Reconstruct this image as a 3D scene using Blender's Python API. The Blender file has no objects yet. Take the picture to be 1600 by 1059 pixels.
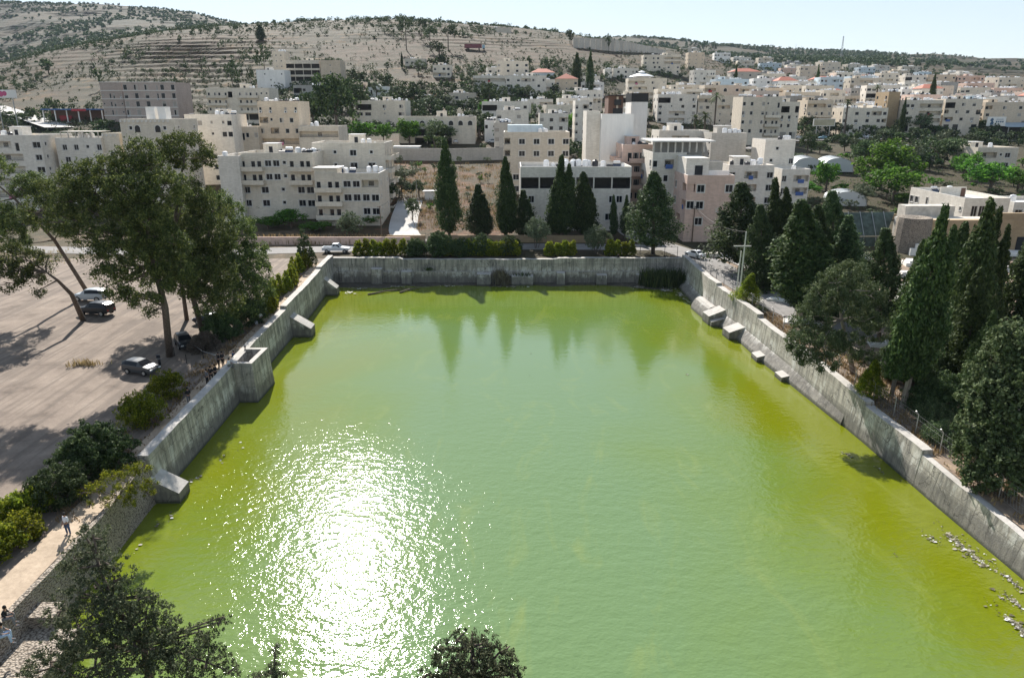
import bpy, bmesh, math, random
import numpy as np
from mathutils import Vector, Matrix
random.seed(7)
RNG = np.random.default_rng(11)
S = bpy.context.scene
COL = S.collection
PI = math.pi
# ------------------------------------------------------------------ camera
CAM_H, PITCH, FPX = 31.0, math.radians(17.9), 1110.0      # focal length in pixels of a 1600 wide frame
cam = bpy.data.cameras.new("camera"); cam_o = bpy.data.objects.new("camera", cam); COL.objects.link(cam_o)
cam.sensor_width = 36.0; cam.lens = 36.0 * FPX / 1600.0
cam.clip_start = 0.5; cam.clip_end = 20000
cam_o.location = (0, 0, CAM_H); cam_o.rotation_euler = (PI / 2 - PITCH, 0, 0)
S.camera = cam_o
# ------------------------------------------------------------------ sky, sun, exposure
SUN_EL, SUN_AZ = math.radians(37), math.radians(-15)
w = bpy.data.worlds.new("World"); S.world = w; w.use_nodes = True
wn = w.node_tree; bg = wn.nodes["Background"]
sky = wn.nodes.new("ShaderNodeTexSky"); sky.sky_type = 'NISHITA'; sky.sun_disc = False
sky.sun_elevation = SUN_EL; sky.sun_rotation = SUN_AZ; sky.altitude = 700
sky.air_density = 1.0; sky.dust_density = .35; sky.ozone_density = 2.2
gm = wn.nodes.new('ShaderNodeGamma'); gm.inputs[1].default_value = .48
wn.links.new(sky.outputs[0], gm.inputs[0]); wn.links.new(gm.outputs[0], bg.inputs[0]); bg.inputs[1].default_value = 0.15
sl = bpy.data.lights.new("sun", 'SUN'); sl.energy = 4.0; sl.angle = math.radians(0.5); sl.color = (1, 0.955, 0.89)
so = bpy.data.objects.new("sun", sl); COL.objects.link(so); so.location = (0, 0, 200)
sv = Vector((math.sin(SUN_AZ) * math.cos(SUN_EL), math.cos(SUN_AZ) * math.cos(SUN_EL), math.sin(SUN_EL)))
so.rotation_euler = (-sv).to_track_quat('-Z', 'Y').to_euler()
S.view_settings.view_transform = 'Standard'; S.view_settings.look = 'None'
S.view_settings.exposure = 1.32; S.view_settings.gamma = 1.0
S.cycles.use_denoising = True; S.cycles.denoising_prefilter = "ACCURATE"
S.cycles.max_bounces = 6; S.cycles.diffuse_bounces = 3; S.cycles.glossy_bounces = 3
S.cycles.transmission_bounces = 3; S.cycles.transparent_max_bounces = 6; S.cycles.volume_bounces = 0
S.cycles.caustics_reflective = False; S.cycles.caustics_refractive = False
S.cycles.sample_clamp_indirect = 4.0; S.cycles.sample_clamp_direct = 30.0

# ------------------------------------------------------------------ measuring helpers (survey points of the place)
CP, SP = math.cos(PITCH), math.sin(PITCH)
def ray(px, py):
    d = py - 529.5; x = px - 800
    return x, FPX * CP - d * SP, -FPX * SP - d * CP
def onz(px, py, z):
    x, y, k = ray(px, py); t = (z - CAM_H) / k
    return x * t, y * t
def at(px, py, Y):
    x, y, k = ray(px, py); t = Y / y
    return Vector((x * t, Y, CAM_H + k * t))
def proj(X, Y, Z):
    dz = Z - CAM_H; dep = Y * CP - dz * SP; up = Y * SP + dz * CP
    return 800 + FPX * X / dep, 529.5 - FPX * up / dep
def ppm(Y, Z=5.0):                      # pixels per metre
    return FPX / (Y * CP - (Z - CAM_H) * SP)
# ------------------------------------------------------------------ value noise
def vnoise(x, y, seed=0):
    x = np.asarray(x, float); y = np.asarray(y, float)
    xi = np.floor(x).astype(np.int64); yi = np.floor(y).astype(np.int64)
    xf = x - xi; yf = y - yi
    def h(a, b):
        n = (a * 374761393 + b * 668265263 + seed * 974711) & 0x7fffffff
        n = ((n ^ (n >> 13)) * 1274126177) & 0x7fffffff
        return ((n ^ (n >> 16)) & 0xffff) / 65535.0
    u = xf * xf * (3 - 2 * xf); v = yf * yf * (3 - 2 * yf)
    return (h(xi, yi) * (1 - u) + h(xi + 1, yi) * u) * (1 - v) + (h(xi, yi + 1) * (1 - u) + h(xi + 1, yi + 1) * u) * v
def fbm(x, y, seed=0, o=4):
    s = 0; a = 0.5; f = 1
    for i in range(o):
        s = s + a * vnoise(np.asarray(x) * f, np.asarray(y) * f, seed + i); a *= .5; f *= 2.03
    return s
# ------------------------------------------------------------------ terrain heights
KY = np.array([125, 150, 200, 260, 330, 420, 520, 650, 850, 1100, 1500, 2200, 3200, 5200], float)
KC = np.array([-300, 0, 100, 200, 300, 400, 600, 800, 1000, 1200, 1400, 1600, 1900], float)
def zpy(py, Y):
    a = PITCH + math.atan((py - 529.5) / FPX); return CAM_H - Y * math.tan(a)
_rows = {   # for each bearing column the image row at which the ground lies at 200..2200 m
 -300: [316, 262, 212, 165, 130, 108, 106, 100, 50, 8],
    0: [316, 262, 210, 160, 126, 102, 104, 100, 55, 10],
  100: [313, 256, 202, 154, 116, 80, 84, 78, 46, 12],
  200: [308, 249, 194, 148, 106, 64, 68, 64, 38, 17],
  300: [306, 245, 190, 144, 99, 50, 50, 52, 38, 26],
  400: [304, 243, 190, 143, 94, 50, 40, 44, 46, 50],
  600: [300, 240, 190, 143, 96, 47, 31, 38, 48, 60],
  800: [299, 240, 198, 150, 101, 62, 45, 50, 62, 70],
 1000: [302, 250, 205, 165, 125, 88, 71, 80, 74, 68],
 1200: [303, 245, 211, 175, 148, 124, 104, 95, 86, 79],
 1400: [303, 248, 212, 180, 155, 134, 114, 98, 92, 90],
 1600: [303, 252, 216, 186, 160, 142, 124, 111, 104, 100],
 1900: [303, 252, 216, 190, 166, 148, 130, 118, 110, 108]}
TZ = np.zeros((len(KY), len(KC)))
for j, c in enumerate(KC):
    TZ[0, j] = 4.5; TZ[1, j] = 4.6
    for i, py in enumerate(_rows[int(c)]): TZ[2 + i, j] = zpy(py, KY[2 + i])
    TZ[12, j] = TZ[11, j] - 25; TZ[13, j] = TZ[11, j] - 120
# smooth profile (cubic) resampled on a fine table
_yy = np.concatenate([np.linspace(125, 900, 156), np.linspace(910, 5200, 200)])
_cc = np.linspace(-300, 1900, 111)
def _pchip(x, y, xq):
    h = np.diff(x); d = np.diff(y) / h; m = np.zeros_like(y)
    for i in range(1, len(x) - 1):
        if d[i-1] * d[i] > 0: m[i] = 2 * d[i-1] * d[i] / (d[i-1] + d[i])
    m[0] = d[0]; m[-1] = d[-1]
    k = np.clip(np.searchsorted(x, xq) - 1, 0, len(x) - 2); t = (xq - x[k]) / h[k]
    return ((1 + 2*t) * (1-t)**2 * y[k] + t * (1-t)**2 * h[k] * m[k] + t*t*(3-2*t) * y[k+1] + t*t*(t-1) * h[k] * m[k+1])
_T1 = np.stack([_pchip(KY, TZ[:, j], _yy) for j in range(len(KC))], 1)
_TT = np.stack([_pchip(KC, _T1[i], _cc) for i in range(len(_yy))], 0)
def terrain(X, Y, detail=True):
    X = np.asarray(X, float); Y = np.asarray(Y, float)
    near = 2.75 + (np.clip(Y, 20, 125) - 40) * 0.0206
    c = np.clip(800 + 1166 * X / np.maximum(Y, 60), -300, 1899.9); yq = np.clip(Y, 125, 5199)
    iy = np.clip(np.searchsorted(_yy, yq) - 1, 0, len(_yy) - 2); ty = (yq - _yy[iy]) / (_yy[iy+1] - _yy[iy])
    cx = (c + 300) / 20.0; ic = np.clip(cx.astype(int), 0, 109); tc = cx - ic
    far = (_TT[iy, ic] * (1-tc) + _TT[iy, ic+1] * tc) * (1-ty) + (_TT[iy+1, ic] * (1-tc) + _TT[iy+1, ic+1] * tc) * ty
    if detail:
        amp = np.clip((Y - 280) / 250, 0, 1)
        far = far + amp * (fbm(X / 60, Y / 60, 3) - .5) * 5 + np.clip((Y - 900) / 800, 0, 1) * (fbm(X / 260, Y / 260, 9) - .5) * 26
        # terraces cut into the hillsides
        town = np.clip((c - 860) / 120, 0, 1) * np.clip((760 - Y) / 80, 0, 1)
        tm = np.clip((fbm(X / 90, Y / 70, 61) - .40) * 6, 0, 1) * .75 + .15
        lf = np.exp(-((c - 300) / 130) ** 2) * np.clip((640 - Y) / 60, 0, 1); tm = np.maximum(tm * (.35 + .65 * (Y > 950)), lf)
        k = amp * (1 - .85 * town) * tm
        st = np.where(Y > 1000, 7.0, 3.6)
        q = (far + 4.5 * fbm(X / 48, Y / 48, 21)) / st; fl = np.floor(q); fr = q - fl
        sm = np.clip((fr - .72) / .28, 0, 1); sm = sm * sm * (3 - 2 * sm)
        far = far + k * .8 * (fl + .18 * fr + .82 * sm - q + .35) * st
    return np.where(Y < 125, near, far)
def tz(X, Y): return float(terrain(X, Y))
_GY = 25.0 * 1.01 ** np.arange(482)
_GC = {}
def ground(px, py):                     # where the line of sight meets the ground
    x, y, k = ray(px, py)
    t = _GY / y; hit = np.nonzero(CAM_H + k * t <= terrain(x * t, _GY))[0]
    i = int(hit[0]) if len(hit) else len(_GY) - 1
    a, b = _GY[max(i - 1, 0)], _GY[i]
    Yf = np.linspace(a, b, 60); t = Yf / y; hit = np.nonzero(CAM_H + k * t <= terrain(x * t, Yf))[0]
    b = float(Yf[hit[0]]) if len(hit) else float(b); t = b / y
    return Vector((x * t, b, tz(x * t, b)))

# ------------------------------------------------------------------ object helpers
def tag(o, label=None, cat=None, group=None, kind=None):
    if label: o['label'] = label
    if cat: o['category'] = cat
    if group: o['group'] = group
    if kind: o['kind'] = kind
    return o
def empty(name, loc=(0, 0, 0), rz=0.0, label=None, cat=None, group=None):
    o = bpy.data.objects.new(name, None); COL.objects.link(o); o.empty_display_size = .5
    o.location = loc; o.rotation_euler = (0, 0, rz)
    return tag(o, label, cat, group)
def link(name, me, parent=None, loc=(0, 0, 0), rot=(0, 0, 0), sc=(1, 1, 1)):
    o = bpy.data.objects.new(name, me); COL.objects.link(o); o.parent = parent
    o.location = loc; o.rotation_euler = rot; o.scale = sc
    return o
def copy_tree(o, parent=None):
    c = o.copy(); COL.objects.link(c); c.parent = parent
    for ch in list(o.children): copy_tree(ch, c)
    return c
class MB:                                # collects faces, builds ONE mesh
    def __init__(s): s.v = []; s.f = []; s.m = []; s.n = 0; s.smooth = False
    def add(s, V, F, m=0):
        s.v.append(np.asarray(V, float).reshape(-1, 3)); k = s.n
        for f in F: s.f.append([i + k for i in f]); s.m.append(m)
        s.n += len(s.v[-1])
        return s
    def quad(s, a, b, c, d, m=0): return s.add([a, b, c, d], [(0, 1, 2, 3)], m)
    def box(s, lo, hi, m=0, M=None):
        x0, y0, z0 = lo; x1, y1, z1 = hi
        V = np.array([(x0,y0,z0),(x1,y0,z0),(x1,y1,z0),(x0,y1,z0),(x0,y0,z1),(x1,y0,z1),(x1,y1,z1),(x0,y1,z1)], float)
        if M is not None: V = np.array([M @ Vector(p) for p in V])
        return s.add(V, [(0,3,2,1),(4,5,6,7),(0,1,5,4),(1,2,6,5),(2,3,7,6),(3,0,4,7)], m)
    def tube(s, P, R, n=8, m=0, cap=True):
        P = [Vector(p) for p in P]; V = []; F = []
        up = Vector((0, 0, 1))
        for i, p in enumerate(P):
            t = (P[min(i+1, len(P)-1)] - P[max(i-1, 0)]); t = t.normalized() if t.length > 1e-9 else up
            a = t.cross(Vector((1, 0, 0)) if abs(t.x) < .8 else Vector((0, 1, 0))).normalized(); b = t.cross(a)
            r = R[i] if hasattr(R, '__len__') else R
            for k in range(n):
                an = 2 * PI * k / n; V.append(p + a * (math.cos(an) * r) + b * (math.sin(an) * r))
        for i in range(len(P) - 1):
            for k in range(n):
                F.append((i*n+k, i*n+(k+1) % n, (i+1)*n+(k+1) % n, (i+1)*n+k))
        if cap: F.append(tuple(range(n-1, -1, -1))); F.append(tuple(range((len(P)-1)*n, len(P)*n)))
        return s.add([tuple(v) for v in V], F, m)
    def lathe(s, prof, n=12, c=(0, 0, 0), m=0):
        V = []; F = []
        for r, z in prof:
            for k in range(n):
                a = 2*PI*k/n; V.append((c[0]+r*math.cos(a), c[1]+r*math.sin(a), c[2]+z))
        for i in range(len(prof)-1):
            for k in range(n): F.append((i*n+k, i*n+(k+1) % n, (i+1)*n+(k+1) % n, (i+1)*n+k))
        F.append(tuple(range(n-1, -1, -1))); F.append(tuple(range((len(prof)-1)*n, len(prof)*n)))
        return s.add(V, F, m)
    def prism(s, poly, z0, z1, m=0):
        n = len(poly); V = [(x, y, z0) for x, y in poly] + [(x, y, z1) for x, y in poly]
        return s.add(V, [tuple(range(n-1, -1, -1)), tuple(range(n, 2*n))] + [(i, (i+1) % n, n+(i+1) % n, n+i) for i in range(n)], m)
    def mesh(s, name, mats, smooth=False):
        me = bpy.data.meshes.new(name)
        V = np.concatenate(s.v) if s.v else np.zeros((0, 3))
        me.from_pydata(V.tolist(), [], s.f)
        for mt in (mats if isinstance(mats, (list, tuple)) else [mats]): me.materials.append(mt)
        if s.m: me.polygons.foreach_set("material_index", np.array(s.m, dtype=np.int32))
        if smooth: me.polygons.foreach_set("use_smooth", np.ones(len(me.polygons), dtype=bool))
        me.update(); return me
    def build(s, name, mats, parent=None, smooth=False, loc=(0, 0, 0), rot=(0, 0, 0)):
        return link(name, s.mesh(name, mats, smooth), parent, loc, rot)
def np_mesh(name, V, Q, mats, mi=None, smooth=False):
    me = bpy.data.meshes.new(name)
    V = np.ascontiguousarray(V, dtype=np.float32); Q = np.ascontiguousarray(Q, dtype=np.int32)
    nf, k = Q.shape
    me.vertices.add(len(V)); me.vertices.foreach_set("co", V.ravel())
    me.loops.add(nf * k); me.loops.foreach_set("vertex_index", Q.ravel())
    me.polygons.add(nf); me.polygons.foreach_set("loop_start", np.arange(nf, dtype=np.int32) * k)
    for mt in (mats if isinstance(mats, (list, tuple)) else [mats]): me.materials.append(mt)
    if mi is not None: me.polygons.foreach_set("material_index", np.ascontiguousarray(mi, dtype=np.int32))
    me.polygons.foreach_set("use_smooth", np.full(nf, smooth))
    me.update(calc_edges=True); me.validate()
    return me
# ------------------------------------------------------------------ materials
class NT:
    def __init__(s, name):
        s.m = bpy.data.materials.new(name); s.m.use_nodes = True; s.t = s.m.node_tree; s.n = s.t.nodes
        s.p = s.n["Principled BSDF"]; s.p.inputs["Specular IOR Level"].default_value = 0.3
    def node(s, ty, **kw):
        n = s.n.new(ty)
        for k, v in kw.items():
            if k in n.inputs: n.inputs[k].default_value = v
            else: setattr(n, k, v)
        return n
    def l(s, a, b): s.t.links.new(a, b)
    def coord(s, scale=(1, 1, 1), obj=True, rot=(0, 0, 0)):
        g = s.node("ShaderNodeTexCoord") if obj else s.node("ShaderNodeNewGeometry")
        mp = s.node("ShaderNodeMapping"); s.l(g.outputs["Object" if obj else "Position"], mp.inputs[0])
        mp.inputs["Scale"].default_value = scale; mp.inputs["Rotation"].default_value = rot
        return mp.outputs[0]
    def noise(s, vec, scale, detail=4, rough=.6, dist=0):
        n = s.node("ShaderNodeTexNoise"); n.inputs["Scale"].default_value = scale; n.inputs["Detail"].default_value = detail
        n.inputs["Roughness"].default_value = rough; n.inputs["Distortion"].default_value = dist
        s.l(vec, n.inputs["Vector"]); return n.outputs[0]
    def ramp(s, fac, stops):
        r = s.node("ShaderNodeValToRGB"); e = r.color_ramp.elements
        while len(e) < len(stops): e.new(.5)
        for i, (p, c) in enumerate(stops):
            e[i].position = p; e[i].color = (c, c, c, 1) if isinstance(c, (int, float)) else (*c, 1)
        s.l(fac, r.inputs[0]); return r.outputs[0]
    def mix(s, fac, a, b, mode='MIX'):
        n = s.node("ShaderNodeMix", data_type='RGBA', blend_type=mode)
        for sock, v in ((n.inputs[0], fac), (n.inputs[6], a), (n.inputs[7], b)):
            if hasattr(v, 'links') or isinstance(v, bpy.types.NodeSocket): s.l(v, sock)
            elif isinstance(v, (tuple, list)): sock.default_value = (*v, 1)
            else: sock.default_value = v
        return n.outputs[2]
    def math(s, op, a, b=0.0, clamp=False):
        n = s.node("ShaderNodeMath", operation=op, use_clamp=clamp)
        for sock, v in ((n.inputs[0], a), (n.inputs[1], b)):
            if isinstance(v, bpy.types.NodeSocket): s.l(v, sock)
            else: sock.default_value = v
        return n.outputs[0]
    def bump(s, h, strength=.3, dist=.05):
        b = s.node("ShaderNodeBump"); b.inputs["Strength"].default_value = strength; b.inputs["Distance"].default_value = dist
        s.l(h, b.inputs["Height"]); s.l(b.outputs[0], s.p.inputs["Normal"]); return b
    def base(s, c):
        if isinstance(c, bpy.types.NodeSocket): s.l(c, s.p.inputs["Base Color"])
        else: s.p.inputs["Base Color"].default_value = (*c, 1)
    def rough(s, r): s.p.inputs["Roughness"].default_value = r
def plain(name, c, rough=.7, metal=0, var=.15, scale=3.0, spec=.3):
    t = NT(name); t.rough(rough); t.p.inputs["Metallic"].default_value = metal; t.p.inputs["Specular IOR Level"].default_value = spec
    n = t.noise(t.coord(), scale, 4); a = tuple(x * (1 - var) for x in c); b = tuple(min(1, x * (1 + var)) for x in c)
    t.base(t.ramp(n, [(.3, a), (.7, b)])); return t.m
def wall_mat(name, c, block=.45, stain=.35, tint=None):
    t = NT(name); t.rough(.85); v = t.coord()
    big = t.noise(t.coord((1, 1, .35)), .35, 5, .65)
    streak = t.noise(t.coord((1.6, 1.6, .12)), 1.2, 5, .7)
    fine = t.noise(v, 6, 3)
    col = t.ramp(big, [(.3, tuple(x * .84 for x in c)), (.62, c), (.8, tuple(min(1, x * 1.1) for x in (tint or c)))])
    col = t.mix(t.math('MULTIPLY', t.ramp(streak, [(.52, 0.0), (.75, 1.0)]), stain), col, tuple(x * .5 for x in c))
    oi = t.node("ShaderNodeObjectInfo")
    hs = t.node("ShaderNodeHueSaturation"); t.l(col, hs.inputs["Color"])
    t.l(t.math('ADD', t.math('MULTIPLY', oi.outputs["Random"], .2), .88), hs.inputs["Value"])
    if block:
        br = t.node("ShaderNodeTexBrick"); br.offset = .5
        sx = t.node("ShaderNodeSeparateXYZ"); t.l(v, sx.inputs[0]); cb = t.node("ShaderNodeCombineXYZ")
        t.l(t.math('ADD', sx.outputs[0], sx.outputs[1]), cb.inputs[0]); t.l(sx.outputs[2], cb.inputs[1]); t.l(cb.outputs[0], br.inputs["Vector"])
        br.inputs["Scale"].default_value = 1.0; br.inputs["Brick Width"].default_value = block * 1.6; br.inputs["Row Height"].default_value = block * .6
        br.inputs["Mortar Size"].default_value = .012; br.inputs["Color1"].default_value = (1, 1, 1, 1); br.inputs["Color2"].default_value = (.86, .85, .83, 1); br.inputs["Mortar"].default_value = (.74, .72, .7, 1)
        fc = t.mix(1.0, hs.outputs[0], br.outputs[0], 'MULTIPLY')
    else: fc = hs.outputs[0]
    t.base(fc); t.bump(fine, .25, .03); return t.m
M = {}
M['cream'] = wall_mat('cream_stone', (.78, .70, .58)); M['white'] = wall_mat('white_stone', (.82, .76, .67))
M['pink'] = wall_mat('pink_stone', (.70, .51, .42)); M['beige'] = wall_mat('beige_stone', (.72, .63, .51))
M['tan'] = wall_mat('tan_stone', (.72, .60, .46)); M['grey'] = wall_mat('grey_concrete', (.34, .33, .31), 0, .5)
M['blue'] = wall_mat('pale_blue_plaster', (.56, .64, .68), 0); M['brown'] = wall_mat('brown_cladding', (.16, .09, .065), 0)
M['plaster'] = wall_mat('white_plaster', (.83, .80, .75), 0, .25); M['ochre'] = wall_mat('ochre_stone', (.42, .31, .19), .6, .4)
M['greystone'] = wall_mat('grey_stone', (.56, .52, .46)); M['hotel'] = wall_mat('hotel_stone', (.50, .41, .36))
M['laundry'] = [plain('laundry_' + n_, c_, .9) for n_, c_ in (('red', (.4, .06, .06)), ('blue', (.08, .14, .35)), ('pink', (.6, .2, .3)), ('white', (.75, .75, .75)), ('black', (.03, .03, .03)))]
M['shutter'] = plain('rolling_shutter', (.33, .30, .26), .6); M['curtain'] = plain('curtain_cloth', (.42, .38, .33), .9)
M['interior'] = plain('shaded_interior', (.10, .09, .085), .9); M['roof'] = plain('roof_screed', (.62, .60, .57), .9, var=.2, scale=.5); M['trim'] = plain('pale_trim', (.66, .63, .58), .8, var=.08)  # interior colour is darkened to stand for roofed shade in open bays
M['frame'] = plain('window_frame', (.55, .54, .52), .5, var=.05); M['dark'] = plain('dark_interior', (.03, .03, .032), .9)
t = NT('window_glass'); t.base((.012, .014, .018)); t.rough(.15); t.p.inputs["Specular IOR Level"].default_value = .25; M['glass'] = t.m
M['tankw'] = plain('white_tank_plastic', (.72, .72, .72), .5, var=.06); M['tankb'] = plain('black_tank_plastic', (.03, .03, .035), .5)
M['metal'] = plain('galvanised_steel', (.38, .38, .37), .45, .7); M['rail'] = plain('painted_rail', (.10, .09, .09), .5, .3)
M['panel'] = plain('solar_panel_glass', (.03, .04, .07), .15, var=.1); M['redroof'] = plain('red_roof_tile', (.42, .15, .10), .8, scale=2)
M['awning'] = plain('blue_awning', (.07, .14, .3), .7); M['wood'] = plain('weathered_wood', (.16, .12, .09), .9)
M['darkmetal'] = plain('dark_metal', (.03, .03, .03), .5, .5); M['stone'] = plain('pale_stone', (.5, .46, .4), .9, var=.25, scale=1)
M['slab'] = plain('white_slab', (.68, .66, .62), .8, var=.12, scale=.7)
def leaf_mat(name, c, tip, trans=.25, vr=.25):
    t = NT(name); t.rough(.7); t.p.inputs["Specular IOR Level"].default_value = .15
    g = t.node("ShaderNodeNewGeometry"); oi = t.node("ShaderNodeObjectInfo")
    n = t.noise(t.coord(), .9, 3)
    f = t.math('ADD', t.math('MULTIPLY', g.outputs["Random Per Island"], .6), t.math('MULTIPLY', n, .5))
    col = t.ramp(f, [(.15, tuple(x * (1 - vr) for x in c)), (.55, c), (.95, tip)])
    hs = t.node("ShaderNodeHueSaturation"); t.l(col, hs.inputs["Color"])
    t.l(t.math('ADD', t.math('MULTIPLY', oi.outputs["Random"], .5), .75), hs.inputs["Value"])
    t.l(t.math('ADD', t.math('MULTIPLY', oi.outputs["Random"], .03), .485), hs.inputs["Hue"])
    t.base(hs.outputs[0])
    tr = t.node("ShaderNodeBsdfTranslucent"); t.l(hs.outputs[0], tr.inputs[0])
    mx = t.node("ShaderNodeMixShader"); mx.inputs[0].default_value = trans
    t.l(t.p.outputs[0], mx.inputs[1]); t.l(tr.outputs[0], mx.inputs[2]); t.l(mx.outputs[0], t.n["Material Output"].inputs[0])
    return t.m
L = {'juni': leaf_mat('juniper_foliage', (.055, .072, .036), (.25, .26, .14), .25), 'pine': leaf_mat('pine_needles', (.065, .092, .028), (.28, .31, .09), .3), 'cyp': leaf_mat('cypress_foliage', (.042, .070, .022), (.13, .17, .05), .25),
     'hedge': leaf_mat('hedge_foliage', (.12, .16, .015), (.50, .50, .04), .5), 'olive': leaf_mat('olive_foliage', (.11, .135, .075), (.22, .25, .15), .22),
     'bright': leaf_mat('bright_green_foliage', (.06, .15, .018), (.19, .34, .045), .45), 'dark': leaf_mat('dark_green_foliage', (.046, .076, .028), (.15, .20, .07), .24),
     'bush': leaf_mat('broadleaf_foliage', (.075, .11, .045), (.23, .27, .13), .25), 'dry': leaf_mat('dry_foliage', (.12, .10, .075), (.22, .19, .14), .1),
     'hill': leaf_mat('hill_tree_foliage', (.05, .075, .03), (.12, .145, .06), .18), 'palm': leaf_mat('palm_foliage', (.05, .075, .025), (.11, .14, .05), .25),
     'straw': leaf_mat('dry_grass_blades', (.28, .20, .10), (.45, .35, .20), .2)}
t = NT('bark'); n = t.noise(t.coord((3, 3, .6)), 3, 5); t.base(t.ramp(n, [(.3, (.06, .045, .035)), (.7, (.19, .15, .12))])); t.rough(.95); t.bump(n, .6, .05); M['bark'] = t.m
t = NT('pale_bark'); n = t.noise(t.coord((3, 3, .6)), 3, 5); t.base(t.ramp(n, [(.3, (.15, .12, .10)), (.7, (.34, .30, .26))])); t.rough(.95); M['palebark'] = t.m
# ------------------------------------------------------------------ ground
def ground_mat(name, stops, sc=.25, tracks=0):
    t = NT(name); t.rough(.95); v = t.coord(obj=False)
    big = t.noise(v, sc, 6, .65); fine = t.noise(v, 4, 5, .7)
    col = t.ramp(big, stops)
    col = t.mix(t.ramp(fine, [(.35, .5), (.65, 0.0)]), col, (.5, .5, .5), 'MULTIPLY') if False else t.mix(.35, col, t.ramp(fine, [(.3, (.45, .42, .4)), (.7, (1, 1, 1))]), 'MULTIPLY')
    if tracks:
        tr = t.noise(t.coord((1.2, .06, 1), False, (0, 0, math.radians(-52))), .9, 4, .6)
        col = t.mix(t.math('MULTIPLY', t.ramp(tr, [(.47, 0.0), (.56, 1.0)]), .55), col, (.115, .092, .075))
    t.base(col); t.bump(fine, .5, .06); return t.m
M['lot'] = ground_mat('gravel_lot', [(.28, (.12, .092, .072)), (.45, (.215, .17, .135)), (.62, (.265, .212, .168)), (.78, (.33, .275, .225))], .3, 1)
M['soil'] = ground_mat('dry_soil', [(.3, (.13, .10, .075)), (.5, (.24, .18, .13)), (.72, (.36, .27, .18))], .5)
# hill material: colour zones are stored on the mesh, terrace risers read as grey stone
t = NT('hillside'); t.rough(.95)
at_ = t.node("ShaderNodeVertexColor"); at_.layer_name = "zone"
g = t.node("ShaderNodeNewGeometry"); sx = t.node("ShaderNodeSeparateXYZ"); t.l(g.outputs["True Normal"], sx.inputs[0])
v = t.coord(obj=False); fine = t.noise(v, .55, 6, .72); mid = t.noise(v, .09, 5, .65)
col = t.mix(t.ramp(fine, [(.42, 0.0), (.60, .8)]), at_.outputs[0], (.07, .075, .042))
col = t.mix(t.ramp(mid, [(.46, 0.0), (.58, .75)]), col, (.075, .085, .045))
col = t.mix(t.ramp(sx.outputs[2], [(.68, .85), (.86, 0.0)]), col, t.ramp(t.noise(v, 1.2, 4), [(.35, (.09, .075, .06)), (.7, (.22, .18, .145))]))
col = t.mix(1.0, col, (.52, .405, .28), 'MULTIPLY'); t.base(col); t.bump(fine, .6, .6); M['hill'] = t.m

# pool outline
RW = [(31.35, 129.7), (31.15, 111.0), (32.7, 94.4), (33.0, 86.2), (33.4, 80.7), (33.7, 74.2), (34.0, 67.7), (34.3, 63.2), (34.8, 51.0), (35.4, 41.5), (35.9, 30.0), (36.3, 14.0)]
LW = [(-33.0, 129.7), (-32.5, 119.2), (-31.8, 109.1), (-31.3, 95.8), (-30.8, 83.3), (-30.1, 70.2), (-29.8, 63.2), (-29.4, 50.9), (-28.9, 44.3), (-28.7, 34.0), (-28.5, 26.0), (-28.4, 14.0)]
def lin(P, Y):
    ys = [p[1] for p in P][::-1]; xs = [p[0] for p in P][::-1]
    return np.interp(Y, ys, xs)
FARY = 129.7
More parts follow.
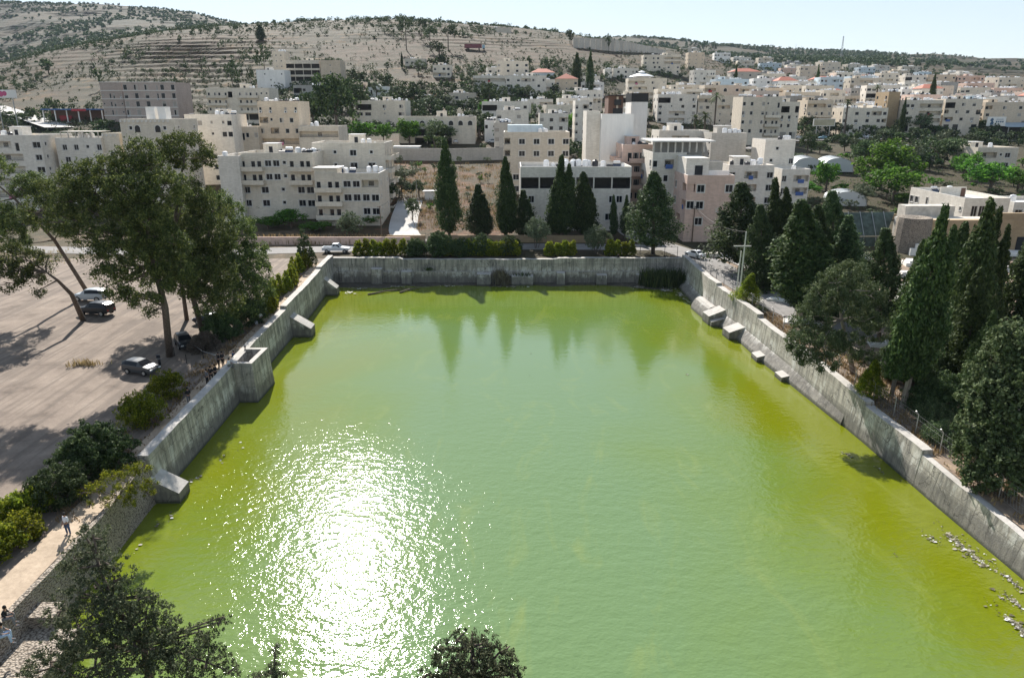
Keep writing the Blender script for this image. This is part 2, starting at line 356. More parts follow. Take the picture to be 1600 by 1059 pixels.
# far terrain
def make_far():
    rows = [FARY + 1.0]
    while rows[-1] < 5000:
        y = rows[-1]; rows.append(y + (2.2 if y < 330 else 1.5 if y < 780 else 3.5 if y < 1000 else 6 if y < 2300 else 60))
    rows = np.array(rows); u = np.linspace(-1.08, 1.08, 400)
    Yg, Ug = np.meshgrid(rows, u, indexing='ij'); Xg = Ug * (Yg + 60 * np.exp(-(Yg - 130) / 90))
    Z = terrain(Xg, Yg)
    V = np.stack([Xg, Yg, Z], -1).reshape(-1, 3)
    nr, nc = Yg.shape; i = np.arange(nr - 1)[:, None] * nc + np.arange(nc - 1)[None]
    Q = np.stack([i, i + 1, i + nc + 1, i + nc], -1).reshape(-1, 4)
    me = np_mesh('ground', V, Q, M['hill'], smooth=False)
    # intrinsic colour zones
    PX = 800 + FPX * Xg / (Yg * CP - (Z - CAM_H) * SP); PY = 529.5 - FPX * (Yg * SP + (Z - CAM_H) * CP) / (Yg * CP - (Z - CAM_H) * SP)
    n1 = fbm(Xg / 18, Yg / 18, 5); n2 = fbm(Xg / 70, Yg / 40, 8); n3 = fbm(Xg / 6, Yg / 6, 15)
    dry = np.array([.145, .105, .068]); brown = np.array([.10, .073, .052]); green = np.array([.05, .06, .03]); gold = np.array([.33, .24, .125]); scar = np.array([.19, .155, .135])
    def mixc(c, d, k): return c * (1 - k[..., None]) + d * k[..., None]
    C = np.broadcast_to(dry, Xg.shape + (3,)).copy()
    C = mixc(C, brown, np.clip((n1 - .42) * 6, 0, 1)); C = mixc(C, green, np.clip((n2 - .42) * 7, 0, 1) * .85)
    C = mixc(C, gold, np.clip((n3 - .55) * 6, 0, 1) * np.clip((Yg - 300) / 60, 0, 1))
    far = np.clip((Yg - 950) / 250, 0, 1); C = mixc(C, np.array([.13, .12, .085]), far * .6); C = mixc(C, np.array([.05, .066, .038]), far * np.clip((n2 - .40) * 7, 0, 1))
    sc = ((PX > 505) & (PX < 905) & (PY > 66 + 8 * np.sin(PX / 60)) & (PY < 96 + 10 * fbm(PX / 30, PY / 8, 4)) & (Yg < 700)).astype(float)
    sc += ((PX > 40) & (PX < 155) & (PY > 78) & (PY < 96) & (Yg < 700)); sc += ((PX > 230) & (PX < 330) & (PY > 52) & (PY < 72) & (Yg < 900))
    C = mixc(C, scar * (0.8 + .4 * n1[..., None]), np.clip(sc, 0, 1) * .93)
    fld = ((PX > 590) & (PX < 800) & (PY > 248) & (PY < 372)).astype(float); C = mixc(C, np.array([.27, .16, .11]), fld * np.clip((n3 - .3) * 5, 0, 1))
    grd = ((PX > 1240) & (PY > 222) & (PY < 400) & (Yg < 330)).astype(float); C = mixc(C, np.array([.10, .095, .055]), grd * .85)
    lot = np.clip((172 - Yg) / 12, 0, 1) * np.clip((-36 - Xg) / 4, 0, 1); C = mixc(C, np.array([.27, .24, .21]), lot)
    ca = me.color_attributes.new("zone", 'FLOAT_COLOR', 'POINT')
    ca.data.foreach_set("color", np.concatenate([C, np.ones(C.shape[:2] + (1,))], -1).astype(np.float32).ravel())
    # ground round the pool, same sheet of land
    return me
tag(link('ground', make_far()), kind='structure')
def side_ground(name, side, mat):
    ys = np.linspace(6, FARY + 1.0, 90)
    if side < 0: inner = lin(LW, ys) - .85
    else: inner = lin(RW, ys) + .85
    k = np.concatenate([[0, .4, 1, 2, 3.5, 5], np.linspace(7, 60, 40), np.linspace(70, 300, 14)])
    X = inner[:, None] + side * k[None] ; Y = np.broadcast_to(ys[:, None], X.shape)
    if side < 0: X = X[:, ::-1]
    Z = terrain(X, Y) + (fbm(X / 3, Y / 3, 31) - .5) * .25 * np.clip((FARY + 1 - Y) / 4, 0, 1)
    V = np.stack([X, Y, Z], -1).reshape(-1, 3); nr, nc = X.shape; i = np.arange(nr-1)[:, None]*nc + np.arange(nc-1)[None]
    Q = np.stack([i, i+1, i+nc+1, i+nc], -1).reshape(-1, 4)
    return tag(link(name, np_mesh(name, V, Q, mat, smooth=True)), kind='structure')
side_ground('parking_ground', -1, M['lot']); side_ground('garden_ground', 1, M['soil'])
def near_bank():
    b = MB(); b.box((-28.4, 8, -1), (36.3, 24.5, 1.6)); tag(b.build('near_bank', M['soil']), kind='structure')
near_bank()
# dry soil verge between wall and parking ground
def verge(name, P, mat, dz=.1):
    V = [(x, y, tz(x, y) + dz) for x, y in P]; b = MB(); b.add(V, [tuple(range(len(V)))]); return tag(b.build(name, mat), kind='structure')
def ribbon(name, C, width, mat, dz=.12, kind='structure', step=3.0, W2=None):
    P = []; 
    for (a, b) in zip(C, C[1:]):
        n = max(1, int(math.dist(a, b) / step))
        for i in range(n): P.append((a[0] + (b[0]-a[0]) * i / n, a[1] + (b[1]-a[1]) * i / n))
    P.append(C[-1]); P = np.array(P, float)
    for _ in range(3): P[1:-1] = (P[:-2] + 2 * P[1:-1] + P[2:]) / 4
    T = np.gradient(P, axis=0); T /= np.linalg.norm(T, axis=1)[:, None]; N = np.stack([-T[:, 1], T[:, 0]], 1)
    k = np.linspace(-.5, .5, 7); wd = np.linspace(width, W2 or width, len(P))
    XY = P[:, None] + N[:, None] * (k[None, :, None] * wd[:, None, None])
    zc = terrain(XY[..., 0], XY[..., 1]); Z = np.maximum(zc.mean(1, keepdims=True), zc.max(1, keepdims=True) - .25) * np.ones_like(zc) + dz
    V = np.concatenate([XY, Z[..., None]], -1).reshape(-1, 3); nr, nc = zc.shape; i = np.arange(nr-1)[:, None]*nc + np.arange(nc-1)[None]
    Q = np.stack([i, i+nc, i+nc+1, i+1], -1).reshape(-1, 4)
    o = link(name, np_mesh(name, V, Q, mat, smooth=True))
    if kind: tag(o, kind=kind)
    return o
g2 = lambda px, py: tuple(ground(px, py)[:2])
M['asphalt'] = ground_mat('worn_asphalt', [(.3, (.20, .19, .18)), (.7, (.29, .275, .26))], .3)
M['conc'] = ground_mat('concrete_paving', [(.3, (.46, .44, .41)), (.7, (.58, .55, .52))], .3)
M['path'] = ground_mat('sandy_path', [(.3, (.36, .28, .20)), (.7, (.52, .41, .30))], .5)
ribbon('road', [(44, 84), (38.6, 100), (36.6, 118), (35.8, 128), (33, 138), (28, 150), (26.2, 163), (27, 185)], 6.2, M['asphalt'], .06)
ribbon('road', [(31, 141.5), (10, 142.5), (-12, 142.5), (-36, 140), (-60, 136), (-100, 140)], 6.5, M['asphalt'], .05)
ribbon('driveway', [(-20, 146), (-24.3, 157), (-26, 172), (-27, 192)], 6.5, M['conc'], .1)
ribbon('road', [g2(-60, 150), g2(0, 172), g2(50, 188), g2(95, 204)], 12, M['conc'], .3)
ribbon('road', [(92, 278), (110, 306), (140, 314), (195, 317), (270, 316)], 9, M['asphalt'], .35)
ribbon('path', [(-30.9, 30), (-31.1, 40), (-31.3, 50), (-31.5, 60), (-32.2, 75), (-33, 100), (-34.6, 126)], 2.2, M['path'], .14)
ribbon('pavement', [(39.2, 134.5), (41.5, 126), (42.5, 116), (44.6, 104), (49, 90)], 2.4, M['conc'], .15)
# ------------------------------------------------------------------ water
def water_mat():
    t = NT('green_pool_water'); t.rough(.05); t.p.inputs["IOR"].default_value = 1.6; t.p.inputs["Specular IOR Level"].default_value = .5
    v = t.coord(obj=False)
    algae = t.noise(v, .045, 4, .55, .6)
    sp3 = t.node("ShaderNodeSeparateXYZ"); t.l(v, sp3.inputs[0])
    shore = t.math('ADD', t.math('MULTIPLY', t.math('ABSOLUTE', t.math('ADD', sp3.outputs[0], -1.0)), .031), t.math('MULTIPLY', t.math('ADD', algae, -.5), .9))
    shore = t.math('MAXIMUM', shore, t.math('MULTIPLY', t.math('ADD', t.math('ADD', sp3.outputs[1], t.math('MULTIPLY', algae, 22.0)), -97.0), .022))  # lime band painted in towards the far wall, where the trees reflect
    swirl = t.noise(t.coord((1, .35, 1), False, (0, 0, .25)), .25, 5, .6, 1.5)
    col = t.ramp(shore, [(.22, (.110, .178, .065)), (.60, (.112, .168, .026)), (.95, (.135, .158, .005))])
    col = t.mix(t.math('MULTIPLY', t.ramp(swirl, [(.55, 0.0), (.78, 1.0)]), .35), col, (.22, .25, .05))
    t.base(col)
    a = t.noise(t.coord((.9, 1.25, 1), False, (0, 0, .1)), 1.2, 2, .5)
    b = t.noise(t.coord((1, 1.25, 1), False, (0, 0, -.2)), 3.6, 3, .5)
    c = t.noise(t.coord((.3, 1, 1), False), .5, 2, .5)
    amp = t.math('MULTIPLY', t.math('ADD', t.math('MULTIPLY', t.noise(v, .05, 2), .7), .5), t.ramp(t.math('MULTIPLY', sp3.outputs[1], .01), [(.56, 1.0), (.80, .22)]))
    h = t.math('ADD', t.math('ADD', t.math('MULTIPLY', a, .48), t.math('MULTIPLY', b, .20)), t.math('MULTIPLY', c, .35))
    bm = t.bump(t.math('MULTIPLY', h, amp), 1.0, .155)
    return t.m
M['water'] = water_mat()
b = MB(); b.add([(-36, 8, 0), (40, 8, 0), (40, 131, 0), (-36, 131, 0)], [(0, 1, 2, 3)])
tag(b.build('water', M['water']), kind='structure')
# ------------------------------------------------------------------ pool walls
def conc_mat():
    t = NT('stained_concrete'); t.rough(.9); v = t.coord(obj=False)
    g = t.node("ShaderNodeNewGeometry"); sx = t.node("ShaderNodeSeparateXYZ"); t.l(g.outputs["Position"], sx.inputs[0])
    big = t.noise(v, .5, 6, .7); st = t.noise(t.coord((1, 1, .07), False), 1.8, 6, .75); fine = t.noise(v, 7, 4)
    lay = t.noise(t.coord((.02, .02, 1), False), 3.2, 3, .6)
    col = t.ramp(big, [(.3, (.28, .25, .21)), (.5, (.45, .41, .355)), (.72, (.60, .55, .475))])
    col = t.mix(t.math('MULTIPLY', t.ramp(st, [(.42, 0.0), (.62, 1.0)]), .75), col, (.105, .10, .095))
    edge = t.math('ADD', sx.outputs[2], t.math('MULTIPLY', st, 1.6))
    col = t.mix(t.math('MULTIPLY', t.ramp(t.math('MULTIPLY', edge, .25), [(.55, .62), (.68, 0.0)]), 1.0), col, (.085, .08, .075))
    # efflorescence, casting joints, cracks, algae line
    z = sx.outputs[2]; ef = t.noise(t.coord((1, 1, .3), False), .8, 6, .75)
    band = t.math('MULTIPLY', t.ramp(t.math('MULTIPLY', z, .2), [(.2, 0.0), (.34, 1.0), (.55, 1.0), (.66, 0.0)]), t.ramp(ef, [(.50, 0.0), (.58, 1.0)]))
    col = t.mix(t.math('MULTIPLY', band, .7), col, (.62, .60, .56))
    jt = t.math('FRACT', t.math('MULTIPLY', t.math('ADD', sx.outputs[0], sx.outputs[1]), .23)); col = t.mix(t.ramp(jt, [(.012, .65), (.02, 0.0)]), col, (.07, .065, .06))
    lv = t.math('FRACT', t.math('ADD', t.math('MULTIPLY', z, .55), t.math('MULTIPLY', big, .05))); col = t.mix(t.ramp(lv, [(.02, .5), (.035, 0.0)]), col, (.09, .085, .08))
    vr = t.node("ShaderNodeTexVoronoi", feature='DISTANCE_TO_EDGE'); vr.inputs["Scale"].default_value = .33; dv = t.node("ShaderNodeVectorMath", operation='ADD'); wn_ = t.node("ShaderNodeTexNoise"); wn_.inputs["Scale"].default_value = 1.3; t.l(v, wn_.inputs["Vector"]); t.l(v, dv.inputs[0]); t.l(wn_.outputs["Color"], dv.inputs[1]); t.l(dv.outputs[0], vr.inputs["Vector"])
    col = t.mix(t.ramp(vr.outputs["Distance"], [(.004, .7), (.012, 0.0)]), col, (.06, .055, .05))
    col = t.mix(t.ramp(t.math('ADD', z, t.math('MULTIPLY', ef, .5)), [(.38, .85), (.62, 0.0)]), col, (.045, .05, .03))
    up = t.node("ShaderNodeSeparateXYZ"); t.l(g.outputs["Normal"], up.inputs[0])
    col = t.mix(t.math('MULTIPLY', t.ramp(lay, [(.5, 0.0), (.56, 1.0)]), .25), col, (.18, .17, .16))
    col = t.mix(t.ramp(up.outputs[2], [(.6, 0.0), (.9, .8)]), col, t.ramp(big, [(.3, (.36, .34, .31)), (.7, (.52, .49, .45))]))
    t.base(col); t.bump(fine, .5, .05); return t.m
M['poolwall'] = conc_mat()
t = NT('rough_masonry'); t.rough(.95); v = t.coord(obj=False)
vo = t.node("ShaderNodeTexVoronoi"); vo.inputs["Scale"].default_value = 6.5; mp = t.coord((1, 1, 1.8), False); t.l(mp, vo.inputs["Vector"])
vc = t.ramp(vo.outputs["Distance"], [(.1, (.46, .40, .33)), (.5, (.34, .29, .235)), (.72, (.14, .115, .09))])
t.base(t.mix(.4, vc, t.ramp(t.noise(v, 1, 5), [(.3, (.45, .42, .38)), (.7, (1, 1, 1))]), 'MULTIPLY')); t.bump(vo.outputs["Distance"], .9, -.12); M['masonry'] = t.m
def wall_strip(P, side, T, thick=.9, out=.28, bottom=-1.0):
    """P: (x,y) waterline points, T: top height at each; pool side faces, cap and outer face"""
    b = MB(); n = len(P); V = []
    for i, ((x, y), zt) in enumerate(zip(P, T)):
        d = Vector((P[min(i+1, n-1)][0] - P[max(i-1, 0)][0], P[min(i+1, n-1)][1] - P[max(i-1, 0)][1])).normalized()
        nn = Vector((d.y, -d.x)) * side          # outwards, away from the water
        V += [(x - nn.x * .08, y - nn.y * .08, bottom), (x + nn.x * out, y + nn.y * out, zt), (x + nn.x * (out + thick), y + nn.y * (out + thick), zt + .02), (x + nn.x * (out + thick), y + nn.y * (out + thick), bottom)]
    F = []
    for i in range(n - 1):
        for k in range(3): a = i*4+k; F.append((a, a+4, a+5, a+1))
    F.append((0, 1, 2, 3)); F.append(((n-1)*4+3, (n-1)*4+2, (n-1)*4+1, (n-1)*4))
    b.add(V, F); return b
def refine(P, T, stepy=1.2):
    Q = []; U = []
    for (a, b, s, e) in zip(P, P[1:], T, T[1:]):
        n = max(1, int(math.dist(a, b) / stepy))
        for i in range(n):
            k = i / n; Q.append((a[0]+(b[0]-a[0])*k, a[1]+(b[1]-a[1])*k)); U.append(s+(e-s)*k + random.uniform(-.04, .04))
    Q.append(P[-1]); U.append(T[-1]); return Q, U
def seg(P, y0, y1): # part of an outline between two distances
    ys = sorted({y0, y1} | {p[1] for p in P if min(y0, y1) < p[1] < max(y0, y1)}, reverse=True)
    return [(float(lin(P, y)), y) for y in ys]
def rtop(y): return float(np.interp(y, [14, 42, 54.5, 54.6, 64, 64.1, 74, 81, 92, 92.1, 107.5, 107.6, 130], [2.3, 2.6, 3.0, 3.45, 3.45, 3.85, 4.15, 4.2, 4.3, 4.75, 4.95, 5.35, 5.3]))
def ltop(y): return float(np.interp(y, [14, 33, 52, 52.3, 61, 75, 96, 96.1, 120, 120.1, 130], [3.1, 3.2, 3.5, 4.1, 4.3, 4.4, 4.45, 4.85, 4.9, 5.25, 5.2]))
cuts_r = [130.4, 107.6, 107.5, 92.1, 92.0, 64.1, 64.0, 54.6, 54.5, 14]
P = seg([(31.35, 131)] + RW[1:], 130.4, 14); P = sorted(set(P) | {(float(lin(RW, y)), y) for y in cuts_r[1:-1]}, key=lambda p: -p[1])
wr = empty('pool_wall', (0, 0, 0), 0, 'long pale stained concrete wall along the right side of the pool', 'wall')
Q, U = refine(P, [rtop(p[1]) for p in P]); wall_strip(Q, -1, U).build('wall_body', M['poolwall'], wr)
P = seg(LW, 130.4, 52.3); P = sorted(set(P) | {(float(lin(LW, y)), y) for y in (120.1, 120, 96.1, 96)}, key=lambda p: -p[1])
P2 = seg(LW, 52.2, 12)
wl = empty('pool_wall', (0, 0, 0), 0, 'long grey stained concrete wall along the left side of the pool, by the lot', 'wall')
Q, U = refine(P, [ltop(p[1]) for p in P]); wall_strip(Q, 1, U).build('wall_body', M['poolwall'], wl)
Q, U = refine(P2, [ltop(p[1]) - .1 for p in P2]); wall_strip(Q, 1, U, thick=.35, out=.45).build('masonry_base', M['masonry'], wl)
# far wall
wf = empty('pool_wall', (0, 0, 0), 0, 'grey stained concrete wall across the far end of the pool, below the hedge', 'wall')
b = MB(); xs = np.arange(-33.2, 31.7, 1.2).tolist() + [31.6]
def ftop(x): return 4.85 if x < -21 else 4.55 if x < 8 else 4.8
V = []
for x in xs:
    zt = ftop(x) + random.uniform(-.04, .04); V += [(x, FARY - .1, -1), (x, FARY + .12, zt), (x, FARY + 1.1, zt), (x, FARY + 1.1, -1)]
n = len(xs); b.add(V, [(i*4+k, i*4+k+1, i*4+4+k+1, i*4+4+k) for i in range(n-1) for k in range(3)] + [(0, 1, 2, 3), (n*4-4, n*4-3, n*4-2, n*4-1)])
b.build('wall_body', M['poolwall'], wf)
b = MB(); b.box((-33, FARY - .32, -1), (31.2, FARY + .05, 2.35)); b.build('lower_course', M['poolwall'], wf)
for (px, w_, h_, d_) in [(592, 2.0, 3.1, 1.2), (638, 1.9, 2.6, 1.1), (757, 2.6, 2.2, 1.6), (816, 4.0, 1.8, 1.6), (875, 1.5, 2.4, 1.4), (938, 1.9, 2.0, 1.4), (997, 1.3, 2.0, 1.0)]:
    x = (px - 800) * 133.5 / FPX; b = MB(); s_ = .15
    V = [(x-w_/2, FARY-.3, -1), (x+w_/2, FARY-.3, -1), (x+w_/2, FARY-.3, h_), (x-w_/2, FARY-.3, h_), (x-w_/2, FARY-.3-d_, -1), (x+w_/2, FARY-.3-d_, -1), (x+w_/2, FARY-.3-d_*.75, h_-s_), (x-w_/2, FARY-.3-d_*.75, h_-s_)]
    b.add(V, [(4,5,6,7), (7,6,2,3), (4,7,3,0), (5,1,2,6), (0,3,2,1)]); b.build('buttress', M['poolwall'], wf)
b = MB()                                   # iron ladder on the far wall
for s_ in (-.25, .25): b.box((-32.0 + s_, FARY - .38, .5), (-31.94 + s_, FARY - .33, 3.2))
for k in range(8): b.box((-32.25, FARY - .38, .6 + k * .33), (-31.7, FARY - .34, .65 + k * .33))
b.build('ladder', M['darkmetal'], wf)
# right wall: ledge course and buttresses
b = MB(); ys = np.arange(128.5, 66, -1.5); V = []
for y in ys:
    x = float(lin(RW, y)); k = min(1, (y - 66) / 20)
    V += [(x - 1.0 * k - .1, y, -1), (x - .7 * k - .1, y, .35 + .15 * k), (x + .1, y, 1.2 + .5 * k)]
n = len(ys); b.add(V, [(i*3+k, i*3+k+1, i*3+3+k+1, i*3+3+k) for i in range(n-1) for k in range(2)]); b.build('ledge', M['poolwall'], wr)
def wedge(parent, y, w_, reach, h_, side, P=RW, drop=.55):
    x = float(lin(P, y)); x1 = float(lin(P, y + w_)); b = MB(); e = side
    a0, a1 = x + .4 * e, x1 + .4 * e; t0, t1 = x - reach * e, x1 - reach * e; zt = h_ * drop
    V = [(a0, y, -1), (a1, y + w_, -1), (a1, y + w_, h_), (a0, y, h_), (t0, y, -1), (t1, y + w_, -1), (t1, y + w_, zt), (t0, y, zt)]
    b.add(V, [(4,5,6,7), (7,6,2,3), (0,4,7,3), (5,1,2,6)]); return b.build('buttress', M['poolwall'], parent)
for (px, py, w_, r_, h_) in [(1128, 505, 2.6, 2.3, 2.5), (1150, 528, 2.5, 2.0, 2.0), (1192, 562, 2.0, 1.5, 1.2), (1228, 592, 2.0, 1.3, 1.0)]:
    wedge(wr, onz(px, py, 0)[1] - 1, w_, r_, h_, 1)
for (px, py, w_, r_, h_) in [(512, 462, 2.2, 2.0, 3.2), (466, 527, 2.4, 2.7, 3.2), (270, 786, 2.0, 2.0, 2.3)]:
    wedge(wl, onz(px, py, 0)[1], w_, r_, h_, -1, LW, .4)
b = MB(); V = []; n = 12                    # rounded concrete culvert head
for x_, zz in ((0, 0), (1, 0)):
    pass
for yy in (106.0, 112.5):
    xx = float(lin(RW, yy)) - .6
    for k in range(n + 1):
        a = PI * k / n; V.append((xx - 1.6 * math.cos(a) + .2, yy, -1.0 + 3.0 * math.sin(a)))
b.add(V, [(i, i+1, n+1+i+1, n+1+i) for i in range(n)] + [tuple(range(n+1)), tuple(range(n+1, 2*n+2))]); b.build('culvert_head', M['poolwall'], wr)
wedge(wr, 101.8, 2.4, 2.2, 1.4, 1)
# hollow tower on the left wall
ty0, ty1, tx0, tx1 = 73.2, 78.6, -31.0, -28.5
b = MB(); h_ = 4.55
for lo, hi in [((tx0, ty0, -1), (tx1, ty0 + .55, h_)), ((tx0, ty1 - .55, -1), (tx1, ty1, h_)), ((tx1 - .55, ty0 + .55, -1), (tx1, ty1 - .55, h_)), ((tx0 + .1, ty0 + .56, -1), (tx1 - .56, ty1 - .56, 3.0))]:
    b.box(lo, hi)
for f in b.v:                               # batter the foot outwards
    for p in f:
        if p[2] < 0: p[0] += .35 * (p[0] > -30); p[1] += -.3 if p[1] < 76 else .3
b.build('tower', M['poolwall'], wl)
# lower stone structure in the near left corner with its arched inlet
ns = empty('stone_inlet', (-31, 28, 0), 0, 'rough stone inlet block with rounded top in the near left corner of the pool', 'stone block')
b = MB(); V = []; n = 10
for yy in (22, 30.5):
    for k in range(n + 1):
        a = PI * k / n; V.append((1.7 - 2.0 * math.cos(a), yy - 28, -.8 + 2.2 * math.sin(a)))
b.add(V, [(i, i+1, n+1+i+1, n+1+i) for i in range(n)] + [tuple(range(n+1)), tuple(range(n+1, 2*n+2))]); b.build('rounded_top', M['poolwall'], ns)
b = MB(); b.box((1.2, 2.6, -1), (5.2, 7.2, 1.4)); b.box((1.2, 7.2, -1), (3.6, 8.6, 2.2)); b.build('block', M['masonry'], ns)
# ------------------------------------------------------------------ shore mud and floating litter
def mud(name, P, z0, mat):
    b = MB(); n = len(P); c = np.mean(P, 0); V = [(x, y, .02) for x, y in P] + [((x+c[0])/2, (y+c[1])/2, z0) for x, y in P] + [(c[0], c[1], z0 * 1.2)]
    b.add(V, [(i, (i+1) % n, n+(i+1) % n, n+i) for i in range(n)] + [(n+i, n+(i+1) % n, 2*n) for i in range(n)]); return tag(b.build(name, mat), kind='structure')
M['mud'] = plain('dark_mud', (.075, .065, .05), .8, var=.5, scale=1.5)
xs = np.arange(-33, 31, 1.0); b = MB(); V = []
for x in xs:
    wid = 1.2 + 2.6 * float(vnoise(x / 4, 0, 3)) + 1.5 * math.exp(-((x + 24) / 6) ** 2) + 3.0 * math.exp(-((x - 27) / 4) ** 2)
    V += [(x, FARY - .2, .25), (x, FARY - wid * .5, .14), (x, FARY - wid, -.1)]
n = len(xs); b.add(V, [(i*3+k, i*3+k+1, i*3+3+k+1, i*3+3+k) for i in range(n-1) for k in range(2)]); tag(b.build('mud_shore', M['mud']), kind='structure')
t = NT('litter'); t.rough(.6); g = t.node("ShaderNodeNewGeometry")
t.base(t.ramp(g.outputs["Random Per Island"], [(.2, (.09, .08, .04)), (.5, (.24, .22, .15)), (.82, (.40, .37, .30)), (.97, (.7, .7, .7))])); M['litter'] = t.m
def litter(name, label, spots, dens, size=.28, z=.03):
    V = []; Q = []
    for (x, y, rx, ry, n) in spots:
        for _ in range(n):
            a = random.uniform(0, 2*PI); r = abs(random.gauss(0, .5)); u_, v_ = rx*r*math.cos(a), ry*r*math.sin(a)*2.2; cx, cy = x + u_*.6 - v_*.12, y + v_ + math.sin(v_*3)*.15
            if cx > float(lin(RW, cy)) - .1: continue
            s_ = size * random.choice([.35, .45, .6, .8, 1.5]) * random.uniform(.7, 1.2); th = random.uniform(0, PI); k = len(V); m = random.randint(5, 7)
            top = [(cx + s_*random.uniform(.5, 1)*math.cos(th+2*PI*i/m), cy + s_*.7*random.uniform(.5, 1)*math.sin(th+2*PI*i/m)) for i in range(m)]
            V += [(p[0], p[1], z + random.uniform(0, .05)) for p in top] + [(cx, cy, z + s_ * .10)]
            Q += [(k+i, k+(i+1) % m, k+m) for i in range(m)]
    me = bpy.data.meshes.new(name); me.from_pydata(V, [], Q); me.materials.append(M['litter'])
    return tag(link(name, me), label, 'litter', kind='stuff')
def W(px, py): return onz(px, py, 0.0)
sp = [(*W(px, py), rx, ry, n) for (px, py, rx, ry, n) in [(1500, 850, 1.7, 1.3, 200), (1460, 846, 1.0, .4, 40), (1535, 880, 1.2, .8, 60), (1585, 912, .9, 1.1, 140), (1597, 985, .9, 1.3, 260), (1565, 935, .6, .3, 20), (1325, 711, .8, .5, 26), (1372, 732, .5, .3, 14), (1440, 830, .6, .3, 8), (1520, 870, 1.5, .8, 50), (1590, 945, .8, 1, 60)]]
litter('floating_litter', 'pale plastic and reed litter floating along the right wall of the pool', sp, 1, .13)
sp = [(*W(px, py), rx, ry, n) for (px, py, rx, ry, n) in [(310, 746, .8, .4, 16), (298, 752, .5, .3, 10), (268, 806, .6, .3, 14), (345, 720, 1.2, 1, 8), (375, 700, 1.2, 1, 8), (245, 822, .5, .6, 10), (214, 858, .3, .4, 6), (350, 712, .2, .2, 4)]]
litter('floating_litter', 'few bits of pale litter floating beside the left wall of the pool', sp, 1, .12)
sp = [(*W(px, py), rx, ry, n) for (px, py, rx, ry, n) in [(545, 458, 3, .6, 50), (560, 452, 4, .4, 60), (620, 449, 6, .4, 60), (700, 448, 6, .3, 50), (800, 449, 8, .3, 40), (1000, 450, 3, .6, 90), (1040, 454, 3.4, 1.0, 170), (1063, 460, 1.4, 1.4, 90), (1022, 446, 2, .5, 60), (1072, 470, .5, 2.5, 40)]]
litter('floating_litter', 'scum and rubbish washed up at the foot of the far wall', sp, 1, .22, .12)
sp = [(*W(px, py), rx, ry, n) for (px, py, rx, ry, n) in [(1074, 585, .5, .2, 10), (828, 586, .1, .1, 3), (1398, 866, .12, .1, 3), (1105, 572, .2, .1, 3), (830, 553, .1, .1, 3), (1150, 500, .4, .2, 6), (1168, 520, .3, .2, 5), (598, 463, .5, .3, 6)]]
litter('floating_litter', 'tiny scraps adrift in the open middle of the green water', sp, 1, .12)
for k, ((x0, y0), (x1, y1), lb) in enumerate([((625, 458), (655, 451), 'long driftwood log lying in the mud by the far wall'), ((575, 461), (640, 452), 'thin dead branch floating at the far left of the pool')]):
    a, c = Vector((*W(x0, y0), .12)), Vector((*W(x1, y1), .2)); b = MB(); b.tube([a, (a + c) / 2 + Vector((0, .2, .1)), c], [.16, .13, .07], 7); tag(b.build('driftwood_log', M['bark']), lb, 'log')
# ------------------------------------------------------------------ shared small parts (meshes made once, objects linked many times)
CACHE = {}
FOOT = []
def cached(key, fn):
    if key not in CACHE: CACHE[key] = fn()
    return CACHE[key]
def win_mesh(w, h, kind, var=0):
    """window in the plane y=0, origin bottom centre; frame and glass"""
    b = MB(); f = .07
    if kind == 'frame':
        for lo, hi in [((-w/2, -.05, 0), (-w/2+f, .05, h)), ((w/2-f, -.05, 0), (w/2, .05, h)), ((-w/2+f, -.05, 0), (w/2-f, .05, f)), ((-w/2+f, -.05, h-f), (w/2-f, .05, h))]: b.box(lo, hi)
        if w > 1.0: b.box((-f/2, -.045, f), (f/2, .045, h-f))
        return b.mesh('window', M['frame'])
    if kind == 'pane':
        b.box((-w/2+f*.5, -.015, f*.5), (w/2-f*.5, .015, h-f*.5)); return b.mesh('pane', M['glass'])
    # far window: frame and glass in one small mesh
    for lo, hi in [((-w/2, -.05, 0), (-w/2+.1, .05, h)), ((w/2-.1, -.05, 0), (w/2, .05, h)), ((-w/2+.1, -.05, 0), (w/2-.1, .05, .1)), ((-w/2+.1, -.05, h-.1), (w/2-.1, .05, h))]: b.box(lo, hi, 1)
    if var == 1: b.box((-w/2+.05, -.02, .05), (w/2-.05, .02, h-.05), 2)
    elif var == 2: b.box((-w/2+.05, -.02, .05), (0, .02, h-.05), 0); b.box((.003, -.02, .05), (w/2-.05, .02, h-.05), 3)
    elif var == 3: b.box((-w/2+.05, -.02, .05), (w/2-.05, .02, h*.55), 0); b.box((-w/2+.05, -.03, h*.55+.003), (w/2-.05, .02, h-.05), 2)
    else: b.box((-w/2+.05, -.02, .05), (w/2-.05, .02, h-.05), 0)
    return b.mesh('window', [M['glass'], M['frame'], M['shutter'], M['curtain']])
def surround_mesh(w, h):
    b = MB(); f = .16
    for lo, hi in [((-w/2-f, -.05, -f), (-w/2, .02, h+f)), ((w/2, -.05, -f), (w/2+f, .02, h+f)), ((-w/2, -.05, h), (w/2, .02, h+f)), ((-w/2, -.09, -f), (w/2, .02, 0))]: b.box(lo, hi)
    return b.mesh('surround', M['trim'])
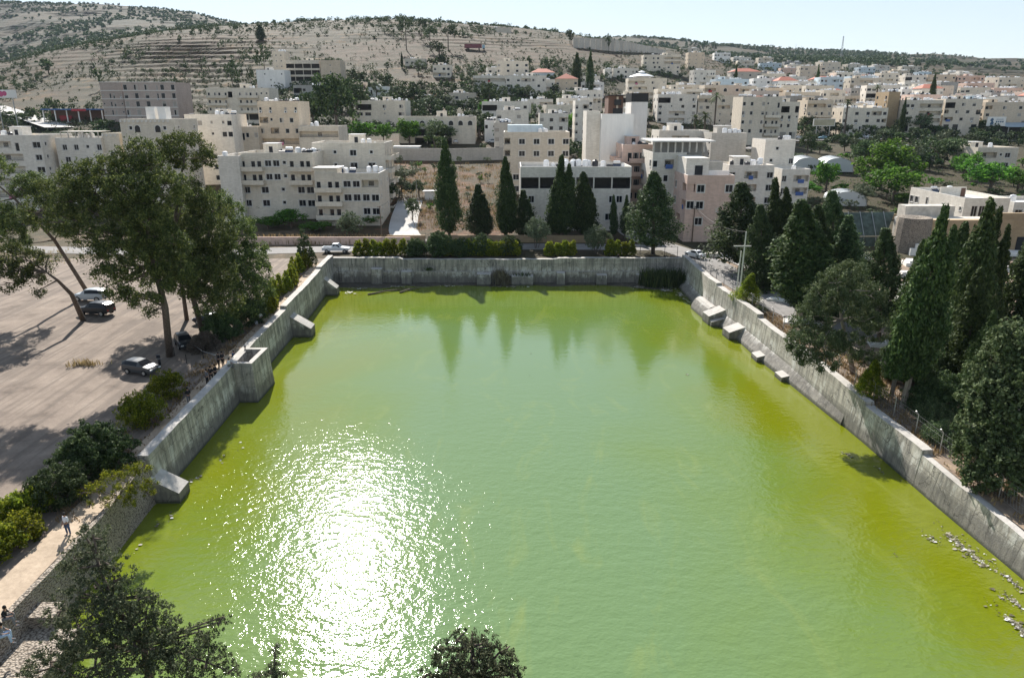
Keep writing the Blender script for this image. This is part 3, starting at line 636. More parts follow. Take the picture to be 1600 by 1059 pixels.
def arch_mesh(w, h):
    b = MB(); n = 8; o = [(-w/2, 0)] + [(-w/2*math.cos(PI*k/n), h-w/2 + w/2*math.sin(PI*k/n)) for k in range(n+1)] + [(w/2, 0)]
    V = [(x, -.03, z) for x, z in o]; b.add(V, [tuple(range(len(V)))], 0)
    O = [(x * (1+.28/w), z + (.12 if z > h-w/2-.01 else 0)) for x, z in o]
    V = [(x, -.10, z) for x, z in o] + [(x, -.10, z) for x, z in O] + [(x, 0, z) for x, z in o] + [(x, .02, z) for x, z in O]; m = len(o)
    b.add(V, [(i, i+1, m+i+1, m+i) for i in range(m-1)] + [(i, 2*m+i, 2*m+i+1, i+1) for i in range(m-1)] + [(m+i, m+i+1, 3*m+i+1, 3*m+i) for i in range(m-1)], 1)
    return b.mesh('arched_window', [M['glass'], M['trim']])
def tank_mesh(kind):
    b = MB()
    if kind == 'wtank': b.lathe([(.1, .5), (.62, .5), (.62, 1.6), (.5, 1.8), (.15, 1.85), (.14, 1.92)], 12, m=0)
    elif kind == 'btank': b.lathe([(.1, .3), (.6, .3), (.62, .9), (.58, 1.4), (.2, 1.6), (.2, 1.7)], 12, m=0)
    elif kind == 'btank2':
        b.tube([(-.8, 0, .7), (.8, 0, .7)], .5, 12, 0)
    elif kind == 'solar':
        V = [(-.9, -.9, .25), (.9, -.9, .25), (.9, .7, 1.15), (-.9, .7, 1.15)]; b.add(V, [(0, 1, 2, 3)], 0); b.add([(x, y, z-.07) for x, y, z in V], [(3, 2, 1, 0)], 1)
        b.tube([(-.75, .9, 1.5), (.75, .9, 1.5)], .28, 10, 2)
        for x in (-.8, .8): b.box((x-.03, .75, 0), (x+.03, .8, 1.4), 1)
        return b.mesh('solar_heater', [M['panel'], M['metal'], M['tankw']])
    elif kind == 'ac':
        b.box((-.4, -.2, 0), (.4, .15, .6), 0); b.tube([(0.05, -.2, .3), (.05, -.23, .3)], .22, 10, 1); return b.mesh('air_conditioner', [M['tankw'], M['darkmetal']])
    elif kind == 'dish':
        n = 12; V = [(0, -.08, .9)] + [(.4*math.cos(2*PI*k/n), -.22, .9+.4*math.sin(2*PI*k/n)) for k in range(n)]; b.add(V, [(0, 1+k, 1+(k+1) % n) for k in range(n)], 0); b.box((-.03, -.06, 0), (.03, 0, .9), 1)
        return b.mesh('satellite_dish', [M['tankw'], M['metal']])
    for x in (-.4, .34):
        for y in (-.4, .34): b.box((x, y, 0), (x+.06, y+.06, .52), 1)
    return b.mesh('water_tank', [M['tankw'] if kind == 'wtank' else M['tankb'], M['metal']])
def facade(b, O, ux, W_, H_, z0, openings, nin, m=0, mi=None):
    """wall plane from O along ux (unit), height z0..H_, openings (u0,u1,v0,v1,depth), nin = inward normal"""
    us = sorted({0.0, W_} | {o[0] for o in openings} | {o[1] for o in openings}); vs = sorted({z0, H_} | {o[2] for o in openings} | {o[3] for o in openings})
    us = [u for u in us if 0 <= u <= W_]; vs = [v for v in vs if z0 <= v <= H_]
    idx = {}; V = []; F = []
    def pt(u, v, d=0.0):
        k = (round(u, 4), round(v, 4), d)
        if k not in idx: idx[k] = len(V); V.append((O[0]+ux[0]*u+nin[0]*d, O[1]+ux[1]*u+nin[1]*d, v))
        return idx[k]
    for u0, u1 in zip(us, us[1:]):
        for v0, v1 in zip(vs, vs[1:]):
            cu, cv = (u0+u1)/2, (v0+v1)/2
            if any(o[0] < cu < o[1] and o[2] < cv < o[3] for o in openings): continue
            F.append((pt(u0, v0), pt(u1, v0), pt(u1, v1), pt(u0, v1)))
    for (a, c, e, g, d) in openings:
        F += [(pt(a, e), pt(a, g), pt(a, g, d), pt(a, e, d)), (pt(c, g), pt(c, e), pt(c, e, d), pt(c, g, d)), (pt(a, g), pt(c, g), pt(c, g, d), pt(a, g, d)), (pt(c, e), pt(a, e), pt(a, e, d), pt(c, e, d))]
        F.append((pt(a, e, d), pt(c, e, d), pt(c, g, d), pt(a, g, d)))
    k0 = len(b.f); b.add(V, F, m)
    cell = len(F) - 5 * len(openings)
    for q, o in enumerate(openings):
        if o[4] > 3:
            for r_ in range(5): b.m[k0 + cell + q*5 + r_] = 3  # deep open bays take the interior colour with shade painted in
KIND = {'w': (1.65, 1.45, .9), 's': (.75, .85, 1.4), 'W': (2.6, 1.5, .85), 'd': (1.0, 2.15, .05), 'v': (.8, 2.2, .5), 'b': (1.0, 2.15, .05), 'k': (1.7, 2.35, .55), 'q': (1.35, 1.3, .95), 'a': (1.7, 1.7, .8), 'D': (1.2, 2.3, .05), 'g': (2.6, 2.5, .02)}
def building(name, label, cat, pxL, pxR, Y, pyTop, D=12, yaw=0, mat='cream', front=(), left=(), right=(), fh=3.1, near=False, tanks=0, group=None, zt=None, zb=None, par=.9, roof='roof', stair=True, base=None, XY=None, seed=1, extra=None):
    rr = random.Random(seed * 977 + int(pxL * 3) + int(Y))
    ya = math.radians(yaw); ex = Vector((math.cos(ya), math.sin(ya), 0)); ey = Vector((-math.sin(ya), math.cos(ya), 0))
    if XY is None:
        P0 = at(pxL, pyTop, Y); zt = P0.z if zt is None else zt
        W_ = 3.0
        for _ in range(40):
            q = proj(P0.x + ex.x*W_, P0.y + ex.y*W_, zt)[0]; W_ += (pxR - q) / ppm(Y, zt) * .9
        X0, Y0 = P0.x, P0.y
    else: X0, Y0, W_ = XY
    cs = [(X0, Y0), (X0+ex.x*W_, Y0+ex.y*W_), (X0+ey.x*D, Y0+ey.y*D), (X0+ex.x*W_+ey.x*D, Y0+ex.y*W_+ey.y*D)]
    gz = [tz(*c) for c in cs]; gb = min(gz[0], gz[1]) if zb is None else zb
    h = zt - gb                                        # height over the front ground
    root = empty(name, (X0, Y0, gb), ya, label, cat, group)
    mw = M[mat] if isinstance(mat, str) else mat
    top = h; zlow = -(gb - min(gz)) - 1.0
    faces = {'f': ((0, 0), (1, 0), W_, (0, 1), 0.0), 'r': ((W_, 0), (0, 1), D, (-1, 0), PI/2), 'l': ((0, D), (0, -1), D, (1, 0), -PI/2), 'k': ((W_, D), (-1, 0), W_, (0, -1), PI)}
    pats = {'f': front, 'r': right, 'l': left, 'k': ()}
    b = MB(); deco = []
    for key, (O, u, wd, nin, rz) in faces.items():
        ops = []; pt_ = pats[key]
        if pt_:
            nf = int((top - par * .2) // fh) + 1
            for k in range(nf):
                pat = pt_[min(k, len(pt_)-1)] if not isinstance(pt_, str) else pt_
                v0 = top - par*.15 - fh * (k + 1) + .1
                if v0 < -.6 or not pat: continue
                cw = wd / len(pat); i = 0
                while i < len(pat):
                    ch = pat[i]; uc = cw * (i + .5)
                    if ch in '. ': i += 1; continue
                    if ch in 'LRO':                 # recessed loggia / open ribbon over a run of cells
                        j = i
                        while j < len(pat) and pat[j] == ch: j += 1
                        a, c = cw * i + .2, cw * j - .2; e, g_ = v0 + (.9 if ch != 'O' else .1), v0 + 2.5
                        a, c = max(.15, a), min(wd-.15, c)
                        if e > zlow + .1 and c - a > .4:
                            ops.append((a, c, max(e, zlow+.1), g_, 1.5 if ch != 'O' else 5.5)); deco.append((ch, key, a, c, e, g_, rz, O, u, nin))
                        i = j; continue
                    if ch in 'b':
                        j = i
                        while j < len(pat) and pat[j] == ch: j += 1
                        deco.append(('B', key, cw*i + .1, cw*j - .1, v0 - .05, v0, rz, O, u, nin))
                        for q in range(i, j):
                            a = cw*(q+.5) - .5 + (.3 if (q-i) % 2 else -.2); ops.append((a, a+1.0, v0+.05, v0+2.15, .22)); deco.append(('d', key, a, a+1.0, v0+.05, v0+2.15, rz, O, u, nin))
                        i = j; continue
                    kw, kh, kz = KIND[ch]; kw = min(kw, cw * .8)
                    a, c, e, g_ = uc - kw/2, uc + kw/2, v0 + kz, v0 + kz + kh
                    if a > .1 and c < wd - .1 and e > zlow + .05 and g_ < top + par*.5:
                        if ch == 'a': deco.append(('a', key, a, c, e, g_, rz, O, u, nin))
                        elif ch == 'q': ops.append((a, c, e, g_, .9))
                        else: ops.append((a, c, e, g_, .2)); deco.append((ch, key, a, c, e, g_, rz, O, u, nin))
                    i += 1
        facade(b, O, u, wd, top + par, zlow, ops, nin)
    # roof, parapet inner faces and coping
    p = .22
    b.quad((p, p, top), (W_-p, p, top), (W_-p, D-p, top), (p, D-p, top), 1)
    for (x0, y0, x1, y1) in [(p, p, W_-p, p), (W_-p, p, W_-p, D-p), (W_-p, D-p, p, D-p), (p, D-p, p, p)]:
        b.quad((x0, y0, top), (x1, y1, top), (x1, y1, top+par), (x0, y0, top+par), 0)
    for (a, c, d, e) in [((0, 0), (W_, 0), (W_-p, p), (p, p)), ((W_, 0), (W_, D), (W_-p, D-p), (W_-p, p)), ((W_, D), (0, D), (p, D-p), (W_-p, D-p)), ((0, D), (0, 0), (p, p), (p, D-p))]:
        b.quad((*a, top+par), (*c, top+par), (*d, top+par), (*e, top+par), 2)
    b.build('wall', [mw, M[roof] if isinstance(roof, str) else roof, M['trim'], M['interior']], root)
    nwin = 0
    for (ch, key, a, c, e, g_, rz, O, u, nin) in deco:
        wq, hq = round(c - a, 1), round(g_ - e, 1); uc = (a + c) / 2
        def plc(nm, me, depth, z=e, par_=None):
            return link(nm, me, par_ or root, (O[0]+u[0]*uc+nin[0]*depth, O[1]+u[1]*uc+nin[1]*depth, z), (0, 0, rz))
        if ch == 'B':
            bw, bd = c - a, 1.5; bb = MB()
            bb.box((-bw/2, -bd, -.12), (bw/2, 0, .08)); bb.box((-bw/2, -bd, .08), (bw/2, -bd+.12, .95)); bb.box((-bw/2, -bd+.12, .08), (-bw/2+.12, 0, .95)); bb.box((bw/2-.12, -bd+.12, .08), (bw/2, 0, .95))
            plc('balcony', cached(('B', round(bw, 1), mat), lambda: bb.mesh('balcony', mw)), -.003)
            continue
        if ch in 'LRO':
            if ch == 'O':
                nb = max(1, int((c-a) / 4))
                bb = MB()
                for q in range(1, nb): x = -(c-a)/2 + (c-a)*q/nb; bb.box((x-.15, .1, 0), (x+.15, .4, g_-e))
                if bb.n: plc('pillar', bb.mesh('pillar', mw), 0)
            else:
                bb = MB(); ww = c - a
                bb.box((-ww/2+.02, -.06, -.05), (ww/2-.02, -.01, .02)); bb.box((-ww/2+.02, -.06, .55), (ww/2-.02, -.01, .6))
                for q in range(int(ww/.3)): x = -ww/2 + .15 + q*.3; bb.box((x, -.05, .02), (x+.03, -.02, .55))
                if ch == 'R': plc('railing', cached(('R', round(ww, 1)), lambda: bb.mesh('railing', M['rail'])), 0)
                if rr.random() < .3:
                    lm = rr.choice(M['laundry']); lw = round(rr.uniform(.8, 2.0), 1); plc('laundry', cached(('lau', lw, lm.name), lambda: MB().box((-lw/2, -.14, -.35), (lw/2, -.10, .58)).mesh('laundry', lm)), 0)
                if nwin < 90:
                    me = cached(('far', 1.4, round(hq-.3, 1)), lambda: win_mesh(1.4, round(hq-.3, 1), 'far')); plc('window', me, 1.52, e + .05); nwin += 1
            continue
        if nwin >= 96: continue
        nwin += 1
        if ch == 'a': plc('arched_window', cached(('a', wq, hq), lambda: arch_mesh(wq, hq)), -.02); continue
        if near:
            f = plc('window', cached(('fr', wq, hq), lambda: win_mesh(wq, hq, 'frame')), .15)
            link('pane', cached(('pa', wq, hq), lambda: win_mesh(wq, hq, 'pane')), f)
            if ch in 'wWskv': link('surround', cached(('su', wq, hq), lambda: surround_mesh(wq, hq)), f, (0, -.16, 0))
        else:
            va = rr.choice([0, 0, 0, 0, 1, 2, 3]); plc('window', cached(('far', wq, hq, va), lambda: win_mesh(wq, hq, 'far', va)), .12)
            if rr.random() < .12: plc('air_conditioner', cached('ac', lambda: tank_mesh('ac')), -.2, e - .75)
    # roof things that are fixed to the house
    if stair and W_ > 7 and D > 7:
        sx_ = rr.uniform(.2, .7) * (W_ - 4); sy = D * .55; sw, sd, sh = rr.uniform(3, 4.2), min(4, D*.38), rr.uniform(2.2, 2.7)
        bb = MB(); bb.box((0, 0, 0), (sw, sd, sh)); bb.box((-.15, -.15, sh), (sw+.15, sd+.15, sh+.15), 1); bb.box((sw*.4, -.03, 0), (sw*.4+.9, .05, 2.0), 2)
        bb.build('stair_head', [mw, M['roof'], M['dark']], root, loc=(sx_, sy, top + .002))
    for q in range(tanks):
        kd = rr.choice(['wtank', 'wtank', 'wtank', 'btank', 'solar', 'btank2', 'dish', 'wtank']); me = cached(kd, lambda: tank_mesh(kd))
        if q % 4 == 0: cx_, cy_ = rr.uniform(1.2, max(1.3, W_-3)), rr.uniform(1.2, max(1.3, D*.8))
        o = link({'wtank': 'water_tank', 'btank': 'water_tank', 'btank2': 'water_tank', 'solar': 'solar_heater', 'dish': 'satellite_dish'}[kd], me, root, (min(W_-1, cx_ + (q % 4) * 1.5), min(D-1, cy_ + rr.uniform(-.3, .3)), top + .002), (0, 0, -ya + rr.uniform(-.2, .2)), (rr.uniform(.85, 1.15),)*3)
    FOOT.append((X0 + (ex.x*W_+ey.x*D)/2, Y0 + (ex.y*W_+ey.y*D)/2, W_ / 2, D / 2))
    if extra: extra(root, W_, D, top, mw)
    return root
def xb(root, name, lo, hi, mat, loc=(0, 0, 0)):
    b = MB(); b.box(lo, hi); return b.build(name, mat, root, loc=loc)
def B(label, pxL, pxR, Y, top, name='apartment_building', cat='building', **k): return building(name, label, cat, pxL, pxR, Y, top, **k)
# --- left of the far lawn
def ex_b1(r, W_, D, top, mw):
    xb(r, 'roof_room', (.1, .3, top), (5.2, 5, top + 1.9), mw); xb(r, 'roof_slab', (-.3, 0, top+1.9), (5.6, 5.3, top + 2.1), M['roof'])
B('cream three storey house with stacked balconies on its left end, beside the concrete driveway', 491, 592, 165, 277, D=13, mat='cream', near=True, front=('bbbwwLL', 'bbbwwwW', 'bbb..wW'), right=('s.s',), tanks=11, extra=ex_b1, stair=False)
B('long pale house with stacked balconies at both ends, second building left of the driveway', 373, 488, 172, 245, D=12, mat='cream', near=True, front=('bbbwwsbbb', 'bbbwwsbbb', 'w.w.s.wW'), tanks=14, stair=True)
B('blank pale end block beside the pine crown, left of the balconied house', 340, 373, 170, 250, D=12, mat='white', front=('....',), tanks=1, stair=False)
B('tall cream block with broad dark windows and corner balconies, behind the three storey balcony house', 487, 601, 182, 229, D=13, mat='cream', near=True, front=('W.s.w.s.', 'W.s.W.W.'), right=('bb.bb',), tanks=3)
B('white block with a roof hut and long balconies at the left edge of the photo', -30, 63, 188, 217, D=14, mat='white', near=True, front=('.LLd.W', 'RRRR.w', 'RRRR.W'), right=('s.ss', 's.s.'), tanks=2)
def perg(r, W_, D, top, mw):
    b = MB(); b.box((1, 1, top + 2.3), (W_ - 1, D * .6, top + 2.45))
    for q in range(6): b.box((1 + q * (W_ - 2.2) / 5, 1, top), (1.2 + q * (W_ - 2.2) / 5, 1.2, top + 2.3))
    b.build('roof_pergola', M['stone'], r)
B('low pale house with a roof pergola, between the white block and the arched window house', 86, 158, 192, 221, D=12, mat='white', near=True, front=('.w.w.s.W', '.w..s.W'), tanks=3, extra=perg, stair=False)
def cren(r, W_, D, top, mw):
    for q in range(int(W_ / 1.1)): xb(r, 'corbel', (q*1.1 + .1, -.25, top + .1), (q*1.1 + .55, -.003, top + .55), M['trim'])
B('narrow cream house with one arched window and a corbelled cornice', 159, 186, 193, 214, D=12, mat='cream', near=True, front=('....', '.a.', '.s.'), stair=False, extra=cren)
def cren2(r, W_, D, top, mw):
    cren(r, W_, D, top, mw); xb(r, 'water_tower', (W_*.44, 2, top), (W_*.6, 5, top+3.9), M['plaster']); xb(r, 'water_tower', (W_*.66, 2, top), (W_*.8, 5, top+3.9), M['plaster'])
B('cream castle like house with arched windows, corbels and two white tank towers on its roof', 187, 272, 190, 192, D=14, mat='cream', near=True, front=('.sa..as.', '........', '.w..w..w'), right=('s.s',), stair=False, extra=cren2)
B('pale terrace house with small square windows right of the castle like house', 288, 362, 215, 184, D=12, mat='white', front=('LLw.s.sw', 'wWs.s.WW', '........', '.w..w...'), tanks=5)
B('low grey and cream house with a wide veranda, between two taller terrace houses', 362, 403, 222, 203, D=11, mat='beige', front=('LLdw.W', '......', 's.s.w.'), tanks=2, stair=False)
B('tan five storey house with a grey top floor and railed balconies, left centre', 402, 465, 225, 163, D=13, mat='tan', front=('s.s..s.s', 'RRs.w.w.', 'w.RR.w.w', 'RRRRRRRR', 'w.w.w...'), tanks=8, stair=False)
B('long low cream house with one continuous balcony, left of the dark pine clump', 466, 529, 222, 202, D=12, mat='cream', front=('RRRRRRRR', '........', '.w.w.w..'), tanks=2, stair=False)
B('apartment block with three rows of balconies round a dark stair shaft, below the terraced hill', 322, 420, 325, 141, D=13, mat='cream', front=('bbbbO.bbbbss', 'bbbb..bbbbss', 'bbbb..bbbbss', '.....OOOO..'), tanks=3)
# hotel shell
def ex_h(r, W_, D, top, mw):
    for k in range(6): xb(r, 'string_course', (-.12, -.14, top - 3.55 * k + .2), (W_+.1, -.003, top - 3.55 * k + .5), M['trim'])
B('big unfinished hotel block of brown stone with rows of tall empty windows', 190, 273, 335, 130, name='hotel_building', D=16, mat='hotel', fh=3.55, front=('k.k.k.vk.k', 'k.k.k.vk.k', 'k.k.k..k.k', 'k.k....k.k', '..........', '..W...W.'), stair=False, par=.4, extra=ex_h)
B('narrow windowed end wing of the unfinished brown hotel block', 155, 189, 337, 130, name='hotel_building', D=14, mat='hotel', fh=3.55, front=('.......', 's.vv.s', 's.vv.s', 's.vv.s', 'aaaa'), stair=False, par=.4, extra=ex_h)
# school and neighbours on the lower hill
B('cream school block with open galleries, highest large building left of centre', 446, 499, 440, 97, name='school_building', D=12, mat='cream', front=('OOOOOO', 'OOOOOO', 'OOOOOO', '......'), fh=3.5, stair=True)
B('tan stair wing with narrow slit windows at the right end of the school block', 500, 531, 438, 97, name='school_building', D=14, mat='tan', front=('.s.', '.s.'), fh=3.5, right=('v.v.v',), stair=False)
B('plain white house left of the school block', 400, 444, 425, 112, D=12, mat='plaster', front=('.s..s', '..s..'), name='house', cat='house')
B('grey unfinished house with open bays below the school block', 458, 512, 390, 136, D=11, mat='grey', front=('OOw.s.OO', 's.w.d.w.', '.w....w.'), tanks=3, name='house', cat='house')
B('small white house with a white roof box among hillside olive trees', 575, 605, 400, 138, D=9, mat='plaster', front=('dww',), tanks=2, name='house', cat='house')
B('long low cream building with a row of arched windows over an open ground floor', 622, 742, 280, 186, D=13, mat='cream', near=False, front=('aaaaaaaa', '..OOOOO...'), tanks=5)
for lb, a, c, Y, tp, mt, fr in [
  ('tiny pale house on the slope under the tall hilltop pine', 632, 664, 505, 94, 'cream', ('wwww',)),
  ('small cream villa on the slope, right of the tiny pale house', 676, 704, 470, 104, 'cream', ('w.ww', 'RRRw')),
  ('flat stone villa with a dark veranda in the middle of the olive slope', 701, 743, 385, 148, 'beige', ('.w.s.', '.RRR.')),
  ('low stone shed row left of the flat stone villa', 640, 698, 388, 153, 'ochre', ('.....',)),
  ('ruined tan stone hut on the road above the grey scree slope', 611, 644, 640, 56, 'tan', ('.s.s.',)),
  ('grey ruined hut beside the tan one above the scree slope', 645, 664, 643, 56, 'greystone', ('...',)),
  ('little ruined hut on the slope above the school block', 425, 444, 455, 83, 'beige', ('.s.s.',)),
  ('low pale house in bushes, just above the ridge road', 770, 799, 740, 45, 'beige', ('....',)),
  ('long white apartment house with a railed upper gallery, centre of the lower slope', 739, 789, 425, 121, 'white', ('RRRRRR', 'w.w.w.')),
  ('long white apartment house joined to the right of the gallery one', 790, 854, 425, 121, 'white', ('w.wRRw.w', 'w.w.w.w.')),
  ('small cream house behind the long white apartment houses', 776, 826, 445, 98, 'cream', ('w.w.w.w',)),
  ('square tan house with a red pyramid roof', 868, 903, 432, 126, 'tan', ('w.s.w', 'w.s.w', 'w.s.w')),
  ('pale narrow house with balconies left of the red roofed house', 831, 867, 430, 127, 'white', ('w.bb', 'w.bb')),
  ('bright white house with two open balconies right of the red roofed house', 908, 944, 440, 131, 'plaster', ('w.LLs', 'w.LLs', 'w.LLs')),
  ('pale slim house with stacked windows left of the restaurant roof', 945, 957, 510, 110, 'white', ('w.w', 'w.w')),
  ('white four square house behind the slim pale one', 958, 998, 515, 109, 'white', ('.w.w.ww', '.w.w.ww', '.w.w.ww')),
  ('large pale apartment block with dark ribbon windows below the concrete barrier', 1006, 1064, 565, 88, 'cream', ('w.ww.RRRR', 'w.ww.RRRR', 'w.ww.w.w')),
  ('tall tan block beside the ribbon window apartment block', 1076, 1101, 620, 84, 'tan', ('s.s.s', 's.s.s', 's.s.s')),
  ('cream house with a round restaurant roof above it', 982, 1042, 430, 125, 'cream', ('LLL.w.s', 'wLLL.w.s', 'RRRR.w')),
  ('four storey cream apartment house with railed balconies right of the brown penthouse', 1028, 1099, 372, 142, 'cream', ('RRRw.RRR', 'wwRRR.ww', 'WWW.RRRR', 's.w.w.s')),
  ('four storey beige apartment house with arched loggia right of the railed cream one', 1101, 1157, 385, 136, 'beige', ('LL.a.w', 'WW..w.', 'LLL.w.')),
  ('white single storey house left of the slim apartment with oriel windows', 821, 864, 368, 158, 'white', ('.w.RRR', '......')),
  ('low white house with water tanks, right of the tin roofs', 843, 888, 285, 181, 'white', ('w.w.RR', 'w.w.w.')),
  ('low white house with solar heaters, left of the low tank house', 775, 826, 280, 176, 'white', ('w..w.', 'w.w..')),
  ('grey white annex at the back of the beige four storey block', 772, 800, 250, 196, 'greystone', ('w.d',)),
  ('small grey house wall behind the field, left of the beige four storey block', 757, 775, 285, 192, 'plaster', ('w.s', '...', 's..')),
 ]:
    def pyr(r, W_, D, top, mw):
        b = MB(); b.add([(-.4, -.4, top+.92), (W_+.4, -.4, top+.92), (W_+.4, D+.4, top+.92), (-.4, D+.4, top+.92), (W_/2, D/2, top+4)], [(0, 1, 4), (1, 2, 4), (2, 3, 4), (3, 0, 4)]); b.build('roof', M['redroof'], r)
    def rnd(r, W_, D, top, mw):
        b = MB(); b.lathe([(7.2, 1.9), (6.9, 2.1), (2.4, 3.6), (1.6, 3.7), (1.6, 4.3), (2.2, 4.4), (.1, 5.2)], 20, (W_*.38, D*.5, top)); b.build('round_roof', M['tankw'], r)
        b = MB(); b.lathe([(5.2, 0), (5.2, 1.9)], 16, (W_*.38, D*.5, top)); b.build('round_hall', M['plaster'], r)
    e = pyr if 'pyramid' in lb else rnd if 'round restaurant' in lb else None
    B(lb, a, c, Y, tp, name='house', cat='house', D=11, mat=mt, front=fr, left=('w..w',) if a > 950 else (), tanks=0 if e else 6, stair=not e, extra=e)
B('slim white apartment block with square balcony openings left of the tall blank tower', 899, 921, 290, 161, D=12, mat='white', front=('w.LL', 'w.LL', 'w.LL', 'w.ww'), left=('w.w',), tanks=1)
B('beige four storey block with a grid of windows, behind the white ribbon building', 787, 890, 196, 212, D=13, mat='beige', near=True, front=('L.w.w.w.w', 'L.w.w.w.w', 'L.w.w.w.w', '.w.w.w.w'), left=('w..w',), tanks=6, stair=False,
  extra=lambda r, W_, D, top, mw: xb(r, 'roof_house', (1, 4, top), (W_*.6, 11, top+2.6), M['blue']))
B('wide white building with one long dark ribbon opening under its roof, behind the cypresses', 813, 987, 160, 267, D=14, mat='white', near=True, front=('OOOOOOOOOOOOOO', '.w....ww....ww.', '........w.w..', 'g.W...g'), fh=3.9, tanks=20, stair=False)
def ex_t(r, W_, D, top, mw):
    xb(r, 'penthouse', (2.2, 5, top), (W_-2.0, D-.5, top + 5.2), M['brown']); xb(r, 'penthouse_front', (4.2, 4.6, top + .02), (W_-3.3, 4.997, top + 5.0), M['tan'])
    b = MB(); b.box((W_*.45, 4.4, top+2.9), (W_*.45+1.8, 4.58, top+4.3)); b.box((W_*.42, 4.4, top+.1), (W_*.42+2.4, 4.58, top+2.2)); b.build('window', M['glass'], r)
    xb(r, 'roof_slab', (2.0, 4.2, top+5.2), (W_-1.6, D, top+5.45), M['darkmetal'])
    xb(r, 'balcony', (-3.4, 3, -2), (-.003, D-.5, top + 1.6), M['white'])
B('tall blank white stone tower with a brown penthouse on top', 940, 990, 185, 184, name='tower_building', D=13, mat='plaster', near=True, front=('....',), left=('W.vv', 'W.W.', 'W.W.', 'W.W.'), stair=False, extra=ex_t)
B('blank white rear block of the brown penthouse tower, with a black band at its top', 987, 1013, 199, 152, name='tower_building', D=10, mat='plaster', front=('....',), stair=False, roof='darkmetal',
  extra=lambda r, W_, D, top, mw: xb(r, 'top_band', (-.04, -.05, top - 1.2), (W_+.05, D, top + 1.0), M['darkmetal']))
B('pinkish apartment house with curved balconies, between the ribbon building and the unfinished top floor', 973, 1020, 174, 232, D=14, mat='pink', near=True, front=('..bbbbbbw', 'w.bbbbb.', 'w.bbbbb.', 'w.bbbb.'), left=('bb.b',), tanks=3)
def ex_15(r, W_, D, top, mw):
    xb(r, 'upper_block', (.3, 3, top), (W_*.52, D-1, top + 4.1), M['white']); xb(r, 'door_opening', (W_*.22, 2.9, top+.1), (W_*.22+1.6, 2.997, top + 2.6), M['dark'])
    xb(r, 'side_wall', (W_*.52 + .01, 3, top), (W_-.3, 3.25, top+1.6), M['plaster']); xb(r, 'stair_hut', (W_*.6, 6, top), (W_*.9, 9, top+3.2), M['greystone'])
    # star emblem carved on the pink wall
    b = MB(); c = (W_*.70, -.06, top - 6.2); R_ = .62
    for q in range(6):
        a0 = 2*PI*q/6 + PI/2; a1 = 2*PI*(q+2)/6 + PI/2
        p0 = (c[0] + R_*math.cos(a0), c[1], c[2] + R_*math.sin(a0)); p1 = (c[0] + R_*math.cos(a1), c[1], c[2] + R_*math.sin(a1)); b.tube([p0, p1], .05, 5)
    b.build('star_emblem', M['trim'], r)
B('pinkish corner building with dark window openings and a white star emblem, by the street bend', 1074, 1148, 148, 281, D=16, mat='pink', near=True, fh=3.35, front=('LW..W', 'wW...', '.W..W', '.W..W'), left=('ww.L', 'ww.L', '..L.', 'g.g.'), stair=False, extra=ex_15)
def ex_15b(r, W_, D, top, mw):
    xb(r, 'top_slab', (-.3, -.3, top+3.1), (W_ + 6, D, top+3.4), M['roof'])
    for q in range(8):
        xb(r, 'column', (q*(W_+5)/8, 0.1, top + .9), (q*(W_+5)/8+.35, .45, top+3.1), M['stone'])
    xb(r, 'inner_wall', (.5, 3, top), (W_+4, 3.3, top+3.1), M['grey'])
B('white building with an unfinished column floor on top, left of the pinkish corner building', 1020, 1073, 160, 245, D=14, mat='white', near=True, front=('w.LL.w', 'w.w.w.', 'L.w.w.', '.LL.w.', 'gg..'), left=('L.w', 'L.w'), stair=False, extra=ex_15b)
B('tall beige tower block with a blank sunlit left wall and small dark windows', 1161, 1197, 293, 155, D=13, mat='beige', front=('w.w..w', 'w.w..w', 'w.w..w', 'w.w..w', '......'), fh=3.4, tanks=6, stair=False)
B('narrow beige block with small balconies joined to the right of the beige tower block', 1197, 1222, 294, 155, D=12, mat='cream', front=('s.d', 'bbb', 'bbb', 'bbb'), fh=3.4, tanks=3, stair=False)
B('beige four storey block over two shop doors, by the upper road', 1221, 1250, 300, 163, D=12, mat='cream', front=('OO.O', 'w.w.s', 'w.w..', 'gg'), left=('w.w',), fh=3.3, tanks=3)
B('blank grey stone building with tanks on its roof, in front of the beige tower block', 1112, 1167, 208, 213, D=12, mat='greystone', front=('.....',), left=('w.w',), tanks=8)
B('low grey white house with clotheslines behind the unfinished column floor', 1030, 1108, 218, 209, D=12, mat='white', front=('..LLL.sw', 'w.w.w.'), left=('w.w',), tanks=6)
B('low white house with a middle balcony and a row of white tanks', 1139, 1210, 180, 264, D=12, mat='white', near=True, front=('w.RR.w', 'w.RR.w'), left=('w.',), tanks=10, stair=True)
B('plain white cube house with a sunlit left wall beside the plastic greenhouses', 1196, 1243, 196, 224, D=11, mat='white', near=True, front=('..s...', '.s...w', '......'), left=('...',), tanks=3, stair=False)
B('low white annex with a shaded porch in front of the white cube house', 1222, 1266, 184, 270, D=9, mat='white', near=True, front=('w.LLL',), tanks=1, stair=False)
B('cream villa with a dark loggia and one big window, right edge above the fortress', 1528, 1592, 235, 235, D=13, mat='cream', near=True, name='villa', cat='house', front=('RRRsW.', '..w.w.'), left=('....',), tanks=1)
def ex_20(r, W_, D, top, mw):
    xb(r, 'parapet_wall', (.2, D*.45, top), (W_*.62, D*.45+.3, top+2.2), M['white']); xb(r, 'door', (W_*.5, D*.45-.06, top+.02), (W_*.5+1, D*.45-.003, top+2), M['brown'])
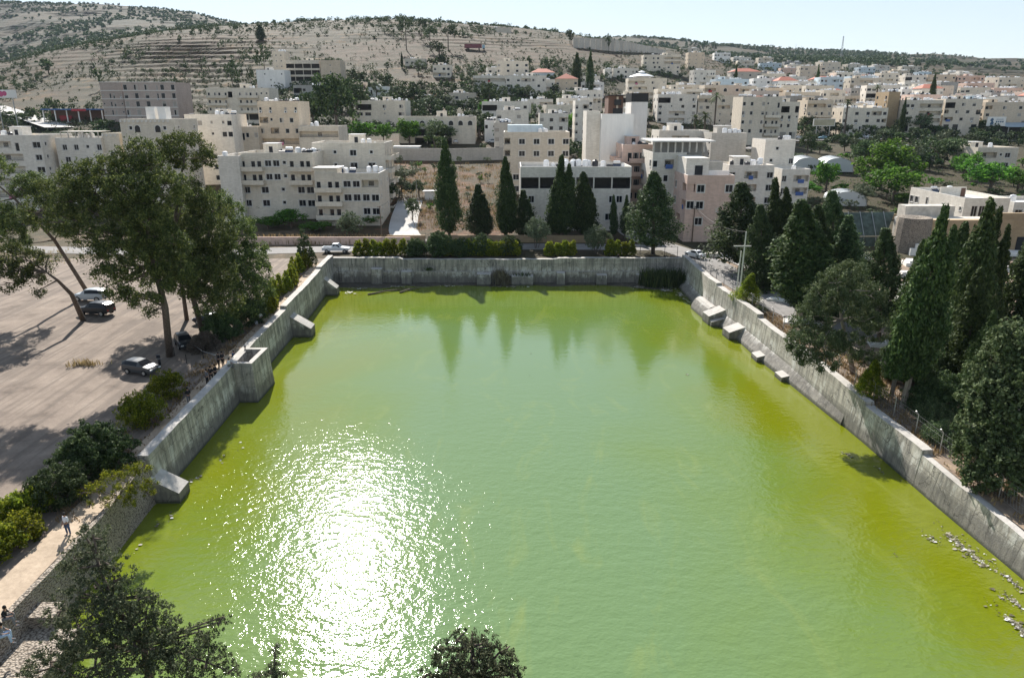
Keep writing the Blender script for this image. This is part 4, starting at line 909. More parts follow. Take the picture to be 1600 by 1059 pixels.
B('white house with a long sunlit left wall of small windows, just behind the fortress wall', 1507, 1578, 156, 316, D=22, mat='white', near=True, name='house', cat='house', front=('.gg...', '......'), left=('ww.v..s..s',), fh=3.3, tanks=3, stair=False, extra=ex_20)
B('low white shop with a dark doorway at the right edge beside the sunlit white house', 1584, 1660, 164, 322, D=12, mat='white', near=True, name='house', cat='house', front=('wOO.',), tanks=1, stair=False)
# --- row along the upper road
for lb, a, c, Y, tp, mt, fr in [
  ('cream two storey house with a curved balcony, left of the roadside billboard', 1262, 1302, 330, 160, 'tan', ('LLLw', 'bbbb', '.w.')),
  ('three storey cream row house with many small windows, right of the tall palm', 1318, 1388, 330, 172, 'cream', ('s.w.wRRw', 'w.w.w.wL', 'Lw.w.w.L', 'gggg.')),
  ('tall ochre blank wall block beside the dark slit, above the parked cars', 1389, 1407, 336, 147, 'ochre', ('...',)),
  ('wide cream block with shaded railed balconies above the roadside shops', 1416, 1474, 331, 160, 'cream', ('ww.RRRRR', 'w..RRRRR', 'w..RRRRR', 'O..OOO')),
  ('cream block with tall windows and a torn awning, right of the shaded balcony block', 1478, 1536, 333, 158, 'beige', ('OO.w.w.', 'L.w.w.L', 'LL.w.w.', 'gg.g')),
  ('cream block with grouped windows at the right end of the roadside row', 1540, 1640, 337, 163, 'tan', ('L.w.w.sw', 'w.s.wW.s', 'w.w.w.w', 'gggg'))]:
    B(lb, a, c, Y, tp, D=12, mat=mt, front=fr, left=('w.w',), tanks=12)
# --- the crowded hillside behind, in street rows
_U = 'first second third fourth fifth sixth seventh eighth ninth tenth eleventh twelfth thirteenth fourteenth fifteenth sixteenth seventeenth eighteenth nineteenth'.split()
ORD = _U + [x for t_, q_ in (('twentieth', 'twenty'), ('thirtieth', 'thirty'), ('fortieth', 'forty'), ('fiftieth', 'fifty')) for x in [t_] + [q_ + ' ' + u for u in _U[:9]]]
mats = ['cream', 'cream', 'white', 'beige', 'plaster', 'white', 'white', 'greystone', 'cream', 'pink', 'tan', 'blue', 'grey']
colr = {'plaster': 'bright white', 'cream': 'cream', 'white': 'white', 'beige': 'beige', 'tan': 'tan', 'greystone': 'grey stone', 'pink': 'pinkish', 'grey': 'bare concrete', 'blue': 'pale blue'}
pats = ['w.w.w', 'ww.LLw', 's.w.bbb', 'RRR.w.s', 'w.s.w.w', 'bbb.w.w', 'w.LLL.w', 'w.w..s', 'OO.w.w', 'WW.s.W']
rows = [(364, 1005, 1690), (388, 1165, 1690), (412, 1070, 1690), (440, 1045, 1690), (470, 1105, 1690), (505, 1070, 1690), (545, 1090, 1670), (590, 1130, 1640), (640, 1170, 1540), (700, 1210, 1500), (770, 1100, 1460), (860, 1050, 1420), (330, 745, 985), (352, 872, 1000), (382, 880, 985), (470, 760, 960), (312, 545, 620)]
for ri, (Y, p0, p1) in enumerate(rows):
    rr = random.Random(900 + ri); px = p0 + rr.uniform(0, 15); k = 0
    while px < p1:
        Wm = rr.uniform(11, 22); yy = Y + rr.uniform(-7, 7); nf = rr.choice([2, 3, 3, 4, 4] if 340 < Y < 660 and p0 > 1000 else [2, 2, 3])
        X0 = (px - 800) / 1166 * yy; D = rr.uniform(9, 13)
        hit = any(abs(X0 + Wm/2 - fx) < Wm/2 + fw and abs(yy + D/2 - fy) < D/2 + fd for fx, fy, fw, fd in FOOT)
        if not hit:
            mt = rr.choice(mats); pt = rr.sample(pats, 3); gz = min(tz(X0, yy), tz(X0 + Wm, yy)); red = rr.random() < .035
            lb = f"{'red roofed ' if red else ''}{['', 'one', 'two', 'three', 'four'][nf]} storey {colr[mt]} house, {ORD[k]} from the left in {ORD[ri]} hillside row"
            def rroof(r, W_, D_, top, mw):
                b = MB(); b.add([(-.4, -.4, top+.92), (W_+.4, -.4, top+.92), (W_+.4, D_+.4, top+.92), (-.4, D_+.4, top+.92), (W_*.3, D_/2, top+3.4), (W_*.7, D_/2, top+3.4)], [(0, 1, 5, 4), (1, 2, 5), (2, 3, 4, 5), (3, 0, 4)]); b.build('roof', M['redroof'], r)
            building('house', lb, 'house', px, 0, yy, 0, D=D, yaw=rr.uniform(-7, 7), mat=mt, front=pt, left=('w.w', '.w.'), XY=(X0, yy, Wm), zt=gz + nf*3.1 + rr.uniform(0, .8), tanks=rr.randint(5, 13) if not red else 0, stair=rr.random() < .6 and not red, group='stone houses crowded on the right hillside', seed=k, extra=rroof if red else None)
            k += 1
            px = 800 + 1166 * (X0 + Wm) / yy + rr.uniform(1, 9) * (1 if Y < 600 and p0 > 1000 else 3.5 if p0 > 1000 else 5)
        else: px += 8
# --- walls, greenhouses, billboards
def wall_thing(name, label, P, h_, th, mat, cat='wall', zf=None, parts=None):
    b = MB(); Q = []
    for a, c in zip(P, P[1:]):
        n = max(1, int(math.dist(a, c) / 4)); Q += [(a[0]+(c[0]-a[0])*i/n, a[1]+(c[1]-a[1])*i/n) for i in range(n)]
    Q.append(P[-1]); V = []
    for i, (x, y) in enumerate(Q):
        d = Vector((Q[min(i+1, len(Q)-1)][0]-Q[max(i-1, 0)][0], Q[min(i+1, len(Q)-1)][1]-Q[max(i-1, 0)][1])).normalized(); nx, ny = -d.y*th/2, d.x*th/2
        z = tz(x, y) if zf is None else zf; V += [(x-nx, y-ny, z-1.5), (x-nx, y-ny, z+h_), (x+nx, y+ny, z+h_), (x+nx, y+ny, z-1.5)]
    n = len(Q); b.add(V, [(i*4+k, i*4+k+1, i*4+5+k, i*4+4+k) for i in range(n-1) for k in range(3)] + [(0, 1, 2, 3), (n*4-4, n*4-3, n*4-2, n*4-1)])
    o = b.build(name, mat); return tag(o, label, cat), Q
wall_thing('garden_wall', 'low brown stone wall behind the hedge, between cypress row and road', [(-26, 147.3), (-18, 147.3)], 1.5, .4, M['ochre'])
wall_thing('garden_wall', 'low pinkish wall behind the parked white pickup', [(-58, 144.6), (-38, 144.8), (-20.8, 144.6)], 1.6, .3, M['pink'])
wall_thing('garden_wall', 'low brown garden wall under the dark cypress row across the far street', [(-16, 147.2), (0, 147.4), (20, 147)], 1.5, .4, M['ochre'])
wall_thing('retaining_wall', 'long stained grey retaining wall at the top of the reddish field', [(-44, 248), (-20, 246), (-3, 248)], 4.0, .5, M['greystone'])
wall_thing('retaining_wall', 'long brown stone retaining wall under the upper road with parked cars', [(106, 299), (138, 307.5), (196, 310.5), (245, 309)], .4, .6, M['ochre'])[0]
wall_thing('retaining_wall', 'brown street wall below the white house, right of centre', [(70, 170), (95, 172)], 1.2, .5, M['ochre'])
wall_thing('boundary_wall', 'white panel wall along the yard above the reddish field', [(-38, 252), (-8, 252)], 2.2, .2, M['plaster'])
xw = [at(896, 61, 640), at(940, 63, 650), at(975, 66, 665), at(1010, 74, 690), at(1040, 81, 720)]
bw = empty('concrete_barrier', (0, 0, 0), 0, 'tall grey concrete panel barrier running along the hill crest', 'barrier wall')
for a, c in zip(xw, xw[1:]):
    n = max(1, int((c - a).length / 4.6))
    for i in range(n):
        p = a + (c - a) * (i / n); q = a + (c - a) * ((i + .94) / n); z = tz(p.x, p.y); b = MB(); b.add([(p.x, p.y, z-2), (q.x, q.y, z-2), (q.x, q.y, p.z+1), (p.x, p.y, p.z+1), (p.x, p.y+.5, z-2), (q.x, q.y+.5, z-2), (q.x, q.y+.5, p.z+1), (p.x, p.y+.5, p.z+1)], [(0, 1, 2, 3), (5, 4, 7, 6), (3, 2, 6, 7), (1, 5, 6, 2), (4, 0, 3, 7)]); b.build('panel', M['greystone'], bw)
t = NT('greenhouse_film'); t.rough(.35); t.base((.52, .54, .54)); t.p.inputs["Transmission Weight"].default_value = 0; M['film'] = t.m
def greenhouse(label, px, py, n, wid, ln, hh, yaw=0):
    g = ground(px, py); r = empty('greenhouse', g, math.radians(yaw), label, 'greenhouse')
    for q in range(n):
        b = MB(); V = []; m = 12
        for yy in (0, ln): V += [(q*wid - wid/2*math.cos(PI*k/m), yy, hh*(.35*(0 < k < m) + .65*math.sin(PI*k/m))) for k in range(m+1)]
        b.add(V, [(k, k+1, m+2+k, m+1+k) for k in range(m)] + [tuple(range(m+1)), tuple(range(m+1, 2*m+2))]); b.build('tunnel', M['film'], r, smooth=False)
        b = MB()
        for s_ in range(5):
            yy = s_ * ln / 4 + (-.03 if s_ == 0 else 0); b.tube([(q*wid - (wid/2+.04)*math.cos(PI*k/8), yy, .02 + hh*1.01*(.35*(0 < k < 8) + .65*math.sin(PI*k/8))) for k in range(9)], .06, 5)
        b.build('hoop', M['metal'], r)
greenhouse('two white plastic tunnel greenhouses beside the white cube house', 1262, 268, 2, 9, 14, 4.2, -12)
greenhouse('two bright plastic tunnel greenhouses below the upper road wall', 1400, 250, 2, 8.5, 16, 4.4, -8)
greenhouse('single low plastic dome greenhouse among the bright green trees', 1325, 322, 1, 9, 8, 3.6, -10)
def billboard(label, px, py0, py1, wpx, Y, draw, legs=2, back='white'):
    c = at(px, (py0+py1)/2, Y); s_ = 1/ppm(Y, c.z); w_, h_ = wpx*s_, (py1-py0)*s_; g = tz(c.x, c.y)
    r = empty('billboard', (c.x, c.y, g), 0, label, 'billboard'); zc = c.z - g
    xb(r, 'board', (-w_/2, 0, zc-h_/2), (w_/2, .3, zc+h_/2), M['plaster'])
    for q in range(legs): x = (q - (legs-1)/2) * w_*.6; xb(r, 'leg', (x-.15, .31, -1), (x+.15, .61, zc+h_/2-.1), M['metal'])
    b = MB(); draw(b, w_, h_, zc); return r, b
def dr(b, w_, h_, zc):
    pts = [(-.36, .1), (-.30, .32), (-.22, .36), (-.16, .2), (-.2, .05), (-.14, -.1), (-.16, -.34), (-.3, -.38), (-.34, -.2), (-.27, -.02)]
    b.add([(x*w_, -.04, zc+y*h_) for x, y in pts], [tuple(range(len(pts)))])
    for q in range(4): b.box((w_*(-.02+q*.11), -.05, zc-h_*.12), (w_*(.05+q*.11), -.005, zc+h_*.06))
    b.box((w_*-.02, -.05, zc+h_*.2), (w_*.36, -.005, zc+h_*.25))
r, b = billboard('white roadside billboard with a dark figure on it, right edge', 1557, 183, 197, 29, 326, dr); b.build('print', plain('billboard_blue', (.06, .12, .2)), r)
def dr2(b, w_, h_, zc): b.box((-w_*.47, -.05, zc-h_*.42), (w_*.47, -.004, zc+h_*.42))
r, b = billboard('faded yellowish roadside billboard right of the beige tower block', 1288, 186, 197, 34, 314, dr2); b.build('print', plain('faded_print', (.42, .38, .27), var=.25, scale=.4), r)
def dr3(b, w_, h_, zc):
    for (cx, cy, rr_) in [(-.1, 0, .36), (.05, .05, .30)]:
        b.add([(cx*w_ + rr_*h_*math.cos(a*PI/8), -.04 - .01*(cx > 0), zc + cy*h_ + rr_*h_*math.sin(a*PI/8)) for a in range(16)], [tuple(range(16))])
r, b = billboard('white billboard with a round pink emblem beside the sunlit road at the left edge', 5, 141, 153, 40, 330, dr3); b.build('print', plain('pink_print', (.55, .10, .22)), r)
# red fronted shop terrace, far left
g = ground(100, 158); r = empty('shop_terrace', (at(60, 140, 345).x, 345, tz(at(60, 140, 345).x, 345)), 0, 'dark shop terrace with red front and blue roof edge, left of the hotel block', 'shop')
hw = (152-60)/ppm(345, 30); xb(r, 'back_wall', (0, 6, -3), (hw, 12, 6.5), M['brown']); xb(r, 'roof', (-.5, -.5, 6.5), (hw, 12.5, 7.1), M['awning']); xb(r, 'lower_wall', (0, 0, -4), (hw, 5.99, 1.2), M['grey'])
for q in range(6): xb(r, 'pillar', (q*hw/5-.2, 0, 1.2), (q*hw/5+.2, .4, 6.5), M['plaster'])
redm = plain('red_shopfront', (.38, .05, .06)); xb(r, 'shop_front', (hw*.15, 5.4, 1.2), (hw*.36, 5.99, 4), redm); xb(r, 'sign_board', (hw*.5, -.6, 6.0), (hw*.75, -.51, 7), redm)
# roadside workshop hall at the right edge
r = empty('workshop_hall', (at(1572, 190, 328).x, 326, tz(at(1572, 190, 328).x, 326)), 0, 'dark open workshop hall with a pale sheet roof beside the white billboard', 'hall')
xb(r, 'back_wall', (0, 8, -1), (26, 12, 6), M['darkmetal']); b = MB(); b.add([(-1, -1, 5), (27, -1, 5), (27, 9, 6.6), (-1, 9, 6.6), (-1, -1, 5.2), (27, -1, 5.2), (27, 9, 6.8), (-1, 9, 6.8)], [(0, 3, 2, 1), (4, 5, 6, 7), (0, 1, 5, 4), (1, 2, 6, 5), (2, 3, 7, 6), (3, 0, 4, 7)]); b.build('roof', plain('blue_grey_sheet', (.28, .36, .42), .4), r)
for q in range(4): xb(r, 'pillar', (q*8.2, -.5, -1), (q*8.2+.3, -.2, 5), M['metal'])
# fortress
fo = empty('stone_fortress', (at(1412, 390, 136).x, 136, 4.2), 0, 'old ochre stone fortress wall with a broken corner tower, behind the tall cypresses', 'fortress')
L_ = 70; b = MB(); b.box((3.0, .5, -1.5), (L_, 2.2, 6.6)); b.box((15, .2, -1.5), (17.5, .5, 6.9)); b.build('wall', M['ochre'], fo)
b = MB(); b.lathe([(3.4, -1.5), (3.1, 6.2), (3.0, 7.0), (2.2, 7.0), (.2, 6.4)], 14, (2.2, 1.9, 0)); b.build('corner_tower', M['masonry'], fo)
b = MB(); b.box((2, 2.21, -1), (24, 9, 6.1)); b.box((4, 9.01, -1), (14, 12, 8.2)); b.build('roof_platform', M['stone'], fo)
b = MB(); b.box((17, .6, 6.61), (L_, 1.5, 7.9)); b.build('parapet', M['ochre'], fo)
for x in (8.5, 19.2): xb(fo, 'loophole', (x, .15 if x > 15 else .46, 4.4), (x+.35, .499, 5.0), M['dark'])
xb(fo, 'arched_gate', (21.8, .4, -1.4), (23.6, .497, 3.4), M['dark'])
# green netting screen
gs = empty('netting_screen', (at(1312, 362, 143).x, 143, 4.4), math.radians(4), 'sloping dark green netting screen on a metal frame left of the fortress tower', 'screen')
ln = (1408-1312)/ppm(143); b = MB(); b.add([(0, 2.5, 6.6), (ln, 2.5, 6.6), (ln-2.6, 0, 2.2), (0, 0, 2.2), (0, 2.6, 6.6), (ln, 2.6, 6.6), (ln-2.6, .1, 2.2), (0, .1, 2.2)], [(0, 1, 2, 3), (7, 6, 5, 4), (0, 4, 5, 1), (1, 5, 6, 2), (3, 7, 4, 0), (3, 2, 6, 7)]); b.box((0, -.4, -1), (ln-2.8, -.3, 2.1)); b.build('net', plain('green_shade_net', (.075, .10, .085), .8, var=.45, scale=1), gs)
for q in range(5): b = MB(); b.tube([(q*ln/5, -.5, -1), (q*ln/5, -.5, 2.2), (q*ln/5, 2.4, 6.8)], .07, 6); b.build('strut', M['metal'], gs)
# white gravestones and slabs among the cypresses
gi = 0
for (px, py, w_, d_, h_, rz, wh) in [(1440, 415, 6, 3, 1.0, -12, 'broad white stone bench wall between cypresses, below the fortress'), (1425, 432, 4.6, 2.2, .8, -12, 'pale stepped tomb slab left of the twin tipped cypress'), (1418, 455, 3, 2.4, 1.2, -12, 'square white tomb block with brown soil behind it'), (1408, 475, 1.6, 1.4, 1.9, -12, 'small white domed pillar box below the tombs'), (1345, 410, 3.2, 1.8, 1.6, -8, 'grey white tomb boxes between two dark cypresses'), (1575, 398, 6, 3.4, .7, -12, 'white slab with a grass bed at the right edge, upper one'), (1570, 422, 5, 3.0, .7, -12, 'white slab with a grass bed at the right edge, lower one'), (1255, 505, 5, 2.2, .35, -20, 'sunlit white paving slab seen under the cypress trunks'), (1215, 470, 3, 1.6, .35, -30, 'sunlit pale kerb slab beside the small cone tree'), (1460, 400, 9, .8, 2.2, -10, 'long low whitewashed wall strip in front of the fortress wall'), (1385, 540, 4.0, 2.4, .5, -15, 'white ground slab lit between the pine and the cypress trunks')]:
    g = ground(px, py); r = empty('tomb', g, math.radians(rz), wh, 'tomb slab'); b = MB(); b.box((-w_/2, -d_/2, -.5), (w_/2, d_/2, h_*.6)); b.build('base_slab', M['slab'], r)
    b = MB(); b.box((-w_*.4, -d_*.4, h_*.6), (w_*.4, d_*.4, h_)); b.build('top_slab', M['slab'], r)
# ------------------------------------------------------------------ foliage
def leaves(C, R, n_per, leaf, asp=1.7, up=0.0, jit=.55, rng=RNG, shell=(.72, 1.06)):
    """C (n,3) clump centres, R (n,3) radii; rhombic leaves spread over every clump"""
    C = np.asarray(C, float); R = np.asarray(R, float)
    if R.ndim == 1: R = np.repeat(R[:, None], 3, 1)
    k = np.repeat(np.arange(len(C)), n_per if np.ndim(n_per) else int(n_per)) if not np.ndim(n_per) else np.repeat(np.arange(len(C)), n_per)
    N = len(k); d = rng.normal(size=(N, 3)); d /= np.linalg.norm(d, axis=1)[:, None]
    P = C[k] + R[k] * d * rng.uniform(*shell, (N, 1))
    nrm = d + rng.normal(size=(N, 3)) * jit; nrm /= np.linalg.norm(nrm, axis=1)[:, None]
    t = rng.normal(size=(N, 3)) + np.array([0, 0, up * 3]); t -= nrm * (t * nrm).sum(1)[:, None]; t /= np.linalg.norm(t, axis=1)[:, None] + 1e-9
    s_ = np.cross(nrm, t); L_ = leaf * rng.uniform(.6, 1.35, (N, 1)); Wd = L_ / asp
    V = np.stack([P - t*L_*.5, P + s_*Wd*.5 - t*L_*.05, P + t*L_*.5, P - s_*Wd*.5 - t*L_*.05], 1).reshape(-1, 3)
    return V, np.arange(4*N).reshape(-1, 4)
def lobes(cs, sub, subr, rng=RNG, flat=.75, topbias=.25):
    """break big lobes (x,y,z,r) into small clumps lying on their upper surface"""
    C = []; R = []
    for (x, y, z, r) in cs:
        n = max(4, int(sub * r * r)); d = rng.normal(size=(n, 3)); d[:, 2] += topbias; d /= np.linalg.norm(d, axis=1)[:, None]
        q = rng.uniform(.55, 1.0, (n, 1)) ** .7; C.append(np.array([x, y, z]) + d * q * r * np.array([1, 1, flat])); R.append(subr * rng.uniform(.55, 1.3, n))
    return np.concatenate(C), np.concatenate(R)
def crown_obj(name, C, R, n_per, leaf, mat, parent, **k):
    V, Q = leaves(C, R, n_per, leaf, **k); return link(name, np_mesh(name, V, Q, mat), parent)
def tree_root(name, label, loc, cat='tree', group=None, rz=0): return empty(name, loc, rz, label, cat, group)
# ---- cypress prototypes, unit: 10 m tall, 2.4 m wide
def spire(rng, H_, W_, x0=0, y0=0, lean=(0, 0), base=.03, prof='cyp', dens=1.0, cr=.2):
    n = int(330 * dens); h = rng.uniform(0, 1, n) ** .85; a = rng.uniform(0, 2*PI, n)
    if prof == 'cyp': pr = np.minimum(1, (h / .12) ** .6 * .9) * np.clip(1.06 - h ** 2.2, .08, 1)
    elif prof == 'cone': pr = np.minimum(1, h / .06) * (1 - h * .93)
    else: pr = np.minimum(1, (h / .15 + .25)) * np.clip(1.05 - h ** 1.6, .1, 1) * (1 + .35 * np.sin(h * 31 + a * 2) * (1 - h))
    pr = pr * (1 + .22 * np.sin(3 * a + h * 9) + .12 * np.sin(7 * a - h * 17))
    r = pr * W_ / 2 * rng.uniform(.72, 1.0, n)
    z = (base + (1 - base) * h) * H_
    C = np.stack([x0 + r * np.cos(a) + lean[0] * z, y0 + r * np.sin(a) + lean[1] * z, z], 1)
    s_ = 1.3 * cr * W_ * (.55 + .6 * rng.uniform(size=n)) * np.clip(pr, .35, 1); R = np.stack([s_, s_, s_ * 1.7], 1)
    return C, R
def proto_cyp(seed, parts, leaf=.25, npl=40, mat='cyp', **kw):
    rng = np.random.default_rng(seed); Cs = []; Rs = []
    for p in parts: c, r = spire(rng, **p); Cs.append(c); Rs.append(r)
    V, Q = leaves(np.concatenate(Cs), np.concatenate(Rs), npl, leaf, asp=2.4, up=.8, jit=.5, rng=rng); return np_mesh('crown', V, Q, L[mat])
CY = {'a': proto_cyp(1, [dict(H_=10, W_=2.3, dens=1.3)]), 'b': proto_cyp(2, [dict(H_=10, W_=1.7, x0=-.35, lean=(.02, 0)), dict(H_=8.9, W_=1.5, x0=.5, lean=(.02, 0), dens=.8), dict(H_=6.3, W_=1.3, x0=-.9, dens=.5)]),
      'c': proto_cyp(3, [dict(H_=10, W_=2.6, prof='rag', cr=.15, dens=1.2), dict(H_=8, W_=2.0, x0=.5, prof='rag', cr=.15, dens=.7)], mat='dark'), 'd': proto_cyp(4, [dict(H_=10, W_=1.9, dens=1.2), dict(H_=7.3, W_=1.4, x0=.7, dens=.6), dict(H_=5.5, W_=1.3, x0=.2, y0=-.6, dens=.5)]),
      'e': proto_cyp(5, [dict(H_=10, W_=3.6, prof='rag', cr=.13, dens=1.5)], mat='dark'), 'cone': proto_cyp(6, [dict(H_=10, W_=5.2, prof='cone', cr=.11, dens=1.4)], leaf=.3, mat='hedge')}
def trunk_mesh(pts, rad, mat='bark', n=8):
    b = MB(); b.tube(pts, rad, n); return b.mesh('trunk', M[mat], True)
TRK = trunk_mesh([(0, 0, -.5), (.03, 0, 2), (0, .03, 5), (0, 0, 8.5)], [.26, .2, .13, .05]); TRKP = trunk_mesh([(0, 0, -.5), (.03, 0, 2), (0, .03, 5), (0, 0, 8.5)], [.30, .24, .15, .05], 'palebark')
def cypress(label, tip, base, wpx, kind, Yb=None, lift=.0, pale=False, name='cypress_tree', cat='tree', rz=None, group=None):
    g = ground(*base) if Yb is None else at(base[0], base[1], Yb)
    if Yb is not None: g.z = tz(g.x, g.y)
    top = at(tip[0], tip[1], g.y); h = top.z - g.z; wm = wpx / ppm(g.y, g.z + h*.4)
    r = tree_root(name, label, g, cat, group)
    wp = {'a': 2.3, 'b': 2.4, 'c': 2.8, 'd': 2.5, 'e': 3.3, 'cone': 4.8}[kind]; s_ = wm / wp
    rr = random.uniform(-.5, .5) if rz is None else rz
    c = link('crown', CY[kind], r, (0, 0, lift), (0, 0, rr), (s_, s_, (h - lift) / 10)); 
    dx = (top.x - g.x); dy = 0
    link('trunk', TRKP if pale else TRK, r, (0, 0, 0), (0, 0, 0), (max(s_*.7, .6), max(s_*.7, .6), h / 10))
    if abs(dx) > .3:
        a = math.atan2(dx, h); r.rotation_euler = (0, a, 0)
    return r
for lb, tip, base, wd, kd, Yb, lift in [
  ('tallest thick dark cypress behind the hedge, left of centre by the dead shrub', (694, 221), (702, 362), 33, 'a', 148, 1.5),
  ('ragged dark cypress with a blunt split top, second from the left behind the far hedge', (745, 289), (748, 376), 42, 'c', 149, 1.2),
  ('tall pointed cypress in front of the beige four storey block', (790, 247), (790, 378), 33, 'd', 149, 1.4),
  ('shorter ragged cypress right against the tall pointed one, loose twiggy top', (817, 298), (817, 376), 38, 'c', 150, 1.0),
  ('tall thin tipped cypress before the dark ribbon opening, left of a pair', (880, 243), (877, 382), 36, 'b', 148, 1.4),
  ('broad cypress closing the pair in front of the white ribbon building, right one', (911, 270), (908, 376), 42, 'd', 149, 1.6),
  ('very thin young cypress in front of the white ribbon building', (959, 306), (959, 366), 11, 'a', 152, .5),
  ('big dense ragged dark tree at the far right corner of the pool', (1022, 271), (1020, 398), 64, 'e', 135, 1.5),
 ]: cypress(lb, tip, base, wd, kd, Yb, lift, name='cypress_tree')
cypress('sparse half dead twiggy conifer between the thin cypress and the big dense tree', (978, 306), (976, 374), 18, 'c', 151, 1.0)
for lb, tip, base, wd, kd, lift, pale in [
  ('broad dark cypress nearest the pinkish corner building, right side of the street', (1158, 288), (1158, 422), 82, 'e', 1.4, False),
  ('tall thin twin topped cypress behind the broad one, dark against green gardens', (1214, 277), (1222, 440), 46, 'b', 1.0, False),
  ('large dark conifer with a pointed head, third along the street from the far corner', (1252, 313), (1250, 500), 88, 'd', 2.2, True),
  ('dark loose conifer behind the third street cypress, beside the green netting', (1300, 300), (1305, 452), 66, 'e', 1.0, False),
  ('cone shaped conifer with side twigs in front of the green netting screen', (1326, 338), (1318, 478), 64, 'c', .6, False),
  ('dark flat headed conifer right of the green netting, rising over the lighter pine', (1384, 360), (1372, 540), 68, 'e', 2.5, False),
  ('tall leaning cypress with two blunt tips in front of the fortress wall', (1482, 323), (1410, 637), 62, 'b', 2.6, True),
  ('slimmer cypress pressed against the left of the two tipped leaning cypress', (1443, 378), (1392, 622), 46, 'd', 2.6, True),
  ('tall slender cypress with a sharp tip, left one of the pair before the ochre fortress', (1552, 318), (1492, 590), 52, 'a', 1.0, False),
  ('tall cypress with a blunt tip, right one of the pair before the ochre fortress', (1566, 326), (1514, 575), 46, 'b', 1.0, False),
  ('dark cypress filling the gap behind the two tipped leaning cypress', (1508, 350), (1462, 560), 56, 'd', .5, False),
  ('dark cypress cut by the right edge of the photo', (1612, 372), (1575, 560), 70, 'd', .6, False),
  ('young bright green slender cypress standing before the taller right hand pair', (1554, 488), (1508, 628), 32, 'a', .4, False),
 ]: cypress(lb, tip, base, wd, kd, None, lift, pale)
for lb, tip, base, wd, kd in [
  ('ragged dark conifer squeezed between the broad cypress and the twin topped one', (1188, 322), (1192, 446), 54, 'e'),
  ('dark cypress standing behind the large pointed conifer, over the street', (1278, 322), (1272, 478), 60, 'd'),
  ('low dark conifer between the cone shaped one and the flat headed one', (1350, 412), (1352, 520), 52, 'e'),
  ('dark conifer behind the shaded slender cypress, near the huge leafy tree', (1532, 420), (1500, 610), 60, 'd')]: cypress(lb, tip, base, wd, kd, None, .8)
cypress('small bright green cone tree beside the utility pole, between wall and street', (1176, 428), (1164, 474), 40, 'cone', None, .1, name='conifer_shrub')
cypress('small green pointed conifer in the shade beneath the leaning cypress', (1366, 564), (1358, 622), 44, 'cone', None, .1, name='conifer_shrub')
# ---- Aleppo pines and other big individual trees, lobes given as survey points (px,py,distance,radius)
def lobe_pts(ls, org): return [(*(at(a, b_, c) - Vector(org)), r) for a, b_, c, r in ls]
def limb(mb, a, c, r0, r1, n=7, bend=.6):
    a, c = Vector(a), Vector(c); m = (a*.55 + c*.45) + Vector((random.uniform(-1, 1), random.uniform(-1, 1), random.uniform(-.2, .6))) * bend * (c - a).length * .14
    mb.tube([a, (a+m)/2 + Vector((0, 0, .02)), m, (m+c)/2, c], [r0, r0*.85, r0*.65, r0*.4+r1*.4, r1], n, cap=False)
def pine(label, base, trunkpts, ls, leaf=.28, sub=6.6, subr=.66, npl=74, mat='pine', r0=.42, bark='bark', lp=None, gz=None, flat=.72, name='pine_tree', asp=2.2, cat='tree'):
    g = ground(*base) if gz is None else Vector(gz)
    r = tree_root(name, label, g, cat); T = [Vector((0, 0, -.4))] + [at(*p) - g for p in trunkpts]; n = len(T)
    b = MB(); b.tube(T, [r0 * (1 - .72 * i / (n-1)) for i in range(n)], 9)
    Ls = lobe_pts(ls, g)
    for (x, y, z, rad) in Ls:
        q = min(range(1, n), key=lambda i: (T[i] - Vector((x, y, z))).length + .4 * max(0, T[i].z - z)); limb(b, T[q], (x, y, z + rad*.2), r0*.34, .04)
        for _ in range(3 if rad > 1.5 else 1):
            e = Vector((x, y, z)) + Vector((random.uniform(-1, 1), random.uniform(-1, 1), random.uniform(-.3, .5))) * rad * .8; limb(b, (x, y, z - rad*.1), e, .07, .02, 5)
    b.build('trunk', M[bark], r, smooth=True)
    C, R = lobes(Ls, sub, subr, flat=flat); crown_obj('crown', C, R, npl, leaf, L[mat], r, asp=asp, jit=.7, up=.15, shell=(.3, 1.1)); return r
pine('tallest pine with a thick trunk, standing in the lot beside the black hatchback', (265, 556), [(258, 480, 76), (243, 420, 76.5), (230, 370, 77), (238, 320, 78), (215, 265, 79)],
     [(125, 272, 80, 2.3), (148, 300, 79, 2.6), (175, 268, 80, 2.7), (200, 300, 77, 2.7), (213, 236, 81, 1.9), (236, 262, 80, 2.0), (238, 300, 78, 3.0), (112, 312, 78, 2.4), (155, 335, 77, 2.2), (262, 292, 79, 2.7), (190, 345, 76, 2.4), (232, 352, 76, 2.6), (160, 368, 75, 1.9), (150, 395, 75, 1.6), (180, 392, 75, 2.0), (170, 430, 74, 1.7), (182, 452, 73.5, 1.3), (215, 400, 75, 1.9), (270, 380, 76, 2.1), (225, 470, 75, 1.3), (262, 430, 76, 1.7), (205, 442, 75, 1.4), (235, 492, 75, .9), (60, 330, 79, 1.9), (92, 292, 81, 2.2), (100, 345, 78, 2.0), (132, 322, 79, 2.4), (125, 365, 77, 1.8), (205, 325, 77, 2.6), (215, 375, 76, 2.4), (195, 420, 74.5, 1.7), (245, 405, 76, 2.2), (250, 455, 75, 1.4), (200, 465, 74, 1.3), (285, 420, 77, 2.1), (205, 265, 80, 2.4)])
